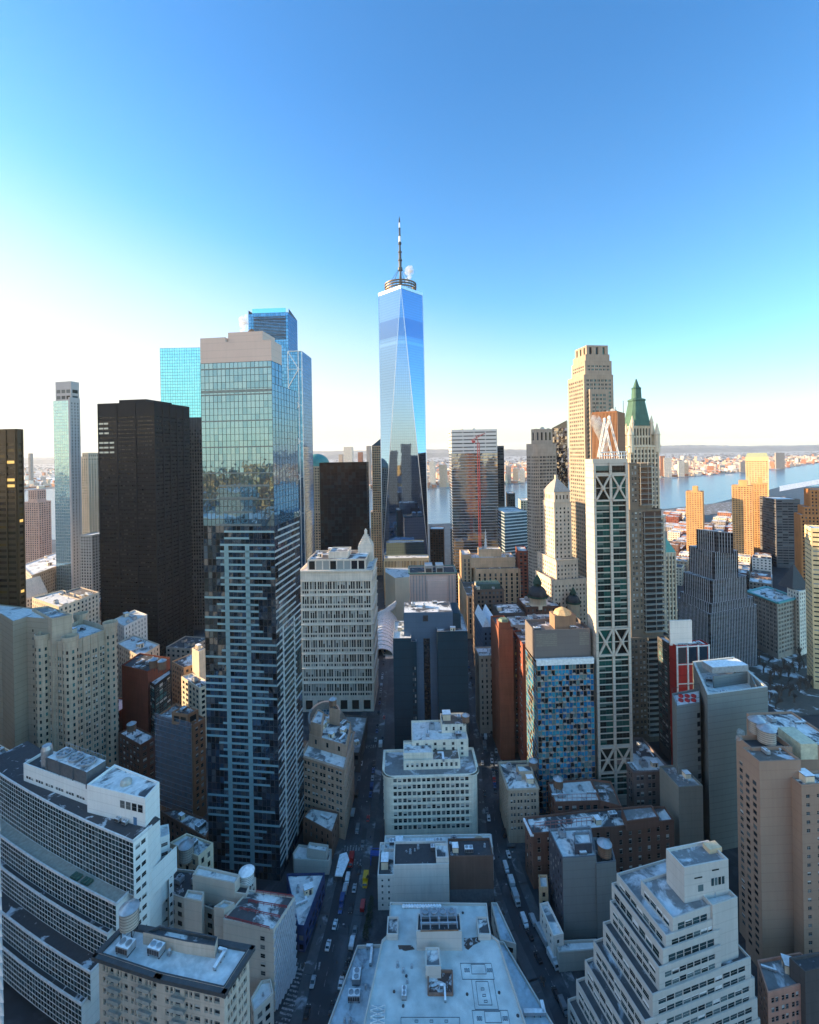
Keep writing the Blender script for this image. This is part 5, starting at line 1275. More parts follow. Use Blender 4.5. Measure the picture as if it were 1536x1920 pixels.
# red brick twin slabs
P, z = box(935, 1180, 962, 1178, d=315, rot=2, depth=26)
b = Bld('apartment_building', 'tall narrow orange brick slab with a green domed tank house', cen(P), 'apartment building', wall=wallmat('orange_brick_b', (.18, .07, .045)), pane=g_pale)
b.tier(P, z, PLAIN, roof=tar); c = cen(P); m = MB(); m.box((P[0].x + 4.5, P[0].y + 5, z - 1), 8, 8, 5); m.lathe((P[0].x + 4.5, P[0].y + 5, z + 4), ((3.8, 0), (3.6, 1.0), (3.0, 1.6), (2.6, 1.7)), 6, 1); b.part('tank_house', m, [wallmat('orange_brick_b', (0, 0, 0)), flat('moss_copper', (.14, .20, .13), .6)])
b.done()
P, z = box(962, 1196, 980, 1196, d=322, rot=2, depth=20)
b = simple('apartment_building', 'recessed brick and glass bay between the two tall brick slabs', P, z, brownbrick, g_warm, style(fh=3.8, bw=6, pat=((.1, .9),), wb=.3, wt=.8, mull=3, dep=.4), roof=tar); b.done()
P, z = box(980, 1208, 1006, 1206, d=306, rot=2, depth=24)
b = simple('apartment_building', 'tall dark red brick slab with paired windows left of the checkered glass block', P, z, wallmat('plum_brick', (.22, .07, .05)), g_pale, style(fh=3.9, bw=9, pat=((.25, .5), (.52, .77)), wb=.3, wt=.72, mull=1, dep=.3), roof=brownroof, clutter=3); b.done()
# tan block below
P, z = box(953, 1480, 1010, 1478, d=248, rot=2, depth=22)
b = simple('office_building', 'grey tan block with square windows between the right street and the checkered glass block', P, z, wallmat('tan_stone', (.33, .29, .24)), g_dark, style(fh=3.5, bw=3.9, pat=((.12, .42), (.54, .84)), wb=.3, wt=.78, mull=1, base=6, dep=.35), roof=halfsnow, clutter=5, cornice=.6)
b.tier(shrink(P, 8, .3, 8, 8), z + 3.5, PLAIN, z0=z - 1, roof=halfsnow); b.done()
water_tower(W(1000, 1440, 262).xy, z - .5, 2.4, 4.2, 'orange lit wooden water tank on the grey tan block', 2)
# brick with snow roof
P, z = pxpoly([(1027, 1466), (1041, 1504), (1126, 1501), (1108, 1460)], d0=247, k=1)
b = Bld('warehouse', 'brown brick warehouse with snowy roof and grey water tank below the X braced tower', cen(P), 'building', wall=wallmat('rust_brick', (.18, .095, .075)), pane=g_dark)
b.tier(P, z, style(fh=4, bw=4, pat=((.2, .8),), mull=1), roof=snow, clutter=6)
P2, _ = pxpoly([(1108, 1460), (1126, 1501), (1166, 1512), (1146, 1465)], z=z); b.tier(P2, z, style(fh=4, bw=4, pat=((.2, .8),)), roof=brownroof, clutter=2)
rr = MB(); 
for y in (1490, 1497): 
    a, c = Z(1046, y, z + 1), Z(1118, y - 2, z + 1); rr.bar(a, c, .15)
    for k in range(9): p = a.lerp(c, k / 8); rr.bar(p, (p.x, p.y, z - 1), .12)
b.part('pink_railing', rr, flat('pink_rail', (.4, .16, .13))); b.done()
water_tower(Z(1047, 1482, z).xy, z - 1, 2.6, 4.2, 'grey cone topped water tank on the brown brick warehouse', 3.2)
# long brick block
P, z = pxpoly([(984, 1532), (999, 1563), (1153, 1550), (1264, 1537), (1246, 1511), (1120, 1517)], d0=222, k=1)
b = Bld('warehouse', 'long dark brick block with a pink railed snowy roof', cen(P), 'building', wall=brownbrick, pane=g_black)
b.tier(P, z, style(fh=4.2, bw=5, pat=((.3, .62),), mull=1, base=3), roof=halfsnow, clutter=6)
Q, _ = pxpoly([(1175, 1540), (1236, 1532), (1222, 1509), (1165, 1514)], z=z + 4); b.tier(Q, z + 4, PLAIN, z0=z - 1, roof=greyroof)
rr = MB()
for y in (1535, 1541):
    a, c = Z(1003, y + 8, z + 1), Z(1110, y - 3, z + 1); rr.bar(a, c, .2)
    for k in range(12): p = a.lerp(c, k / 11); rr.bar(p, (p.x, p.y, z - 1), .16)
b.part('pink_railing', rr, flat('pink_rail', (.4, .16, .13)))
cor = MB()
for k in range(9): p = Z(986 + k * 1.6, 1534 + k * 3.4, z); cor.box((p.x - .4, p.y, z - 1.4), 1.6, 1.2, 1.0)
b.part('cornice', cor, m_snow); b.done()
# slate building with big party wall
def partywall():
    P, z = pxpoly([(1029, 1554), (1055, 1608), (1118, 1604), (1108, 1550)], d0=199, k=1)
    b = Bld('office_building', 'slate sided building with a blank grey party wall right of the right street', cen(P), 'building', wall=wallmat('slate_brick', (.05, .06, .085)), pane=g_pale, trim=flat('coping', (.2, .21, .22)))
    gp = wallmat('bluish_render', (.15, .18, .20), var=.08); 
    st = style(fh=3.4, bw=2.9, pat=((.25, .7),), wb=.3, wt=.78, dep=.3)
    A, B = P[1], P[2]
    # find the front edge and give it a blank wall
    b.tier(P, z, st, roof=snow, clutter=5, styles={i: PLAIN for i in range(4) if (P[(i + 1) % 4] - P[i]).x > 5})
    P2, z2 = pxpoly([(1112, 1570), (1118, 1619), (1155, 1614), (1143, 1572)], d0=199.3, k=1); b.tier(P2, z2, PLAIN, roof=tar)
    fr = [i for i in range(4) if (P[(i + 1) % 4] - P[i]).x > 5][0]
    w_ = MB(); a, c = P[fr], P[(fr + 1) % 4]; o = V2(0, -.12); w_.prism([a + o, c + o, c, a], 0, z - .2)
    fr = [i for i in range(4) if (P2[(i + 1) % 4] - P2[i]).x > 5][0]; a, c = P2[fr], P2[(fr + 1) % 4]; w_.prism([a + o, c + o, c, a], 0, z2 - .2); b.part('party_wall', w_, gp)
    Q, _ = pxpoly([(1076, 1560), (1078, 1583), (1110, 1581), (1106, 1559)], z=z + 3.5); b.tier(Q, z + 3.5, PLAIN, z0=z - 1, roof=snow); b.done()
    water_tower(Z(1134, 1605, z2).xy, z2 - .5, 2.9, 4.6, 'large dark water tank with a pale cone beside the blank grey party wall', 1.5)
partywall()
P, z = pxpoly([(1012, 1694), (1038, 1755), (1057, 1750), (1028, 1690)], z=12); b = simple('row_house', 'low white rendered annex along the slate building', P, z, whiteplaster, g_dark, style(fh=3.5, bw=4, pat=((.3, .6),)), roof=snow); b.done()
P, z = pxpoly([(1040, 1764), (1048, 1786), (1120, 1780), (1118, 1760)], z=8); b = simple('row_house', 'single storey block with snowy roof below the grey party wall', P, z, greyplaster, g_dark, PLAIN, roof=snow); b.done()
P, z = pxpoly([(1010, 1640), (1013, 1664), (1028, 1664), (1026, 1640)], z=14); b = simple('row_house', 'tiny snowy annex between the brick block and the slate building', P, z, tan, g_dark, style(fh=4, bw=3, pat=((.2, .7),)), roof=snow); b.done()
# brownstone with dormers
P, z = box(1188, 1447, 1258, 1441, d=265, rot=3, depth=30)
b = simple('office_building', 'mauve brick block with arched windows behind the long brick block', P, z, wallmat('grey_mauve', (.16, .13, .13)), g_dark, style(fh=5, bw=6, pat=((.15, .42), (.5, .78)), mull=1), roof=halfsnow, clutter=8, cornice=.6); b.tier(shrink(P, 2, 30, 8, 3), z + 3, PLAIN, z0=z - 1, roof=snow); b.done()
# green grey towers
def olive_towers():
    P, z = pxpoly([(1299, 1240), (1327, 1303), (1440, 1288), (1376, 1231)], d0=240, k=1)
    b = Bld('hotel', 'large windowless olive grey tower with an open roof well', cen(P), 'hotel', wall=olive, pane=g_dark, trim=flat('light_coping', (.5, .5, .46)))
    P = ccw(P); zr = z - 7
    b.tier(P, z, PLAIN, roof=snow, par=7, parw=1.3)
    I = inset(P, 1.4); 
    q = MB(); q.box((*Z(1360, 1255, z), z - 7.0), 22, 8, 3.6, .1, 0, 1); 
    b.part('plant_deck', q, [m_metal, m_snow])
    for px in (1338, 1353, 1367):
        f_ = MB(); p = Z(px, 1249, z - 3); f_.lathe((p.x, p.y, z - 3.5), ((2.2, 0), (2.3, 1.2), (1.7, 1.2), (1.6, .4)), 16); f_.lathe((p.x, p.y, z - 3.4), ((1.6, .3), (.2, .4)), 12, 1); b.part('roof_fan', f_, [m_metal, m_dark])
    wl = MB(); a, c = Z(1338, 1268, z - .3), Z(1405, 1258, z - .3); wl.bar((a.x, a.y, z - 3.6), (c.x, c.y, z - 3.6), .6, 0, 6.4); a2, c2 = Z(1405, 1258, z - .3), Z(1418, 1285, z - .3); wl.bar((a2.x, a2.y, z - 3.6), (c2.x, c2.y, z - 3.6), .6, 0, 6.4); b.part('inner_wall', wl, olive)
    b.clutter(I, z - 7, 3, ('hvac_unit', 'fan_unit'))
    b.done(); water_tower(Z(1388, 1262, z - 3).xy, z - 7, 3.0, 4.2, 'round tan tank inside the roof well of the olive tower', .8)
    P, z = pxpoly([(1260, 1300), (1269, 1324), (1313, 1317), (1312, 1290)], d0=243, k=1)
    b = Bld('hotel', 'slim olive grey tower wing with red seats on its roof terrace', cen(P), 'hotel', wall=olive, pane=g_dark)
    b.tier(P, z, PLAIN, roof=snow, par=1.2)
    rd = MB(); random.seed(3)
    for k in range(6): p = Z(1277 + (k % 3) * 12, 1306 + 8 * (k // 3), z - 1); rd.lathe((p.x, p.y, z - 1.2), ((1.2, 0), (1.3, 1), (.9, 1.2), (.9, .5), (.1, .5)), 9)
    b.part('red_seating', rd, flat('red_fabric', (.5, .03, .03)))
    rl = MB(); I = P
    for i in range(4): rl.bar((*I[i], z + 2.6), (*I[(i + 1) % 4], z + 2.6), .14); rl.bar((*I[i], z), (*I[i], z + 2.6), .14)
    b.part('terrace_railing', rl, m_dark)
    A = [i for i in range(4) if (P[(i + 1) % 4] - P[i]).x > 5][0]; a, c = P[A], P[(A + 1) % 4]; L = (c - a).length
    for k in range(14): b.win.append((-1, tuple((*(a + (c - a) * u - V2(0, .08)), zz) for u, zz in ((.86, z - 8 - k * 4.6), (.99, z - 8 - k * 4.6), (.99, z - 5.4 - k * 4.6), (.86, z - 5.4 - k * 4.6))), 0, V2(0, -1)))
    b.done()
    P, z = box(1273, 1476, 1318, 1472, S=1270, d=233, rot=4, depth=16)
    b = simple('hotel', 'low olive grey annex with rooftop units in front of the slim wing', P, z, wallmat('dark_olive', (.17, .18, .17), var=.1), g_dark, PLAIN, roof=greyroof, clutter=8); b.done()
olive_towers()
# red panel building
P, z = box(1268, 1211, 1330, 1203, S=1255, d=300, rot=4)
b = Bld('office_building', 'red panelled block with white grid and a white roof house', cen(P), 'building', wall=wallmat('crimson_panel', (.32, .03, .03), course=9), pane=g_teal)
A, B, C, D = P; b.tier(P, z, PLAIN, roof=halfsnow, clutter=5)
e = unit(B - A); n = V2(e.y, -e.x); L = (B - A).length; wg_ = MB(); dk = MB()
for k in range(4): u = L * (.02 + .96 * k / 3); wg_.box((*(A + e * u + n * .2), 0), .9, .6, z, atan2(e.y, e.x))
for zz in (z - 1, z - 12.5, z - 25, z - 38): wg_.box((*(A + e * L / 2 + n * .16), zz), L, .5, .6, atan2(e.y, e.x))
for k in range(3):
    a, c = A + e * L * (.04 + .32 * k) + n * .1, A + e * L * (.30 + .32 * k) + n * .1; dk.quad((*a, z - 11.5), (*c, z - 11.5), (*c, z - 1), (*a, z - 1))
b.part('white_grid', wg_, m_white); b.part('dark_panel', dk, flat('navy_glass', (.015, .03, .05), .15))
Q = shrink(P, -2, L * .42, 3, 3); hh = MB(); hh.prism(Q, z - 1, W(1268, 1164, 303).z); b.part('roof_house', hh, whiteplaster); b.done()
b = Bld('office_building', 'narrow green glass strip building beside the red panelled block', (W(1256, 1250, 315).x, 318), 'building', wall=charcoal, pane=g_teal); P, z = box(1252, 1206, 1266, 1204, d=312, rot=2, depth=12); b.tier(P, z, style(fh=3.6, bw=4, pat=((.06, .94),), wb=.2, wt=.9, mull=3)); b.done()
# peach tower group at right
def peach_group():
    b = Bld('apartment_tower', 'peach coloured stepped apartment tower with a yellow sunlit flank at the right edge', (W(1450, 1500, 200).x, 205), 'apartment building', wall=peach, pane=g_dark, trim=peach)
    P, z = box(1410, 1403, 1486, 1394, S=1381, d=192, rot=2)
    b.tier(P, z, PLAIN, roof=tar, styles={3: style(fh=3.0, bw=3.2, pat=((.2, .75),), wb=.25, wt=.8, dep=.35, top=9, mull=1)}, par=2, clutter=0)
    A, B, C, D = P
    P2, z2 = box(1424, 1428, 1502, 1440, d=184, rot=2, depth=9); b.tier(P2, z2, PLAIN, roof=brownroof, styles={3: style(fh=3.0, bw=3.2, pat=((.2, .75),), top=9)}, clutter=3)
    P3, z3 = box(1503, 1472, 1570, 1464, S=1474, d=180, rot=4)
    b.tier(P3, z3, PLAIN, roof=halfsnow, clutter=3, styles={0: style(fh=3.3, bw=4.4, pat=((.25, .6),), wb=.3, wt=.72, dep=.35, mull=2, skip=.15, top=3)})
    P4, z4 = box(1486, 1400, 1580, 1392, d=200, rot=2, depth=26); b.tier(P4, z4, PLAIN, roof=halfsnow, clutter=8)
    q = MB(); p = Z(1495, 1385, z4 + 4); q.box((p.x, p.y, z4 - 1), 7, 12, 6.5); b.part('roof_house', q, flat('pale_yellow', (.52, .50, .36))); b.done()
    water_tower(W(1420, 1395, 203).xy, z - 1, 3.1, 5.2, 'rear metal banded water tank on the peach tower', 1, mat=wallmat('zinc_tank', (.32, .31, .29)))
    water_tower(W(1438, 1395, 197).xy, z - 1, 3.3, 5.4, 'front metal banded water tank on the peach tower', .6, mat=wallmat('zinc_tank', (.32, .31, .29)))
peach_group()
# white ziggurat at right
def ziggurat():
    rot = radians(15); e = V2(cos(rot), sin(rot)); n = V2(-e.y, e.x)
    b = Bld('office_building', 'white stepped office block with ribbon windows in the lower right', (100, 165), 'office building', wall=wallmat('white_ziggurat', (.40, .43, .44), var=.1), pane=g_ribbon, frame=m_white)
    T = [(82.5, 150, 57.8, 16, 14), (79.5, 148.7, 53.6, 22, 23), (77.8, 147.6, 50.2, 23, 24), (75.9, 146.4, 45.8, 24.6, 23), (73, 145, 39, 39.6, 23.5), (70, 144, 32, 44, 25), (67, 143, 25, 48, 26), (64, 142, 18, 52, 27), (61, 141, 11, 54, 28)]
    P0 = None
    for i, (x, y, z, le, ln_) in enumerate(T):
        A = V2(x, y); P = [A, A + e * le, A + e * le + n * (ln_ + 8), A + n * ln_ - e * 0 + n * 0]
        P = [A, A + e * le, A + e * le + n * ln_, A + n * ln_]
        z0 = T[i + 1][2] - 1.2 if i + 1 < len(T) else 0
        h = z - z0; nfl = max(1, round(h / 3.5))
        rib = style(fh=3.5, bw=3.1, pat=((.0, .94),), wb=.18, wt=.78, dep=.3, base=.2 if h < 6 else .6, top=1.3, mull=1, mg=1.4)
        front = style(fh=3.5, bw=3.1, pat=((.0, .94),), wb=.18, wt=.78, dep=.3, base=.2 if h < 6 else .6, top=1.3, mull=1, mg=2.2)
        b.tier(P, z, rib, z0=z0, roof=(greyroof if i < 2 else patchmat('terrace_tar', (.075, .08, .085), (.55, .6, .64), .10, .55, .66)), styles={0: front}, par=.9, parw=.35)
        rl = MB()
        a, c, d_ = P[3], P[0], P[1]
        for u, v in ((a, c), (c, d_)): rl.bar((*u, z + .55), (*v, z + .55), .07)
        b.part('railing', rl, m_metal)
    x, y, z = T[0][:3]; A = V2(x, y)
    Q = [A + e * 15.5 - n * .6, A + e * 26 - n * .6, A + e * 26 + n * 12, A + e * 15.5 + n * 12]; b.tier(Q, z + .6, PLAIN, roof=snow, par=1.6)
    an = MB(); p = A + e * 20 + n * 3; an.bar((*p, z - 1), (*p, z + 7), .18); an.box((*p, z - 1), .8, .8, 2); b.part('antenna', an, m_metal)
    Pp, zp_ = pxpoly([(1249, 1591), (1283, 1627), (1366, 1611), (1328, 1575)], z=69); 
    b.tier(Pp, 69, PLAIN, z0=57, roof=greyroof, par=1.0)
    fi = [i for i in range(4) if (Pp[(i + 1) % 4] - Pp[i]).x > 5][0]; a, c = Pp[fi], Pp[(fi + 1) % 4]; dd = unit(c - a); nn = V2(dd.y, -dd.x); L = (c - a).length
    for u0, u1, za, zb in ((.30, .42, 60, 62.2), (.60, .66, 61, 63.6), (.68, .74, 61, 63.6), (.76, .82, 61, 63.6), (.84, .90, 61, 63.6), (.22, .40, 64.5, 65), (.62, .78, 66, 66.5)):
        b.win.append((-9, tuple((*(a + dd * L * u + nn * .06), zz) for u, zz in ((u0, za), (u1, za), (u1, zb), (u0, zb))), 0, nn))
    hq = MB(); p = Z(1336, 1592, 68.2); hq.box((p.x, p.y, 68), 5, 3, 1.6, .2); b.part('hvac_unit', hq, wallmat('warm_panel', (.5, .42, .3)))
    b.clutter([p_ + n * 1.2 for p_ in [A + e * 8, A + e * 15, A + e * 15 + n * 4, A + e * 8 + n * 4]], z - .9, 1, ('vent_pipe',))
    b.done()
g_ribbon = panemat('ribbon_window', [(.015, .03, .035), (.02, .045, .055), (.03, .07, .08), (.012, .02, .025), (.10, .15, .16), (.015, .03, .03), (.03, .06, .07)], rough=.08)
ziggurat()
P, z = pxpoly([(1420, 1800), (1440, 1862), (1560, 1830), (1500, 1785)], z=20)
b = simple('office_building', 'rose brick block with a flat snowy roof in the bottom right corner', P, z, wallmat('rose_brick', (.36, .20, .16)), g_dark, style(fh=3.2, bw=4, pat=((.15, .45), (.55, .85)), mull=1), roof=greyroof, clutter=7); b.done()
P, z = pxpoly([(1480, 1795), (1510, 1822), (1600, 1800), (1560, 1780)], z=26); b = simple('office_building', 'small black roofed block behind the rose brick one', P, z, charcoal, g_dark, PLAIN, roof=tar); b.done()

# ------------------------------------------------------------------ LEFT SIDE
def curved_block():
    rot = radians(-21.4); e = V2(cos(rot), sin(rot)); n = V2(-e.y, e.x); Cn = V2(-106.8, 175)
    b = Bld('office_building', 'white framed glass grid office block with stepped terraces and roof fans, lower left', Cn - e * 40, 'office building', wall=wallmat('white_panel', (.66, .70, .74), var=.08), pane=g_dark)
    def q(s, t, bow=0.0): return Cn + e * s + n * (t + bow * ((s + 45) / 45) ** 2 * 0)
    gp = panemat('grid_glass', [(.012, .03, .035), (.02, .045, .05), (.03, .06, .07), (.015, .03, .035), (.02, .03, .03), (.03, .06, .07), (.012, .025, .03), (.07, .10, .11), (.02, .04, .04)], rough=.08, spec=.3)
    wf = flat('white_grid', (.66, .68, .68), .5)
    rl = flat('terrace_tile', (.36, .34, .29), .8)
    def bowed(s0, s1, off, zt, zb, z_b2, nseg=8, sag=7.5, first=False):
        """front line slightly bowed towards the street"""
        pts = []
        for k in range(nseg + 1):
            s = s0 + (s1 - s0) * k / nseg; t = -off + sag * (((s - s1) / (s1 - s0)) ** 2) * 1.0
            pts.append(q(s, t))
        return pts
    levels = [(64.6, 44.5, 0, 0), (44.5, 34.5, 5, -3), (34.5, 25, 7, -5), (25, 15, 12, -7), (15, 3, 14, -9)]
    for i, (zt, zb, off, se) in enumerate(levels):  # storeys step out towards the street
        F_ = bowed(-110, se, off, zt, zb, 0)
        for a, c in zip(F_, F_[1:]): curtain(b, a, c, zb, zt, 2.0, 1.9, gp, wf, mw=.07, floorline=.2, tilt=.03, proud=.05)
        Pq = F_ + [q(se, 22), q(-110, 26)]
        Pq = ccw(Pq)
        bk = MB(); sd_ = [q(se, -off), q(se, 8 if i == 0 else 22)]
        if i == 0: b.facade(sd_[0], q(se, 6.3), zb - 20, zt + 1.2, style(fh=4.0, bw=2.6, pat=((.08, .88),), wb=.3, wt=.7, base=1.5, top=2, mull=1, dep=.3))
        else: b.facade(sd_[0], sd_[1], zb, zt + .6, PLAIN)
        r = MB(); r.ngon([(*p, zt) for p in ccw(F_ + [q(se, 12), q(-110, 26)])])
        b.part('roof', r, [tar, rl, tar, tar, tar][i])
        pp = MB()
        for a, c in zip(F_, F_[1:]): pp.bar((*a, zt + .35), (*c, zt + .35), .5, 0, .9)
        pp.bar((*F_[-1], zt + .35), (*q(se, 8), zt + .35), .5, 0, .9); b.part('parapet', pp, wf)
    pf = MB()
    for s in range(-105, 0, 12): pf.box((*q(s, -8), 0), 2, 2, 3)
    b.part('pillar', pf, m_conc)
    # penthouses
    st = style(fh=4.4, bw=7, pat=((.12, .36), (.38, .62), (.64, .88)), wb=.15, wt=.45, base=1, top=3, dep=.3, mull=1)
    Pa, _ = pxpoly([(44, 1431), (163, 1474), (208, 1440), (88, 1405)], z=72.5); b.tier(Pa, 72.5, st, z0=44, roof=tar, par=1.2)
    Pb, _ = pxpoly([(163, 1471), (272, 1497), (299, 1466), (215, 1433)], z=76); b.tier(Pb, 76, PLAIN, z0=0, roof=halfsnow, par=.8)
    wd = MB()
    TA, TB = Pb[0], Pb[1]; te = unit(TB - TA); tn_ = V2(te.y, -te.x); TL = (TB - TA).length
    b.win += [(-9, tuple((*(TA + te * TL * s_ + tn_ * .06), zz) for s_, zz in ((s, 70), (s + .08, 70), (s + .08, 73), (s, 73))), 1, tn_) for s in (.58, .68, .78, .88)]
    dr = MB(); dr.quad(*[(*(TA + te * TL * u + tn_ * .06), zz) for u, zz in ((.80, 64.6), (.86, 64.6), (.86, 67.6), (.80, 67.6))]); b.part('door', dr, flat('blue_door', (.08, .2, .35)))
    for s in (-15, -11):
        o = copy_tree(PROTO['hvac_unit'], (*(q(s, 5) - b.loc.xy), 64.7), rot, (.7, .7, .8), b.root)
    # cooling tower with three fans
    cm = MB(); PA, PB = V2(*Z(88, 1420, 78)[:2]), V2(*Z(163, 1448, 78)[:2]); eq = unit(PB - PA); nq = V2(-eq.y, eq.x); rq = atan2(eq.y, eq.x); LQ = (PB - PA).length; cq = (PA + PB) / 2 + nq * 4; cm.box((*cq, 71.3), LQ, 8, 6.7, rq, 0, 1)
    for k in range(4): cm.box((*(PA + eq * LQ * k / 3 - nq * .2), 71.3), .6, .5, 6.6, rq, 0)
    b.part('cooling_tower', cm, [flat('dark_plant', (.10, .11, .12), .5), snow])
    for s in (.2, .5, .8):
        f_ = MB(); c = PA + eq * LQ * s + nq * 4; f_.lathe((*c, 78.2), ((2.9, 0), (3.1, 1.0), (2.6, 1.0), (2.5, .2)), 24); f_.lathe((*c, 78.2), ((2.5, .15), (.1, .16)), 24, 1)
        for k in range(6): a = k * pi / 3; f_.bar((*c, 79), (c.x + 2.4 * cos(a), c.y + 2.4 * sin(a), 78.8), .7, 0, .12)
        f_.lathe((*c, 78.6), ((.7, 0), (.7, .7)), 10); b.part('roof_fan', f_, [m_metal, m_dark])
    rr = MB()
    for k in range(16): p = PA + eq * LQ * k / 15 + nq * 8; rr.bar((*p, 78), (*p, 80), .1)
    rr.bar((*(PA + nq * 8), 79.9), (*(PB + nq * 8), 79.9), .1); b.part('railing', rr, m_metal)
    tk = MB(); c = V2(*Z(88, 1408, 78)[:2]); tk.lathe((*c, 71), ((2.2, 0), (2.2, 8), (1.8, 9.6)), 18, 0); b.part('water_tank', tk, [m_metal])
    bd = MB(); c = cen(Pb); bd.lathe((*c, 75.2), ((2.2, 0), (2.2, 1.2), (1.4, 1.9), (.2, 2.1)), 8); b.part('roof_hatch', bd, flat('tan_cover', (.45, .42, .36)))
    # lower rear wing with windows on the right
    Pw, _ = pxpoly([(298, 1572), (318, 1564), (316, 1545), (300, 1548)], z=50); b.tier(Pw, 50, style(fh=4, bw=2.6, pat=((.1, .9),), wb=.3, wt=.7, mull=1), roof=snow)
    Pw, _ = pxpoly([(316, 1612), (324, 1606), (322, 1590), (314, 1592)], z=42); b.tier(Pw, 42, style(fh=4, bw=2.6, pat=((.1, .9),), wb=.3, wt=.7, mull=1), roof=snow)
    gt = MB()
    for s in (-30, -24): 
        for k in range(3): gt.box((*(q(s + k * 1.5, -2.5)), 44.6), 1.2, 2.4, .8, rot)
    b.part('terrace_planter', gt, flat('green_planter', (.05, .12, .09)))
    b.done()
curved_block()
# cream apartments with the snowy roof
def cream_apartments():
    z = 61; P, _ = pxpoly([(185, 1787), (300, 1825), (420, 1852), (467, 1779), (235, 1736)], z=z)
    b = Bld('apartment_building', 'cream apartment block with dark cornice, balconies and a bright snowy roof, bottom left', cen(P), 'apartment building', wall=wallmat('cream_b', (.38, .36, .33)), pane=g_dark, trim=flat('cornice_charcoal', (.05, .055, .06), .6))
    b.trim = 1
    st = style(fh=3.4, bw=5.6, pat=((.12, .30), (.38, .52), (.60, .90)), wb=.22, wt=.74, dep=.9, top=2.4, mull=1)
    b.tier(P, z, st, roof=patchmat('bright_snow', (.46, .50, .51), (.76, .76, .75), .09, .38, .60), cornice=1.3, clutter=4, par=.7)
    bl = MB(); P = ccw(P)
    for i in range(len(P)):
        A, B = P[i], P[(i + 1) % len(P)]; L = (B - A).length; e = (B - A) / L; n = V2(e.y, -e.x)
        if n.dot(-(A + B)) < 0: continue
        u = 6
        while u < L - 5:
            for k in range(1, 17): zz = z - 3.4 * k - 2.3; bl = MB(); bl.box((*(A + e * u + n * .6), zz), 4.6, 1.2, .25, atan2(e.y, e.x)); bl.box((*(A + e * u + n * 1.15), zz + .25), 4.6, .08, .8, atan2(e.y, e.x)); b.part('balcony', bl, flat('balcony_grey', (.34, .33, .30)))
            u += 11
    Q, _ = pxpoly([(268, 1748), (350, 1766), (403, 1774), (408, 1756), (300, 1735)], z=z + 3); b.tier(Q, z + 3, PLAIN, z0=z - 1, roof=halfsnow, clutter=3); b.done()
    water_tower(Z(243, 1745, z + 1).xy, z - .7, 2.7, 5.4, 'grey steel water tank with a pointed lid on the cream apartment roof', 3.5, mat=wallmat('zinc_tank', (.32, .31, .29)))
cream_apartments()
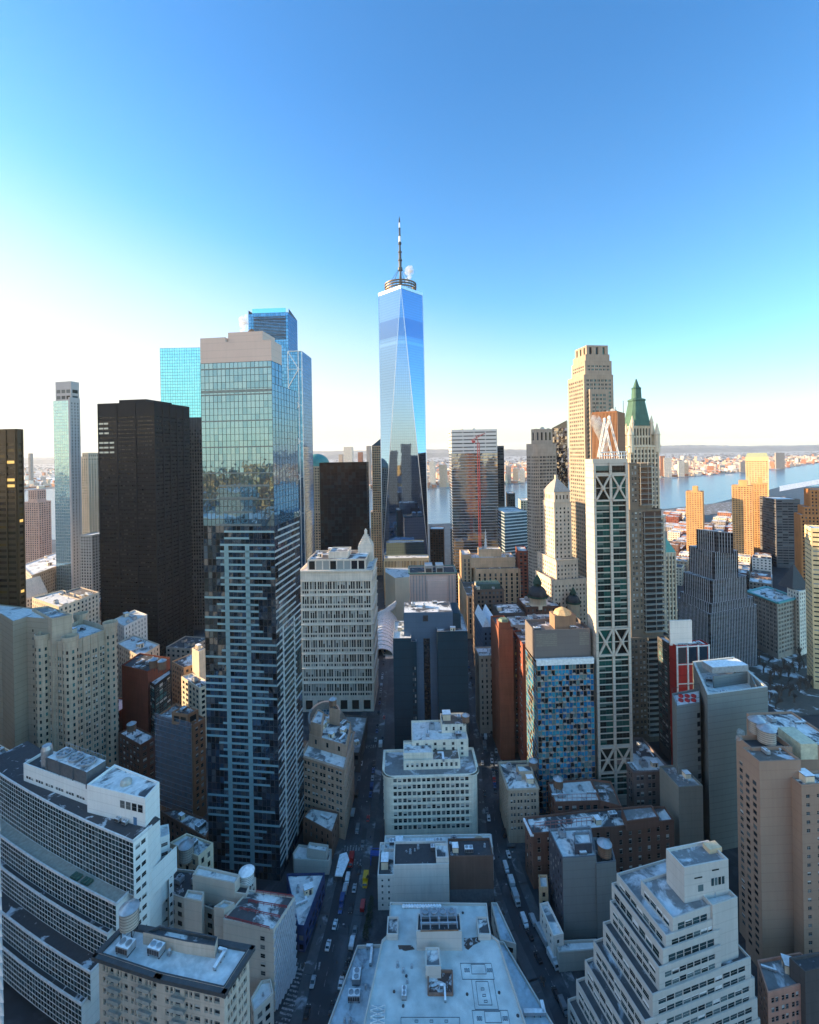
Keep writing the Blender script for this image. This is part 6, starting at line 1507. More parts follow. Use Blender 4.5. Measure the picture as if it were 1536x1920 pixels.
def zigzag():
    P, z = pxpoly([(418, 1723), (513, 1743), (553, 1681), (466, 1668)], z=31)
    b = Bld('office_building', 'cream block with a slanted relief flank, dark roof and red railings beside the left street', cen(P), 'building', wall=wallmat('warm_cream', (.42, .42, .40), var=.1), pane=g_dark)
    b.tier(P, z, PLAIN, roof=halfsnow, par=.5)
    A, B, C = P[0], P[1], P[2]; e = unit(B - A); n = V2(e.y, -e.x); L = (B - A).length
    for k in range(7): b.win.append((-9, tuple((*(A + e * L * u + n * .06), zz) for u, zz in ((.74, z - 5 - k * 3.3), (.83, z - 5 - k * 3.3), (.83, z - 3.4 - k * 3.3), (.74, z - 3.4 - k * 3.3))), 1, n))
    e2 = unit(C - B); n2 = V2(e2.y, -e2.x); L2 = (C - B).length; rb = MB(); k = 0
    while k * 1.8 < L2 + z:
        u0 = k * 1.8; z0, z1 = 0, z - 1; ua, ub = u0 - z * .55, u0
        pa = (max(ua, 0), z0 if ua >= 0 else (0 - ua) / .55 * 1.0); pb = (min(ub, L2), z1 if ub <= L2 else z1 - (ub - L2) / .55)
        if pb[1] > pa[1] + 1 and pb[0] > pa[0]: rb.bar((*(B + e2 * pa[0] + n2 * .2), pa[1]), (*(B + e2 * pb[0] + n2 * .2), pb[1]), .7, 0, .5)
        k += 1
    b.part('diagonal_relief', rb, flat('bluish_relief', (.42, .45, .50), .6))
    rr = MB()
    for (p_, q_) in (((422, 1716), (505, 1737)), ((450, 1700), (525, 1716)), ((466, 1686), (538, 1698)), ((480, 1668), (550, 1678))):
        a, c = Z(*p_, z + 1), Z(*q_, z + 1); rr.bar((a.x, a.y, z + .8), (c.x, c.y, z + .8), .2); rr.bar((a.x, a.y, z + .2), (c.x, c.y, z + .2), .14)
        for k in range(6): p = a.lerp(c, k / 5); rr.bar((p.x, p.y, z - .5), (p.x, p.y, z + .8), .14)
    b.part('red_railing', rr, m_red)
    for pts, zz, rf, wl in (([(361, 1640), (440, 1656), (450, 1640), (372, 1622)], 36, snow, None), ([(345, 1683), (378, 1690), (383, 1672), (352, 1668)], 34, snow, None), ([(401, 1700), (420, 1704), (440, 1692), (420, 1687)], 33, snow, None), ([(430, 1672), (462, 1677), (468, 1660), (440, 1655)], 32, tar, None)):
        Q, _ = pxpoly(pts, z=zz); b.tier(Q, zz, PLAIN, roof=rf)
    Q, _ = pxpoly([(300, 1668), (418, 1712), (470, 1668), (480, 1645), (330, 1628)], z=26); b.tier(Q, 26, style(fh=4, bw=4, pat=((.2, .8),)), roof=tar, clutter=5); b.done()
    water_tower(Z(463, 1655, 30).xy, 27, 3.0, 4.4, 'white metal water tank at the foot of the near glass tower', 3.5, mat=m_white, roofm=m_snow)
    # lower ledge block with pale roof at its foot
    Q, zz = pxpoly([(470, 1872), (476, 1898), (513, 1862), (508, 1835), (490, 1838)], z=13)
    b = simple('row_house', 'low annex with turquoise tinged roof at the foot of the cream block', Q, zz, wallmat('warm_cream', (0, 0, 0)), g_dark, style(fh=3, bw=3, pat=((.2, .8),), base=1), roof=snow, clutter=3); b.done()
    Q, zz = pxpoly([(556, 1718), (553, 1750), (548, 1828), (560, 1838), (566, 1742)], z=9)
zigzag()
P, z = pxpoly([(537, 1638), (558, 1735), (571, 1737), (609, 1636)], z=11)
b = simple('shop_building', 'long low building with a bright snow roof and deep blue side along the left street', P, z, wallmat('deep_blue_panel', (.02, .04, .12)), g_dark, style(fh=4, bw=4, pat=((.1, .9),), wb=.1, wt=.7, base=.5, top=3), roof=snow, clutter=5); b.done()
P, z = pxpoly([(549, 1600), (551, 1611), (617, 1614), (622, 1592), (560, 1583)], z=7)
b = simple('shop_building', 'low white shop building with grey shutter wall left of the left street', P, z, greyplaster, g_dark, PLAIN, roof=snow)
Q, _ = pxpoly([(575, 1591), (612, 1597), (616, 1584), (580, 1579)], z=11); b.tier(Q, 11, PLAIN, roof=snow, z0=6); b.done()
P, z = pxpoly([(568, 1531), (623, 1561), (636, 1522), (583, 1512)], z=14)
b = simple('shop_building', 'dark brown building with snowy roof terrace at the left street corner', P, z, wallmat('dark_umber', (.12, .075, .06)), g_dark, style(fh=4, bw=4, pat=((.2, .5),)), roof=snow, clutter=6); b.done()
P, z = pxpoly([(640, 1700), (655, 1697), (660, 1602), (642, 1600)], z=4)
b = empty('sidewalk_shed', (*cen([V2(*Z(645, 1660, 3)[:2])]), 0), 'snow topped curved sidewalk canopy on the left pavement', 'canopy')
m = MB(); P = ccw([V2(*Z(x, y, 3.5)[:2]) for x, y in [(628, 1642), (642, 1643), (655, 1612), (650, 1598), (637, 1602)]]); m.prism(P, 3.2, 3.6, 0, 0, True); m.build('canopy_roof', m_snow, b)
for p in P: m = MB(); m.box((*p, 0), .25, .25, 3.2); m.build('post', m_dark, b)
b = empty('construction_shed', (*Z(708, 1600, 3)[:2], 0), 'blue framed construction shed at the kerb beside the white party wall building', 'scaffold')
m = MB(); P = ccw([V2(*Z(x, y, 5)[:2]) for x, y in [(695, 1604), (728, 1604), (728, 1596), (696, 1595)]]); m.prism(P, 4.6, 5.2, 0, 0, True)
for i in range(4): m.bar((*P[i], 6.2), (*P[(i + 1) % 4], 6.2), .25)
m.build('deck', flat('cobalt_paint', (.02, .08, .35)), b)
for p in P: m = MB(); m.box((*p, 0), .35, .35, 6.2); m.build('post', flat('cobalt_paint', (.02, .08, .35)), b)
# tan stepped corner block + glass cone hall
def tanblock():
    P, z = pxpoly([(566, 1416), (645, 1441), (663, 1372), (600, 1352)], z=39)
    b = Bld('office_building', 'tan brick corner block with stepped snowy roofs beside the near glass tower', cen(P), 'office building', wall=wallmat('pinkish_tan', (.34, .26, .21)), pane=g_dark)
    st = style(fh=4.1, bw=5, pat=((.14, .46), (.54, .86)), wb=.28, wt=.78, dep=.4, mull=1, band=3, bandp=.6, top=1.5)
    b.tier(P, z, st, roof=snow, cornice=.8)
    A, B, C, D = ccw(P); 
    Q = shrink([A, B, C, D], 1, 1.5, 10, .5); b.tier(Q, z + 6, style(fh=5, bw=8, pat=((.4, .6),), base=1, top=1), z0=z - 1, roof=halfsnow, clutter=8)
    Q2 = shrink(Q, 1, 17, 1, 8); b.tier(Q2, z + 13, PLAIN, z0=z + 5, roof=snow, clutter=1)
    Q3 = shrink(Q, 9, 9, 16, 2); b.tier(Q3, z + 15, PLAIN, z0=z + 5, roof=halfsnow, clutter=1); b.done()
    water_tower((Q3[0] + (cen(Q3) - Q3[0]) * .7), z + 15, 2.3, 3.6, 'small tan water tank atop the tan corner block', 1.2)
    P, z = pxpoly([(600, 1338), (640, 1410), (674, 1412), (689, 1343)], z=13)
    b = Bld('transit_hall', 'flat roofed dark transit hall with a tilted glass cone skylight', cen(P), 'station hall', wall=charcoal, pane=g_dark)
    b.tier(P, z, style(fh=4, bw=3, pat=((.1, .9),), wb=.1, wt=.9), roof=greyroof, clutter=3)
    c = Z(622, 1372, 13); m = MB(); n_ = 28; ri = []; 
    tc = Z(608, 1334, 42)
    for k in range(n_):
        a = 2 * pi * k / n_; ri.append(((c.x + 15 * cos(a), c.y + 15 * sin(a), 12.5), (tc.x + 10.5 * cos(a), tc.y + 10.5 * sin(a), 40 + 3.5 * sin(a)), (tc.x + 9.3 * cos(a), tc.y + 9.3 * sin(a), 40 + 3.1 * sin(a)), (tc.x + 8.6 * cos(a), tc.y + 8.6 * sin(a), 36 + 2.6 * sin(a))))
    for k in range(n_):
        j = (k + 1) % n_
        for q in range(3): m.quad(ri[k][q], ri[j][q], ri[j][q + 1], ri[k][q + 1])
    b.part('cone', m, flat('bronze_cone', (.26, .22, .19), .4, .3), smooth=True)
    g = MB(); g.ngon([r[3] for r in ri]); b.part('skylight', g, flat('skylight_glass', (.03, .08, .10), .1))
    gr = MB()
    for k in range(-4, 5):
        h = sqrt(max(0, 8.4 ** 2 - (k * 2) ** 2)); gr.bar((tc.x + k * 2, tc.y - h, 36.3 - .3 * h), (tc.x + k * 2, tc.y + h, 36.3 + .3 * h), .2); gr.bar((tc.x - h, tc.y + k * 2, 36.3 + .3 * k * 2), (tc.x + h, tc.y + k * 2, 36.3 + .3 * k * 2), .2)
    b.part('skylight_bars', gr, m_metal); b.done()
tanblock()
# turreted beige tower + blank slab
def turreted():
    P, z = pxpoly([(81, 1199), (132, 1204), (207, 1177), (152, 1160)], d0=282, k=1)
    P = ccw(P); b = Bld('office_tower', 'beige office tower with round corner turrets and a snowy roof', cen(P), 'office building', wall=wallmat('oat_stone', (.37, .33, .27)), pane=g_teal)
    st = style(fh=4.0, bw=4.4, pat=((.12, .40), (.48, .76)), wb=.22, wt=.80, dep=.5, top=9, mull=1, pier=1.1, pierp=.3, mg=3.5)
    b.tier(P, z, st, roof=snow, par=3, clutter=5)
    # brick spandrels show as trim
    for p in P:
        m = MB(); r = 3.9; m.lathe((*p, 0), ((r, 0), (r, z + 1), (r + .5, z + 1.2), (r + .5, z + 4), (r, z + 4), (r, z + 2)), 16, 0)
        b.part('turret', m, b.wm[0])
        if p.length > 420: continue
        k = 0
        while z - 10 - k * 4 > 8:
            for a in range(16):
                if a % 2: continue
                th = a * pi / 8 + pi / 16; dirv = V2(cos(th), sin(th))
                if dirv.dot(-p) < 0: continue
                th0, th1 = a * pi / 8 + .08, (a + 1) * pi / 8 - .08; rr_ = r * cos(pi / 16) + .06
                mid = V2(cos(th), sin(th)) * rr_; tt = V2(-sin(th), cos(th)) * .55; zz = z - 6 - k * 4
                b.win.append((-.00001, ((*(p + mid - tt), zz), (*(p + mid + tt), zz), (*(p + mid + tt), zz + 2), (*(p + mid - tt), zz + 2)), 0, dirv))
            k += 1
    b.done()
    z = 110.5; P, _ = pxpoly([(-60, 1146), (2, 1151), (24, 1165), (50, 1157), (97, 1161), (62, 1140), (-30, 1130)], z=z)
    b = Bld('office_tower', 'blank beige slab tower with folded front at the left edge', cen(P), 'office building', wall=wallmat('oat_panel', (.27, .25, .21), var=.1, course=3.6), pane=g_dark)
    b.tier(P, z, PLAIN, roof=snow, par=.6)
    a, c = V2(*Z(50, 1157, z)[:2]), V2(*Z(97, 1161, z)[:2]); n = unit(V2((c - a).y, -(c - a).x))
    for k in range(17): b.win.append((-1, tuple((*(a + (c - a) * u + n * .06), zz) for u, zz in ((.22, z - 9 - k * 5), (.27, z - 9 - k * 5), (.27, z - 7.4 - k * 5), (.22, z - 7.4 - k * 5))), 0, n))
    b.done()
    P, z2 = pxpoly([(60, 1140), (97, 1160), (135, 1152), (90, 1136)], z=112); b = simple('office_building', 'stone parapet roof between the blank slab and the turreted tower', P, z2, wallmat('oat_stone', (0, 0, 0)), g_dark, PLAIN, roof=greyroof, clutter=3); b.done()
turreted()
# scaffold wrapped block
def netted():
    P, z = pxpoly([(294, 1342), (362, 1360), (385, 1346), (330, 1318)], d0=265, k=1)
    b = Bld('apartment_building', 'block wrapped in blue grey scaffold netting with a sunlit brick flank', cen(P), 'apartment building', wall=wallmat('ochre_brick', (.28, .16, .10)), pane=g_pale)
    b.tier(P, z, style(fh=3.7, bw=3.6, pat=((.22, .75),), mull=1), roof=halfsnow, clutter=5)
    A = V2(*Z(294, 1342, z)[:2]); B = V2(*Z(362, 1360, z)[:2]); n = unit(V2((B - A).y, -(B - A).x)); L = (B - A).length; e = (B - A) / L
    nt_ = MB(); random.seed(8)
    nc, nr = 14, 17
    V = [[(*(A + e * L * i / nc + n * (1.5 + random.uniform(-.12, .12))), z + 2.5 - (z - 3) * j / nr) for i in range(nc + 1)] for j in range(nr + 1)]
    for j in range(nr):
        for i in range(nc): nt_.quad(V[j + 1][i], V[j + 1][i + 1], V[j][i + 1], V[j][i])
    m, nt2, p = base_mat('net_cloth', (.14, .17, .22), .9); p.inputs['Alpha'].default_value = .62; b.part('netting', nt_, m)
    sc_ = MB()
    for i in range(0, nc + 1, 2): q = A + e * L * i / nc + n * 1.3; sc_.bar((*q, 0), (*q, z + 2.5), .12)
    for j in range(0, nr + 1): zz = z + 2.5 - (z - 3) * j / nr; sc_.bar((*(A + n * 1.65), zz), (*(B + n * 1.65), zz), .16)
    b.part('scaffold_tube', sc_, m_metal)
    Q, _ = pxpoly([(322, 1335), (352, 1340), (372, 1330), (345, 1322)], z=z + 6); b.tier(Q, z + 6, style(fh=5, bw=4, pat=((.1, .9),), base=.3, top=.8), z0=z - 1, roof=halfsnow, clutter=3); b.done()
netted()
# smaller left-hand blocks
LB = [
 ([(228, 1247), (277, 1259), (319, 1233), (262, 1224)], 320, 1, 'rust red blank brick block with a black glass corner', wallmat('rust_wall', (.16, .05, .033)), g_dark, PLAIN, tar, 6),
 ([(219, 1206), (263, 1231), (299, 1208), (250, 1190)], 372, 1, 'cream stone block with a big snowy roof beside the black slab', limestone, g_pale, style(fh=4, bw=4, pat=((.3, .7),)), snow, 5),
 ([(212, 1162), (233, 1174), (276, 1152), (252, 1143)], 415, 1, 'white rendered stepped roof house in front of the black slab', whiteplaster, g_dark, style(fh=4, bw=4, pat=((.3, .6),)), snow, 5),
 ([(222, 1374), (263, 1397), (293, 1380), (250, 1360)], 285, 1, 'dark brown brick block with ladders on a snowy roof', darkbrick, g_dark, style(fh=4, bw=4, pat=((.2, .75),), mull=1), halfsnow, 6),
 ([(-60, 1405), (5, 1418), (28, 1412), (0, 1396)], 250, 1, 'small cream block in the left edge above the glass grid block', cream, g_dark, style(fh=3.6, bw=4, pat=((.2, .7),), mull=1), greyroof, 3),
 ([(340, 1268), (374, 1290), (398, 1280), (360, 1262)], 330, 1, 'small cream roof with black windows left of the near glass tower', cream, g_dark, style(fh=4, bw=5, pat=((.2, .8),)), halfsnow, 4),
 ([(322, 1240), (345, 1252), (395, 1235), (365, 1222)], 370, 1, 'tan block with snowy roof below the black slab corner', tan, g_dark, style(fh=4, bw=4, pat=((.2, .7),)), halfsnow, 4),
 ([(110, 1112), (150, 1124), (186, 1110), (150, 1100)], 420, 1, 'buff stone block with round roof plant left of the black slab', limestone, g_dark, style(fh=4, bw=4, pat=((.25, .7),)), brownroof, 6),
 ([(60, 1120), (110, 1138), (160, 1120), (118, 1106)], 400, 1, 'low golden roofed stone block behind the turreted tower', cream, g_dark, style(fh=4, bw=4, pat=((.25, .7),)), snow, 6),
 ([(300, 1520), (385, 1570), (400, 1540), (330, 1515)], 230, 1, 'low black roofed block between the glass grid block and the near glass tower', brownbrick, g_dark, style(fh=4, bw=4, pat=((.25, .7),)), halfsnow, 7),
 ([(318, 1580), (372, 1606), (400, 1580), (350, 1562)], 215, 1, 'low snowy roof at the foot of the near glass tower', cream, g_dark, style(fh=4, bw=4, pat=((.25, .7),)), halfsnow, 6),
 ([(360, 1215), (373, 1222), (385, 1216), (374, 1208)], 360, 1, 'thin cream edge of a block hidden behind the near glass tower', cream, g_dark, PLAIN, snow, 1)]
for pts, d0, k, lab, wl, gl, st, rf, cl in LB:
    P, z = pxpoly(pts, d0=d0, k=k); b = simple('office_building', lab, P, z, wl, gl, st, roof=rf, clutter=cl)
    b.done()
b = Bld('office_building', 'black framed glass corner joined to the rust red block', V2(*W(300, 1300, 318)[:2]), 'building', wall=black, pane=g_teal)
P, z = pxpoly([(278, 1276), (290, 1285), (321, 1262), (318, 1250)], d0=317, k=1); b.tier(P, z, style(fh=4, bw=4, pat=((.05, .95),), wb=.1, wt=.9, mull=2)); b.done()
water_tower(Z(288, 1245, 70).xy, 66, 2.6, 5, 'left one of two dark wooden tanks above the rust red block', 2); water_tower(Z(304, 1248, 70).xy, 66, 2.6, 5.2, 'right one of two dark wooden tanks above the rust red block', 2)
water_tower(Z(247, 1375, 40).xy, 40, 2.5, 4, 'dark wooden tank on the dark brown block', 2); water_tower(Z(350, 1608, 22).xy, 20, 3.2, 6.5, 'large grey wooden tank right of the glass grid block', 1.5, mat=wallmat('zinc_tank', (.32, .31, .29)))
# ornate long cream block and gabled block, far left
P, z = pxpoly([(40, 1060), (60, 1078), (146, 1046), (120, 1030)], d0=560, k=1)
b = simple('office_building', 'long ornate cream stone block with arched top windows behind the turreted tower', P, z, wallmat('ornate_cream', (.42, .39, .35)), g_dark, style(fh=4, bw=3.4, pat=((.25, .7),), dep=.6, band=4, bandp=.8, top=3), cornice=1.2, clutter=8, roof=snow); b.done()
P, z = box(14, 1122, 43, 1120, d=480, rot=-12, depth=26)
b = Bld('gabled_building', 'white gothic gabled building at the left edge', cen(P), 'building', wall=whitestone, pane=g_dark); A, B, C, D = P
b.tier(P, z, style(fh=4, bw=3, pat=((.25, .7),))); m = MB(); mid = (A + B) / 2; mb_ = (C + D) / 2; zg = z + 17
m.ngon([(*A, z), (*B, z), (*mid, zg)]); m.quad((*B, z), (*C, z), (*mb_, zg), (*mid, zg)); m.quad((*D, z), (*A, z), (*mid, zg), (*mb_, zg)); m.bar((*mid, zg), (*mid, zg + 5), .7); b.part('gable', m, b.wm[0]); b.done()
P, z = box(-60, 1125, 13, 1125, d=470, rot=-8, depth=26)
b = Bld('office_building', 'stone building with a dark green mansard roof at the left edge', cen(P), 'building', wall=limestone, pane=g_dark); b.tier(P, z, style(fh=4, bw=4, pat=((.2, .7),)))
m = MB(); Q = shrink(P, 5, 5, 5, 5)
for i in range(4): m.quad((*P[i], z), (*P[(i + 1) % 4], z), (*Q[(i + 1) % 4], z + 16), (*Q[i], z + 16))
m.ngon([(*p, z + 16) for p in Q]); b.part('mansard_roof', m, flat('dark_verdigris', (.06, .10, .085), .6)); b.done()
# saw-toothed near tower in the left edge
def sawtooth():
    b = Bld('residential_tower', 'sliver of a pale saw toothed facade along the left edge', V2(-97, 108), 'skyscraper', wall=wallmat('silver_panel', (.48, .52, .58), var=.06, rough=.5), pane=g_dark)
    m = MB(); z = 0; top = W(0, 975, 110).z
    while z < top:
        x1 = W(-3, 1300, 105).x
        m.quad((-125, 105, z), (x1, 105, z), (x1 - 1.1, 105.2, z + 2.9), (-125, 105.2, z + 2.9)); m.quad((x1, 105, z), (x1 * 1.13, 118, z), (x1 * 1.13 - 1, 118, z + 2.9), (x1 - 1.1, 105.2, z + 2.9)); m.quad((-125, 105.2, z + 2.9), (x1 - 1.1, 105.2, z + 2.9), (x1, 105, z + 3.0), (-125, 105, z + 3.0)); m.quad((x1 - 1.1, 105.2, z + 2.9), (x1 * 1.13 - 1, 118, z + 2.9), (x1 * 1.13, 118, z + 3), (x1, 105, z + 3)); z += 3.0
    m.quad((-125, 105, top), (-95, 105, top), (-105, 118, top), (-125, 118, top)); b.part('facade', m, b.wm[0]); b.root['label'] = 'sliver of a pale saw toothed facade along the left edge'
sawtooth()
# middle: blocks between streets and post office
MBK = [
 (893, 945, 1106, 440, 'dark classical block with a green roof ridge in front of the post office', wallmat('soot_stone', (.11, .09, .08)), g_dark, style(fh=4, bw=3.4, pat=((.2, .75),), band=3, bandp=.7, dep=.5), tar, 20),
 (905, 934, 1176, 385, 'turquoise gabled block below the dark classical one', bluegrey, g_dark, style(fh=4, bw=3.4, pat=((.3, .65),), top=4), snow, 34),
 (986, 1052, 1138, 420, 'dark copper trimmed block carrying two green domes', darkbrick, g_dark, style(fh=4, bw=4, pat=((.3, .65),)), halfsnow, 28),
 (1000, 1060, 1166, 372, 'white walled low block below the two green domes', whiteplaster, g_dark, PLAIN, halfsnow, 16),
 (962, 1000, 1172, 360, 'grey metal clad block with vents right of the orange brick slab', greyplaster, g_dark, style(fh=5, bw=5, pat=((.3, .6),)), halfsnow, 18),
 (936, 984, 1150, 410, 'dark snow dusted roofs behind the orange brick slab', charcoal, g_dark, PLAIN, halfsnow, 26),
 (898, 936, 1230, 345, 'grey fire escape block along the far right street', greystone, g_pale, style(fh=4, bw=3.6, pat=((.3, .65),)), snow, 16)]
for L, R, y, d, lab, wl, gl, st, rf, dp in MBK:
    P, z = box(L, y, R, y - 1, d=d, rot=3, depth=dp); b = simple('office_building', lab, P, z, wl, gl, st, roof=rf, clutter=5)
    if 'gabled' in lab:
        m = MB(); A, B, C, D = P
        for k in range(2):
            a, c = A + (B - A) * (k / 2), A + (B - A) * ((k + 1) / 2); mid = (a + c) / 2; up = D - A
            m.ngon([(*a, z), (*c, z), (*mid, z + 8)]); m.quad((*a, z), (*mid, z + 8), (*(mid + up), z + 8), (*(a + up), z)); m.quad((*mid, z + 8), (*c, z), (*(c + up), z), (*(mid + up), z + 8))
        b.part('gable_roof', m, m_snow)
    if 'green roof ridge' in lab:
        m = MB(); c = cen(P)
        for k in range(5): m.bar((c.x - 12 + k * 5, c.y - 8, z), (c.x - 8 + k * 4, c.y + 3, z + 6), .7)
        m.box((c.x, c.y, z - 1), 22, 12, 5); b.part('roof_frame', m, flat('dark_copper', (.05, .10, .085)))
    if 'two green domes' in lab:
        for px, py, r in ((1008, 1108, 8.5), (1075, 1120, 6.0)):
            c = W(px, py, 428); dm = MB(); n_ = 16
            dm.lathe((c.x, c.y, z - 3 if px < 1050 else 0), ((r * .9, 0), (r * .9, (c.z - z - 2) if px < 1050 else c.z - 5)), n_, 1)
            zz = c.z - 5; dm.lathe((c.x, c.y, zz), [(r * 1.1, 0), (r * 1.1, 1.5)], n_, 2); dm.lathe((c.x, c.y, zz + 1.5), [(r * cos(a * pi / 14), r * 1.05 * sin(a * pi / 14)) for a in range(7)], n_, 0)
            dm.lathe((c.x, c.y, zz + r * 1.02), [(r * .42, 0), (r * .42, r * .4), (r * .5, r * .45), (r * .3, r * .9), (.2, r * 1.4)], 10, 2)
            b.part('dome', dm, [flat('dome_slate', (.06, .065, .075), .5), cream, copper])
    b.done()
# ------------------------------------------------------------------ OUT OF FRAME: unseen towers added to block the sun, then the mirrored city
random.seed(21)
for i, (x, y, wx, wy, h, lab) in enumerate([(-345, 215, 60, 95, 178, 'unseen beige stone tower added for shade just outside the left edge'), (-410, 300, 60, 60, 180, 'unseen grey stone tower added for shade outside the left edge behind the beige one'),
        (-300, 120, 50, 45, 160, 'unseen brown brick tower added for shade outside the left edge, nearest one'), (-500, 330, 70, 60, 190, 'unseen dark glass tower added for shade outside the left edge, farthest one'), (-250, 30, 50, 40, 150, 'unseen white stone tower added for shade outside the left edge beside the camera'), (-368, 350, 60, 40, 226, 'unseen brown stone tower added for shade outside the left edge beside the dark bronze tower')]):
    P = [V2(x - wx / 2, y - wy / 2), V2(x + wx / 2, y - wy / 2), V2(x + wx / 2, y + wy / 2), V2(x - wx / 2, y + wy / 2)]
    b = simple('office_tower', lab, P, h, (beige, greystone, brownbrick, charcoal, whitestone, brownbrick)[i], g_dark, style(fh=7, bw=6, dep=0)); b.done()
CITYM = [wallmat('city_brick', (.34, .16, .10)), wallmat('city_stone', (.46, .38, .30)), wallmat('city_grey', (.28, .26, .25)), wallmat('city_white', (.60, .56, .50)), g_dark, snow, g_teal]
def tinybox(m, x, y, z0, sx, sy, h, ang, wm, win=0):
    ca, sa = cos(ang), sin(ang); P = [V2(x + a * ca - c * sa, y + a * sa + c * ca) for a, c in ((-sx / 2, -sy / 2), (sx / 2, -sy / 2), (sx / 2, sy / 2), (-sx / 2, sy / 2))]
    m.prism(P, z0, z0 + h, wm, 5)
    if win:
        for i in range(4):
            A, B = P[i], P[(i + 1) % 4]; L = (B - A).length; t = (B - A) / L; n = V2(t.y, -t.x)
            if win < 9 and n.dot(-(A + B)) < 0: continue
            nb = max(1, int(L / 4.2)); nf = max(1, int(h / 4.1))
            for f in range(nf):
                for k in range(nb):
                    u = (k + .28) * L / nb; v = u + .44 * L / nb; za = z0 + (f + .3) * h / nf; zb = za + .45 * h / nf; o = n * .06
                    m.quad((*(A + t * u + o), za), (*(A + t * v + o), za), (*(A + t * v + o), zb), (*(A + t * u + o), zb), 4)
CITYB = [wallmat('sunlit_tint_brick', (.52, .27, .09)), wallmat('sunlit_tint_stone', (.60, .40, .18))] + [CITYM[2], CITYM[3], CITYM[4], wallmat('sunlit_tint_roof', (.40, .22, .09)), CITYM[6]]  # low sun's gold painted into walls and roofs to warm the mirrored band
# city behind the camera (what the glass towers mirror)
m = MB()
for k in range(3500):
    y = -random.uniform(1150, 4200); x = random.uniform(-2600, 2600); h = random.choice((12, 16, 20, 26, 34)) if random.random() < .86 else random.uniform(50, 130)
    tinybox(m, x, y, 0, random.uniform(22, 60), random.uniform(20, 50), h, random.uniform(.5, .95), random.choice((0, 0, 0, 1, 1, 2)))
tag(m.build('far_city', CITYB), 'distant brick and stone city across the river behind the viewpoint', 'city', kind='stuff')
m = MB()
for gx in range(-9, 10):
    for gy in range(0, 9):
        x = gx * 62 + random.uniform(-8, 8); y = -110 - gy * 62
        if abs(x) < 70 and y > -240: continue
        tinybox(m, x, y, 0, random.uniform(30, 48), random.uniform(30, 48), random.choice((30, 45, 60, 80, 110, 150)) * random.uniform(.7, 1.1), .05, random.choice((0, 1, 2, 3)), 9 if gy < 5 else 0)
for x, y, h in ((34, -175, 238), (-12, -240, 218), (70, -260, 200)): tinybox(m, x, y, 0, 34, 34, h, .05, 2, 9)
tag(m.build('city_blocks', CITYM), 'city blocks standing behind the viewpoint', 'city', kind='stuff')
sheet('river', [(-26000, -650), (26000, -650), (26000, -1120), (-26000, -1120)], .5, wm_)

# ------------------------------------------------------------------ far shore
random.seed(33)
def ground_y(x_px, y_px): p = G(x_px, y_px); return p
m = MB(); cnt = 0
for k in range(9000):
    px = random.uniform(-60, 1620); hy = CY - (px - CX) * math.tan(ROLL)
    # shore line
    fs = sorted(far2, key=lambda p: p[0]); sy = None
    for a, c in zip(fs, fs[1:]):
        if a[0] <= px <= c[0]: sy = a[1] + (c[1] - a[1]) * (px - a[0]) / (c[0] - a[0])
    if sy is None: continue
    v = (sy - hy - 1) * random.random() ** .8
    if v < 20.5: continue
    if 60 < px < 560 and random.random() < .7: continue
    p = G(px, hy + v); s_ = p.y / 2600
    h = random.choice((9, 12, 14, 18, 22)) if random.random() < .93 else random.uniform(30, 60)
    tinybox(m, p.x, p.y, 1.2, random.uniform(14, 45), random.uniform(14, 40), h, random.uniform(-.9, -.3), random.choice((0, 0, 1, 1, 2, 3)))
tag(m.build('far_city', CITYM), 'low rise city spread along the far river bank', 'city', kind='stuff')
# scattered winter woods over there
m = MB(); wood = flat('winter_wood', (.07, .055, .05), .9)
for k in range(2600):
    px = random.uniform(-60, 1620); hy = CY - (px - CX) * math.tan(ROLL); v = random.choice((random.uniform(12, 22), random.uniform(24, 34)))
    if px < 1100 and v > 24: continue
    p = G(px, hy + v); r = random.uniform(14, 34); m.lathe((p.x, p.y, 1.2), ((r, 0), (r * .9, 7), (r * .4, 12), (.5, 14)), 6)
tag(m.build('far_woods', wood), 'dark strips of leafless woods on the far bank', 'woods', kind='stuff')
FT = [(645, 662, 838, 2900, 'pale far tower directly left of the tapering tower, widest one', 3), (672, 680, 848, 3000, 'thin reddish far tower left of the tapering tower', 0), (688, 695, 836, 2850, 'thin pale blue far tower next to the tapering tower', 2),
      (806, 816, 866, 2700, 'white far slab right of the tapering tower', 3), (824, 838, 871, 2650, 'beige far block partly hidden by the striped tower', 1), (949, 958, 874, 2700, 'grey far tower right of the striped tower', 2), (962, 972, 878, 2650, 'yellow lit far tower in the middle of the waterfront', 1), (975, 984, 880, 2600, 'small pale far tower beside the yellow lit one', 3),
      (1245, 1258, 858, 3100, 'white far block at the left of the right hand waterfront', 3), (1272, 1282, 864, 2700, 'tall white far block above the opposite pier', 3), (1283, 1290, 867, 2650, 'cream far block touching the tall white one', 1), (1455, 1469, 849, 3300, 'grey far slab right of the pale green crown', 2), (1238, 1246, 855, 3300, 'brown far tower beside the gothic tower', 0), (1388, 1396, 866, 2900, 'grey far tower left of the golden crown tower', 2), (636, 643, 852, 3100, 'short far block behind the green dome', 1), (55, 60, 850, 3600, 'faint far tower over the left bay', 2)]
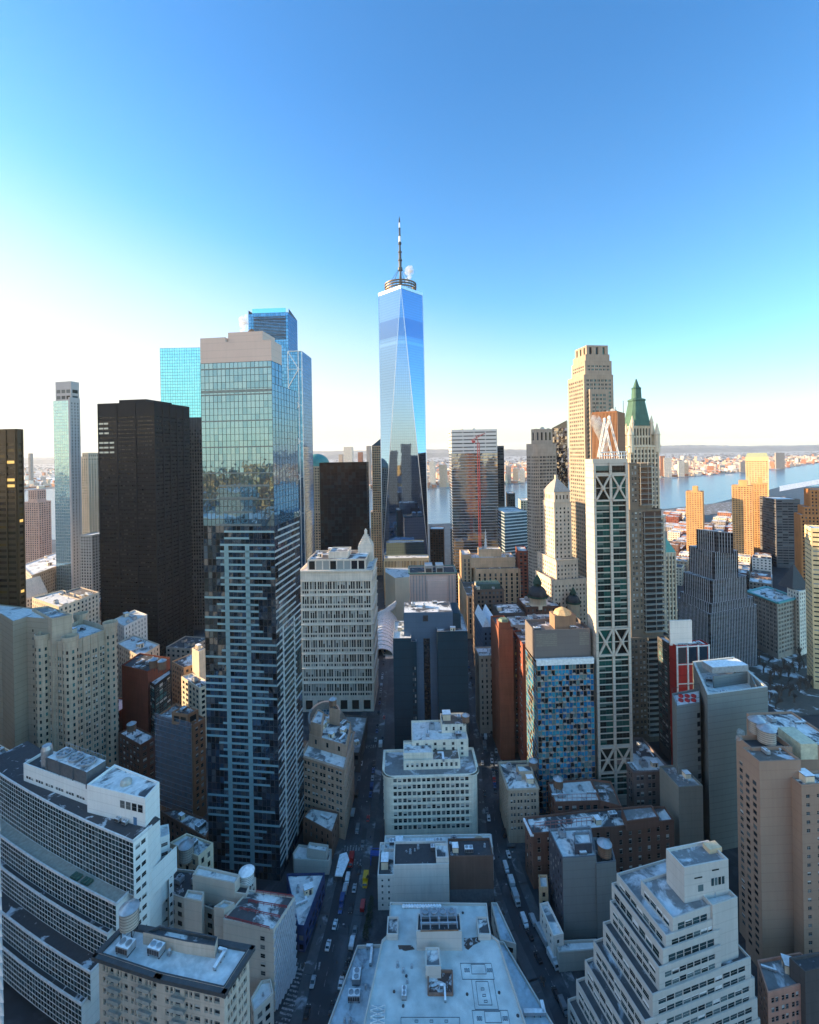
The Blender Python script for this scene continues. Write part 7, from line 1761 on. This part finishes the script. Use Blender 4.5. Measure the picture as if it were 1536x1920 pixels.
for L, R, y, d, lab, wm in FT:
    fs = sorted(far2, key=lambda p: p[0])
    for s0, s1 in zip(fs, fs[1:]):
        if s0[0] <= L <= s1[0]: d = max(d, dist(L, s0[1] + (s1[1] - s0[1]) * (L - s0[0]) / (s1[0] - s0[0])) * 1.03)
    a, c = W(L, y, d), W(R, y, d); m = MB(); tinybox(m, (a.x + c.x) / 2, d, 1, c.x - a.x, 22, a.z - 1, -.3, wm, 5)
    tag(m.build('far_tower', CITYM, org=((a.x + c.x) / 2, d, 0)), lab, 'tower', 'towers on the far river bank')
# ------------------------------------------------------------------ low buildings filling the quarters
random.seed(44)
ftpts = []
for P in FOOT:
    c = cen(P); ftpts.append((P, c, max((p - c).length for p in P)))
def free(q, r):
    for P, c, R in ftpts:
        if (q - c).length > R + r: continue
        if inside(q, P): return False
        n = len(P)
        for i in range(n):
            a, b_ = P[i], P[(i + 1) % n]; d = b_ - a; t = max(0, min(1, (q - a).dot(d) / max(.01, d.length_squared)))
            if (q - a - d * t).length < r: return False
    for C in (FUL, ANN):
        for a, b_ in zip(C, C[1:]):
            d = b_ - a; t = max(0, min(1, (q - a).dot(d) / d.length_squared))
            if (q - a - d * t).length < r + 12: return False
    return True
def toplane(q):  # picture position of a ground point
    u, v = q.x * F / q.y, HC * F / q.y
    return CX + u * cos(ROLL) + v * sin(ROLL), CY - u * sin(ROLL) + v * cos(ROLL)
FW = [(redbrick, 'red brick'), (brownbrick, 'brown brick'), (darkbrick, 'dark brick'), (cream, 'cream'), (greystone, 'grey stone'), (tan, 'tan brick'), (whiteplaster, 'white'), (mauve, 'mauve brick')]
RF = [(snow, 'snowy'), (halfsnow, 'half snowy'), (halfsnow, 'half snowy'), (tar, 'dark')]
cnts = {}
QF = []
def filler(q, ang, sx, sy, h, where, gw): QF.append((-sx * (h + sy * 210 / q.length) / q.length_squared, q, ang, sx, sy, h, where, gw))
def filler2(q, ang, sx, sy, h, where, gw):
    wl, wn_ = random.choice(FW) if gw is None else random.choice(gw); rf, rn = random.choice(RF)
    m = MB(); tinybox(m, q.x, q.y, 0, sx, sy, h, ang, 0, 1)
    ca, sa = cos(ang), sin(ang)
    for a, c, k in ((-1, 0, 0), (1, 0, 0), (0, -1, 1), (0, 1, 1)):   # parapet
        L = (sy if k == 0 else sx); m.box((q.x + a * (sx / 2 - .3) * ca - c * (sy / 2 - .3) * sa, q.y + a * (sx / 2 - .3) * sa + c * (sy / 2 - .3) * ca, h), .5 if k == 0 else sx - 1.1, sy if k == 0 else .5, .9, ang, 0)
    for k in range(random.randint(1, 3)):
        a, c = random.uniform(-.3, .3) * sx, random.uniform(-.3, .3) * sy; m.box((q.x + a * ca - c * sa, q.y + a * sa + c * ca, h), random.uniform(2, 5), random.uniform(2, 4), random.uniform(1.5, 3.6), ang, random.choice((0, 6)), 5)
    o = m.build('low_building', [wl, wl, wl, wl, g_dark, rf, m_metal], org=(q.x, q.y, 0))
    tag(o, '%s low building with a %s roof in the %s' % (wn_, rn, where), 'building', 'low buildings of the %s' % where)
# right quarter
def region(x0, x1, y0, y1, step, ang, where, maxn, ok, hs, gw=None):
    n = 0; ca, sa = cos(ang), sin(ang); R = 900; cxr, cyr = (x0 + x1) / 2, (y0 + y1) / 2
    cand = []
    for i in range(-40, 41):
        for j in range(-40, 41):
            a, c = i * step, j * step * 1.08
            if i % 4 == 0: continue
            q = V2(cxr + a * ca - c * sa, cyr + a * sa + c * ca)
            if not (x0 < q.x < x1 and y0 < q.y < y1): continue
            px, py = toplane(q)
            if not ok(px, py) or not free(q, step * .45): continue
            cand.append(q)
    cand.sort(key=lambda q: q.y)
    for q in cand[:maxn]:
        filler(q, ang, step * random.uniform(.8, .97), step * random.uniform(.85, 1.0), random.choice(hs) * random.uniform(.85, 1.15), where, gw)
    print('REGION', where, len(cand))
region(180, 1100, 470, 1130, 27, radians(-38), 'right quarter', 295, lambda px, py: 1262 < px < 1545 and 972 < py < 1210 and not (px > 1400 and py > 1215), (13, 16, 19, 22, 27))
region(300, 1300, 1090, 1420, 34, radians(-38), 'riverside quarter', 200, lambda px, py: 1250 < px < 1545 and 968 < py < 1030, (12, 16, 20, 26), [(redbrick, 'red brick'), (brownbrick, 'brown brick'), (cream, 'cream'), (tan, 'tan brick')])
region(-900, -150, 300, 800, 26, radians(-12), 'left quarter', 150, lambda px, py: -10 < px < 385 and 1060 < py, (18, 24, 30, 38))
region(60, 330, 330, 640, 24, radians(4), 'quarter behind the brick slab', 60, lambda px, py: 960 < px < 1270 and 1120 < py < 1420, (14, 18, 22, 26))
region(150, 330, 240, 330, 22, radians(4), 'lot behind the peach tower', 40, lambda px, py: 1180 < px < 1560 and 1330 < py, (10, 13, 17))
region(-90, -20, 640, 900, 26, 0, 'strip beyond the plaza', 20, lambda px, py: 560 < px < 720, (16, 24, 30))
region(60, 300, 640, 1000, 26, 0, 'strip by the river', 60, lambda px, py: 805 < px < 1100 and py > 1000, (14, 20, 26, 34))
QF.sort(key=lambda a: a[0])
for a in QF[:285]: filler2(*a[1:])
m = MB()
for a in QF[285:]:
    q = a[1]; tinybox(m, q.x, q.y, 0, a[3], a[4], a[5], a[2], random.choice((0, 0, 1, 2, 3)), 1)
    for k in range(2): tinybox(m, q.x + random.uniform(-6, 6), q.y + random.uniform(-6, 6), a[5], 3.5, 3, 2.5, a[2], 2)
tag(m.build('low_city', CITYM), 'low brick and stone quarter thinning out towards the near river bank', 'city', kind='stuff')
# ------------------------------------------------------------------ vehicles
def car_proto(kind, col, cname):
    b = empty(kind, (0, 0, 0), 'x', 'car'); pm = flat('paint_' + cname, col, .3, .1); gl = flat('car_glass', (.015, .02, .025), .08); ty = flat('tyre_rubber', (.015, .015, .016), .8); wp_ = flat('lamp_white', (.7, .7, .65), .3)
    ks = []
    def loft(secs, mat, nm):
        m = MB()
        for (x0, z0, w0, b0), (x1, z1, w1, b1) in zip(secs, secs[1:]):
            m.quad((x0, -w0, z0), (x1, -w1, z1), (x1, w1, z1), (x0, w0, z0)); m.quad((x0, -w0, b0), (x1, -w1, b1), (x1, -w1, z1), (x0, -w0, z0)); m.quad((x1, w1, b1), (x0, w0, b0), (x0, w0, z0), (x1, w1, z1))
        for (x, z, w_, bb) in (secs[0], secs[-1]): m.quad((x, -w_, bb), (x, w_, bb), (x, w_, z), (x, -w_, z))
        ks.append(m.build(nm, mat, b))
    if kind == 'car':
        Lh, r = 2.3, .33
        loft([(-Lh, .55, .72, .35), (-Lh + .15, .82, .86, .25), (-1.5, .92, .90, .22), (1.0, .95, .90, .22), (Lh - .3, .78, .86, .24), (Lh, .55, .7, .35)], pm, 'body')
        loft([(-1.75, .93, .80, .9), (-1.2, 1.36, .66, .9), (.35, 1.40, .66, .9), (1.15, .95, .78, .9)], gl, 'window')
        m = MB(); m.quad((-1.15, -.64, 1.40), (.3, -.64, 1.44), (.3, .64, 1.44), (-1.15, .64, 1.40)); ks.append(m.build('roof', [pm], b))
    elif kind == 'van':
        Lh, r = 2.9, .38
        loft([(-Lh, 2.1, .95, .35), (1.3, 2.2, .97, .3), (1.9, 1.5, .96, .3), (Lh - .2, 1.15, .92, .3), (Lh, .7, .85, .4)], pm, 'body')
        loft([(1.32, 2.1, .90, 1.5), (1.92, 1.53, .90, 1.45)], gl, 'window')
    else:
        Lh, r = (3.3, .45) if kind == 'truck' else (5.6, .5)
        m = MB(); m.box((-1.0 if kind == 'truck' else -1.4, 0, .9), Lh * 2 - (2.1 if kind == 'truck' else 2.8), 2.5, 2.6, 0, 0); ks.append(m.build('cargo_box', [pm], b))
        x0 = Lh - 1.95; loft([(x0, 2.4, 1.1, .5), (x0 + 1.2, 2.35, 1.1, .5), (Lh - .1, 1.5, 1.08, .5), (Lh, .9, 1.0, .5)], m_white if kind != 'truck' else pm, 'cab')
        loft([(x0 + 1.22, 2.3, 1.0, 1.5), (Lh - .08, 1.56, 1.0, 1.5)], gl, 'window')
        m = MB(); m.box((0, 0, .5), Lh * 1.9, 1.6, .35); ks.append(m.build('chassis', [m_dark], b))
    wx = Lh * .62; ww = {'car': .82, 'van': .88}.get(kind, 1.05)
    for x in (-wx, wx):
        for y in (-ww, ww):
            m = MB(); n = 12
            for k in range(n):
                a0, a1 = 2 * pi * k / n, 2 * pi * (k + 1) / n
                m.quad((x + r * cos(a0), y - .12, r + r * sin(a0)), (x + r * cos(a1), y - .12, r + r * sin(a1)), (x + r * cos(a1), y + .12, r + r * sin(a1)), (x + r * cos(a0), y + .12, r + r * sin(a0)))
            for yy in (y - .12, y + .12): m.ngon([(x + r * cos(2 * pi * k / n), yy, r + r * sin(2 * pi * k / n)) for k in range(n)])
            ks.append(m.build('wheel', [ty], b))
    for y in (-.6, .6):
        m = MB(); m.box((Lh - .02, y, .62), .08, .3, .16); ks.append(m.build('headlight', [wp_], b))
    KIDS[b.name] = ks
    for o in ks + [b]: COL.objects.unlink(o)
    return b
COLS = dict(white=(.62, .63, .65), black=(.015, .015, .018), grey=(.15, .16, .17), silver=(.36, .38, .40), red=(.35, .02, .02), blue=(.03, .07, .2), yellow=(.65, .36, .01))
CP = {}
def getcar(k, c):
    if (k, c) not in CP: CP[(k, c)] = car_proto(k, COLS[c], c)
    return CP[(k, c)]
def street_dir(q, C):
    best = None
    for a, b_ in zip(C, C[1:]):
        d = b_ - a; t = max(0, min(1, (q - a).dot(d) / d.length_squared)); dd = (q - a - d * t).length
        if best is None or dd < best[0]: best = (dd, atan2(d.y, d.x))
    return best[1]
def z5(x, y): return 360 + x / 4.267, 1480 + y / 4.267
def z6(x, y): return 660 + x / 3.84, 1480 + y / 3.84
def z1(x, y): return 680 + x / 3.84, 1000 + y / 3.84
CARS = [
 (FUL, z5(1275, 590), 'truck', 'red', 'red truck queuing nearest the zebra crossing'), (FUL, z5(1245, 735), 'van', 'white', 'white van in the left street queue behind the red truck'), (FUL, z5(1228, 805), 'van', 'silver', 'silver van second in the left street queue'), (FUL, z5(1300, 800), 'car', 'silver', 'silver car in the middle lane beside the vans'),
 (FUL, z5(1390, 750), 'truck', 'yellow', 'yellow box truck by the blue shed'), (FUL, z5(1205, 880), 'van', 'blue', 'dark blue van behind the silver van'), (FUL, z5(1272, 960), 'car', 'black', 'black car in the middle lane left of the red van'), (FUL, z5(1368, 940), 'van', 'red', 'red van parked at the right kerb'), (FUL, z5(1190, 965), 'car', 'blue', 'dark blue car at the left kerb ahead of the blue van'),
 (FUL, z5(1145, 1090), 'car', 'white', 'white car at the left kerb by the blue sided building'), (FUL, z5(1090, 1258), 'car', 'white', 'white car at the left kerb nearest the corner crossing'), (FUL, z5(1303, 1145), 'car', 'grey', 'grey car at the right kerb above the white van'), (FUL, z5(1282, 1240), 'van', 'white', 'white van beside the snow roofed terrace'), (FUL, z5(1262, 1340), 'car', 'black', 'black car just below the white van at the terrace'),
 (FUL, z5(1232, 1445), 'car', 'black', 'black car along the middle of the snow roofed terrace'), (FUL, z5(1192, 1560), 'car', 'white', 'white car near the bottom of the left street, right kerb'), (FUL, z5(968, 1550), 'car', 'silver', 'silver car alone in the left lane near the bottom'), (FUL, z5(1152, 1690), 'car', 'black', 'upper of two black cars at the bottom of the left street'), (FUL, z5(1120, 1765), 'car', 'black', 'lower of two black cars at the bottom of the left street'),
 (FUL, z5(1340, 655), 'car', 'black', 'black car crossing lanes below the zebra crossing'), (FUL, z5(1410, 240), 'car', 'red', 'red car far up the left street'), (FUL, z1(130, 1530), 'truck', 'white', 'white box truck waiting at the far crossing'), (FUL, z1(95, 1490), 'car', 'silver', 'silver car beside the white box truck'), (FUL, z1(155, 1330), 'car', 'red', 'small red car beyond the far crossing'), (FUL, z1(100, 1080), 'van', 'white', 'white van parked by the colonnaded block'), (FUL, z1(112, 660), 'van', 'white', 'white van on the plaza edge'),
 (FUL, z1(145, 1480), 'car', 'black', 'black car right of the silver car at the far crossing'), (FUL, z5(1325, 330), 'van', 'grey', 'grey van at the left kerb above the zebra crossing'),
 (ANN, z6(1110, 575), 'van', 'white', 'white minibus topmost in the right street row'), (ANN, z6(1145, 680), 'truck', 'white', 'white truck second in the right street row'), (ANN, z6(1182, 805), 'truck', 'silver', 'silver truck third in the right street row'), (ANN, z6(1243, 960), 'van', 'white', 'white van fourth in the right street row'), (ANN, z6(1303, 950), 'van', 'silver', 'silver van parked right beside the fourth white van'), (ANN, z6(995, 368), 'van', 'white', 'white van at the corner by the tan water tank'), (ANN, z6(985, 212), 'car', 'white', 'white car by the rounded white block'), (ANN, z6(972, 160), 'car', 'grey', 'grey car behind the white car by the rounded block'),
 (ANN, z6(1390, 1105), 'semi_trailer', 'silver', 'long pale semi trailer in the right street'), (ANN, z6(1452, 1250), 'truck', 'white', 'white truck ahead of the long semi trailer'), (ANN, z6(1282, 1060), 'car', 'black', 'black car left of the semi trailer'), (ANN, z6(1342, 1220), 'car', 'black', 'black car below the semi trailer in the near lane'), (ANN, z6(1470, 1480), 'car', 'black', 'black car at the bottom of the right street'), (ANN, z6(1525, 1580), 'van', 'grey', 'grey van at the lowest end of the right street'),
 (ANN, z1(885, 1280), 'van', 'white', 'white van parked in the far open lot'), (ANN, z1(930, 1255), 'car', 'silver', 'silver car beside the van in the far lot'), (ANN, z1(940, 1352), 'van', 'white', 'white van crossing below the far lot'), (ANN, z1(850, 1357), 'car', 'blue', 'blue car left of the crossing white van'), (ANN, z1(885, 1470), 'van', 'white', 'white van entering the right street'), (ANN, z1(880, 1545), 'truck', 'grey', 'grey box truck following the entering white van'), (ANN, z1(820, 880), 'car', 'white', 'white car far up the right street by the dark hotel'), (ANN, z1(828, 908), 'van', 'white', 'white van below the far white car by the dark hotel'), (ANN, z1(842, 990), 'car', 'silver', 'silver car alone far up the right street'),
]
for k in range(7): CARS.append((ANN, z1(962 + (k % 2) * -30, 1570 + k * 24), 'car', ('silver', 'grey', 'black', 'white')[k % 4], None))
for k in range(5): CARS.append((ANN, z1(1000 - 60 + k * 4, 1700 + k * 40), 'car', ('black', 'grey', 'red', 'blue', 'black')[k], None))
for k in range(6): CARS.append((FUL, z1(60 + (k % 2) * 6, 1120 + k * 30), 'car', ('black', 'silver', 'black', 'grey')[k % 4], None))
taken = [G(*c_[1]).xy for c_ in CARS]; rq_ = random.Random(6)
for C, nm in ((FUL, 'left'), (ANN, 'right')):
    for i, (a, b_) in enumerate(zip(C, C[1:])):
        d = b_ - a; t = unit(d); n = V2(t.y, -t.x); u = 2
        while u < d.length - 3:
            for sgn in (-1, 1):
                q = a + t * u + n * sgn * 4.3
                if rq_.random() < .62 and all((q - z_).length > 7 for z_ in taken):
                    taken.append(q); CARS.append((C, toplane(q), 'car' if rq_.random() < .8 else 'van', rq_.choice(('black', 'black', 'grey', 'white', 'silver', 'blue')), None))
            u += 7.2
for C, (px, py), kind, col, lab in CARS:
    q = G(px, py); a = street_dir(q.xy, C) + (pi if random.random() < .5 else 0)
    o = copy_tree(getcar(kind, col), (q.x, q.y, .01), a); o['label'] = lab or ('%s %s parked in the row at the kerb of the %s street' % (col, kind, 'left' if C is FUL else 'right'))
    o['category'] = {'car': 'car', 'van': 'van'}.get(kind, 'truck'); o['group'] = 'vehicles in the %s street' % ('left' if C is FUL else 'right')
# ------------------------------------------------------------------ bare trees
bark = flat('bark', (.12, .09, .075), .9)
def tree_proto(seed, h=11):
    random.seed(seed); b = empty('bare_tree', (0, 0, 0), 'x', 'tree'); t = MB(); c = MB()
    def br(p, d, L, r, lev):
        q = p + d * L; (t if lev < 2 else c).bar(p, q, r * 1.6)
        if lev >= 5: return
        for k in range(3 if lev < 4 else 2):
            nd = unit(d + Vector((random.uniform(-.75, .75), random.uniform(-.75, .75), random.uniform(-.15, .5)))); br(p + d * L * random.uniform(.65, 1), nd, L * random.uniform(.6, .8), r * .6, lev + 1)
    br(Vector((0, 0, 0)), Vector((0, 0, 1)), h * .27, .45, 0); ks = [t.build('trunk', bark, b), c.build('crown', bark, b)]
    KIDS[b.name] = ks
    for o in ks + [b]: COL.objects.unlink(o)
    return b
TP = [tree_proto(i) for i in range(3)]; random.seed(5)
names = ['at the near edge of the park', 'in the park beside the olive tower', 'in the middle of the park', 'at the far side of the park', 'under the grey cornice block', 'at the right edge of the park']
for k, (px, py) in enumerate([(1432, 1262), (1452, 1270), (1470, 1255), (1490, 1262), (1508, 1252), (1526, 1240), (1445, 1295), (1466, 1305), (1490, 1318), (1512, 1296), (1478, 1285), (1530, 1268), (1425, 1245), (1500, 1235), (1455, 1330), (1440, 1315)] + [(1442 + (i * 37) % 92, 1246 + (i * 23) % 78) for i in range(20)]):
    q = G(px, py); o = copy_tree(random.choice(TP), (q.x, q.y, .2), random.uniform(0, 6), random.uniform(1.1, 1.6)); o['label'] = 'leafless park tree ' + names[k % 6]; o['group'] = 'leafless park trees'
for k, (px, py) in enumerate([(926, 1712), (938, 1728), (950, 1758), (905, 1690), (690, 1660), (1020, 1850)]):
    q = G(px, py); o = copy_tree(random.choice(TP), (q.x, q.y, .1), random.uniform(0, 6), .6); o['label'] = ['small leafless tree beside the right hand snow terrace', 'small leafless tree at the construction shed', 'small leafless tree on the right pavement'][0 if k < 4 else k - 3]; o['group'] = 'small street trees'
gm = flat('evergreen', (.03, .05, .03), .9)
for k, (px, py) in enumerate([(697, 1706), (693, 1722), (690, 1740), (686, 1760)]):
    q = G(px, py); b = empty('evergreen_shrub', (q.x, q.y, 0), 'dark evergreen shrub in the row beside the snow roofed building', 'shrub', 'evergreen shrubs by the left street'); m = MB(); r = random.Random(k)
    for i in range(500):
        z = r.random() ** .8 * 6; rad = (1 - z / 7) * 1.9 * r.uniform(.5, 1); a = r.uniform(0, 6.28); c = Vector((q.x + rad * cos(a), q.y + rad * sin(a), z + .4)); d1 = Vector((r.uniform(-1, 1), r.uniform(-1, 1), r.uniform(-1, 1))) * .35; d2 = Vector((r.uniform(-1, 1), r.uniform(-1, 1), r.uniform(-1, 1))) * .35
        m.quad(c, c + d1, c + d1 + d2, c + d2)
    m.build('foliage', gm, b); m = MB(); m.box((q.x, q.y, 0), .3, .3, 1); m.build('trunk', bark, b)
# ------------------------------------------------------------------ people: one standing walker, copied
def person_proto():
    me = bpy.data.meshes.new('person'); v = [(0, 0, .95), (0, 0, 1.25), (0, 0, 1.45), (0, 0, 1.56), (0, 0, 1.70), (.2, 0, 1.42), (.28, .05, 1.12), (.26, .2, .9), (-.2, 0, 1.42), (-.28, -.05, 1.12), (-.26, .1, .88), (.1, 0, .9), (.12, .16, .5), (.12, .08, .06), (-.1, 0, .9), (-.12, -.12, .5), (-.12, -.32, .08), (.12, .2, .03), (-.12, -.2, .03)]
    e = [(0, 1), (1, 2), (2, 3), (3, 4), (2, 5), (5, 6), (6, 7), (2, 8), (8, 9), (9, 10), (0, 11), (11, 12), (12, 13), (0, 14), (14, 15), (15, 16), (13, 17), (16, 18)]
    me.from_pydata(v, e, []); o = bpy.data.objects.new('person', me); COL.objects.link(o)
    o.modifiers.new('skin', 'SKIN'); rad = [.17, .18, .19, .07, .11, .08, .06, .045, .08, .06, .045, .11, .08, .06, .11, .08, .06, .05, .05]
    for i, r in enumerate(rad): me.skin_vertices[0].data[i].radius = (r, r * .8)
    me.skin_vertices[0].data[0].use_root = True
    o.modifiers.new('sub', 'SUBSURF').render_levels = 1
    dg = bpy.context.evaluated_depsgraph_get(); me2 = bpy.data.meshes.new_from_object(o.evaluated_get(dg)); bpy.data.objects.remove(o)
    out = []
    for nm, c in (('navy coat', (.02, .03, .07)), ('black coat', (.012, .012, .014)), ('brown coat', (.12, .06, .03))):
        m3 = me2.copy(); m3.materials.clear(); m3.materials.append(flat(nm.replace(' ', '_'), c, .8)); out.append((nm, m3))
    return out
PP_ = person_proto(); random.seed(12)
spots = [z5(1050, 960), z5(1080, 1040), z5(1000, 1110), z5(1030, 1120), z5(880, 1430), z5(900, 1420), z5(1225, 1110), z5(1160, 1400), z5(1330, 620), z5(1430, 400), z6(1058, 505), z6(1210, 1000), z6(1025, 100), z6(440 * 0 + 1130, 520), z1(150, 700), z1(170, 740), z1(190, 690), z1(140, 790), z1(120, 830), z1(205, 800)]
for i, (px, py) in enumerate(spots):
    q = G(px, py); nm, me = PP_[i % 3]; o = bpy.data.objects.new('person', me); COL.objects.link(o); o.location = (q.x, q.y, .14); o.rotation_euler = (0, 0, random.uniform(0, 6))
    wh = 'on the left street pavement' if i < 10 else ('on the right street pavement' if i < 14 else 'on the plaza'); tag(o, 'pedestrian in a %s walking %s' % (nm, wh), 'person', 'pedestrians')
# street lamps
for k, (C, i, t_) in enumerate([(FUL, 1, .5), (FUL, 2, .4), (FUL, 3, .5), (FUL, 4, .5), (ANN, 1, .5), (ANN, 2, .6), (ANN, 3, .4), (ANN, 5, .5)]):
    a, c = C[i], C[i + 1]; d = unit(c - a); n = V2(d.y, -d.x) * (-1 if k % 2 else 1); q = a + (c - a) * t_ + n * 6.4
    b = empty('street_lamp', (*q, .14), 'grey street lamp leaning over the %s street, number %s from the bottom' % ('left' if C is FUL else 'right', ['one', 'two', 'three', 'four', 'one', 'two', 'three', 'four'][k]), 'street lamp', 'street lamps')
    m = MB(); m.bar((*q, .14), (*q, 8.2), .16); m.build('pole', m_dark, b); m = MB(); m.bar((*q, 8.2), (*(q - n / 6.4 * 0 - unit(n) * 2), 8.6), .1); m.build('arm', m_dark, b); m = MB(); m.box((*(q - unit(n) * 2.2), 8.45), .7, .4, .2); m.build('lamp_head', m_metal, b)
# red tower crane mirrored and standing before the striped tower
cr = empty('tower_crane', (*W(900, 1000, 600).xy, 0), 'red lattice tower crane in front of the striped glass tower', 'crane'); x, y = cr.location[:2]; zt = W(900, 830, 600).z; m = MB(); rs = flat('crane_red', (.45, .07, .06), .5)
k = 60
for sx in (-1.2, 1.2):
    for sy in (-1.2, 1.2): m.bar((x + sx, y + sy, 0), (x + sx, y + sy, zt), .5)
while k < zt: m.bar((x - 1.2, y - 1.2, k), (x + 1.2, y - 1.2, k + 3), .35); m.bar((x + 1.2, y - 1.2, k + 3), (x - 1.2, y - 1.2, k + 6), .35); k += 6
m.build('mast', rs, cr); m = MB(); m.bar((x, y, zt), (x - 3, y - 2, zt + 9), .8); m.bar((x - 9, y, zt + 3), (x + 9, y, zt + 12), .9); m.bar((x - 3, y - 2, zt + 9), (x + 9, y, zt + 12), .4); m.build('jib', rs, cr); m = MB(); m.box((x - 6, y, zt), 4, 2.4, 3); m.build('counterweight', rs, cr)
# ------------------------------------------------------------------ steam plumes
def plume(base, tip, r0, r1, dens, label, seed, bend=0):
    random.seed(seed); vm = bpy.data.materials.new('steam'); vm.use_nodes = True; n_ = vm.node_tree; n_.nodes.clear(); out = N(n_, 'ShaderNodeOutputMaterial'); pv = N(n_, 'ShaderNodeVolumePrincipled'); n_.links.new(pv.outputs[0], out.inputs['Volume'])
    pv.inputs['Color'].default_value = (1, 1, 1, 1); pv.inputs['Anisotropy'].default_value = .2
    g = N(n_, 'ShaderNodeTexCoord'); nz = N(n_, 'ShaderNodeTexNoise'); nz.inputs['Scale'].default_value = 1.1 / r1; nz.inputs['Detail'].default_value = 5; n_.links.new(g.outputs['Object'], nz.inputs[0])
    mr = N(n_, 'ShaderNodeMapRange'); mr.inputs[1].default_value = .40; mr.inputs[2].default_value = .72; mr.inputs[3].default_value = 0; mr.inputs[4].default_value = dens * .8; n_.links.new(nz.outputs[0], mr.inputs[0]); n_.links.new(mr.outputs[0], pv.inputs['Density'])
    m = MB(); a, c = Vector(base), Vector(tip); n = 22; rings = []
    for k in range(10):
        t = k / 9; p = a.lerp(c, t) + Vector((bend * sin(t * 5), 0, 0)); r = r0 + (r1 - r0) * sin(min(1, t * 1.25) * pi / 2) * (1 if t < .8 else (1.02 - t) / .22)
        rings.append([p + Vector((cos(2 * pi * q / n) * r, sin(2 * pi * q / n) * r, 0)) for q in range(n)])
    for q, s_ in zip(rings, rings[1:]):
        for i in range(n): j = (i + 1) % n; m.quad(q[i], q[j], s_[j], s_[i])
    m.ngon(rings[0][::-1]); m.ngon(rings[-1]); o = m.build('steam_plume', vm, org=base); tag(o, label, 'steam', kind='stuff')
k_, zp_, ph_ = HK
plume((k_.x - 6, k_.y, zp_ + .3), (k_.x - 3, k_.y, zp_ + 11), .8, 2.6, .9, 'white steam rising from the near glass tower roof', 1, .6)
p = W(762, 528, 760); plume((p.x, p.y, p.z - 2), (p.x + 8, p.y, p.z + 26), 3, 8, .3, 'white steam beside the mast of the tapering tower', 2, 1.5)
p = W(1133, 850, 285); plume((p.x, p.y, p.z), (p.x - 2, p.y + 4, p.z + 24), 1.6, 4.2, .8, 'white steam in front of the brown ribbed tower top', 3, 1.5)
p = W(1383, 1388, 196); plume((p.x, p.y, p.z), (p.x + 2, p.y, p.z + 4.5), 1, 1.6, .9, 'small steam puff at the corner of the peach tower', 4, .3)
# ------------------------------------------------------------------ air
hm = bpy.data.materials.new('haze_air'); hm.use_nodes = True; n_ = hm.node_tree; n_.nodes.clear(); out = N(n_, 'ShaderNodeOutputMaterial'); pv = N(n_, 'ShaderNodeVolumePrincipled'); n_.links.new(pv.outputs[0], out.inputs['Volume'])
pv.inputs['Color'].default_value = (.90, .93, 1, 1); pv.inputs['Density'].default_value = HAZE; pv.inputs['Anisotropy'].default_value = .15
m = MB(); m.prism([V2(-29000, -4500), V2(29000, -4500), V2(29000, 28000), V2(-29000, 28000)], -1, 640, bottom=True); tag(m.build('haze', hm), 'thin pale winter haze over the whole city', 'haze', kind='stuff')
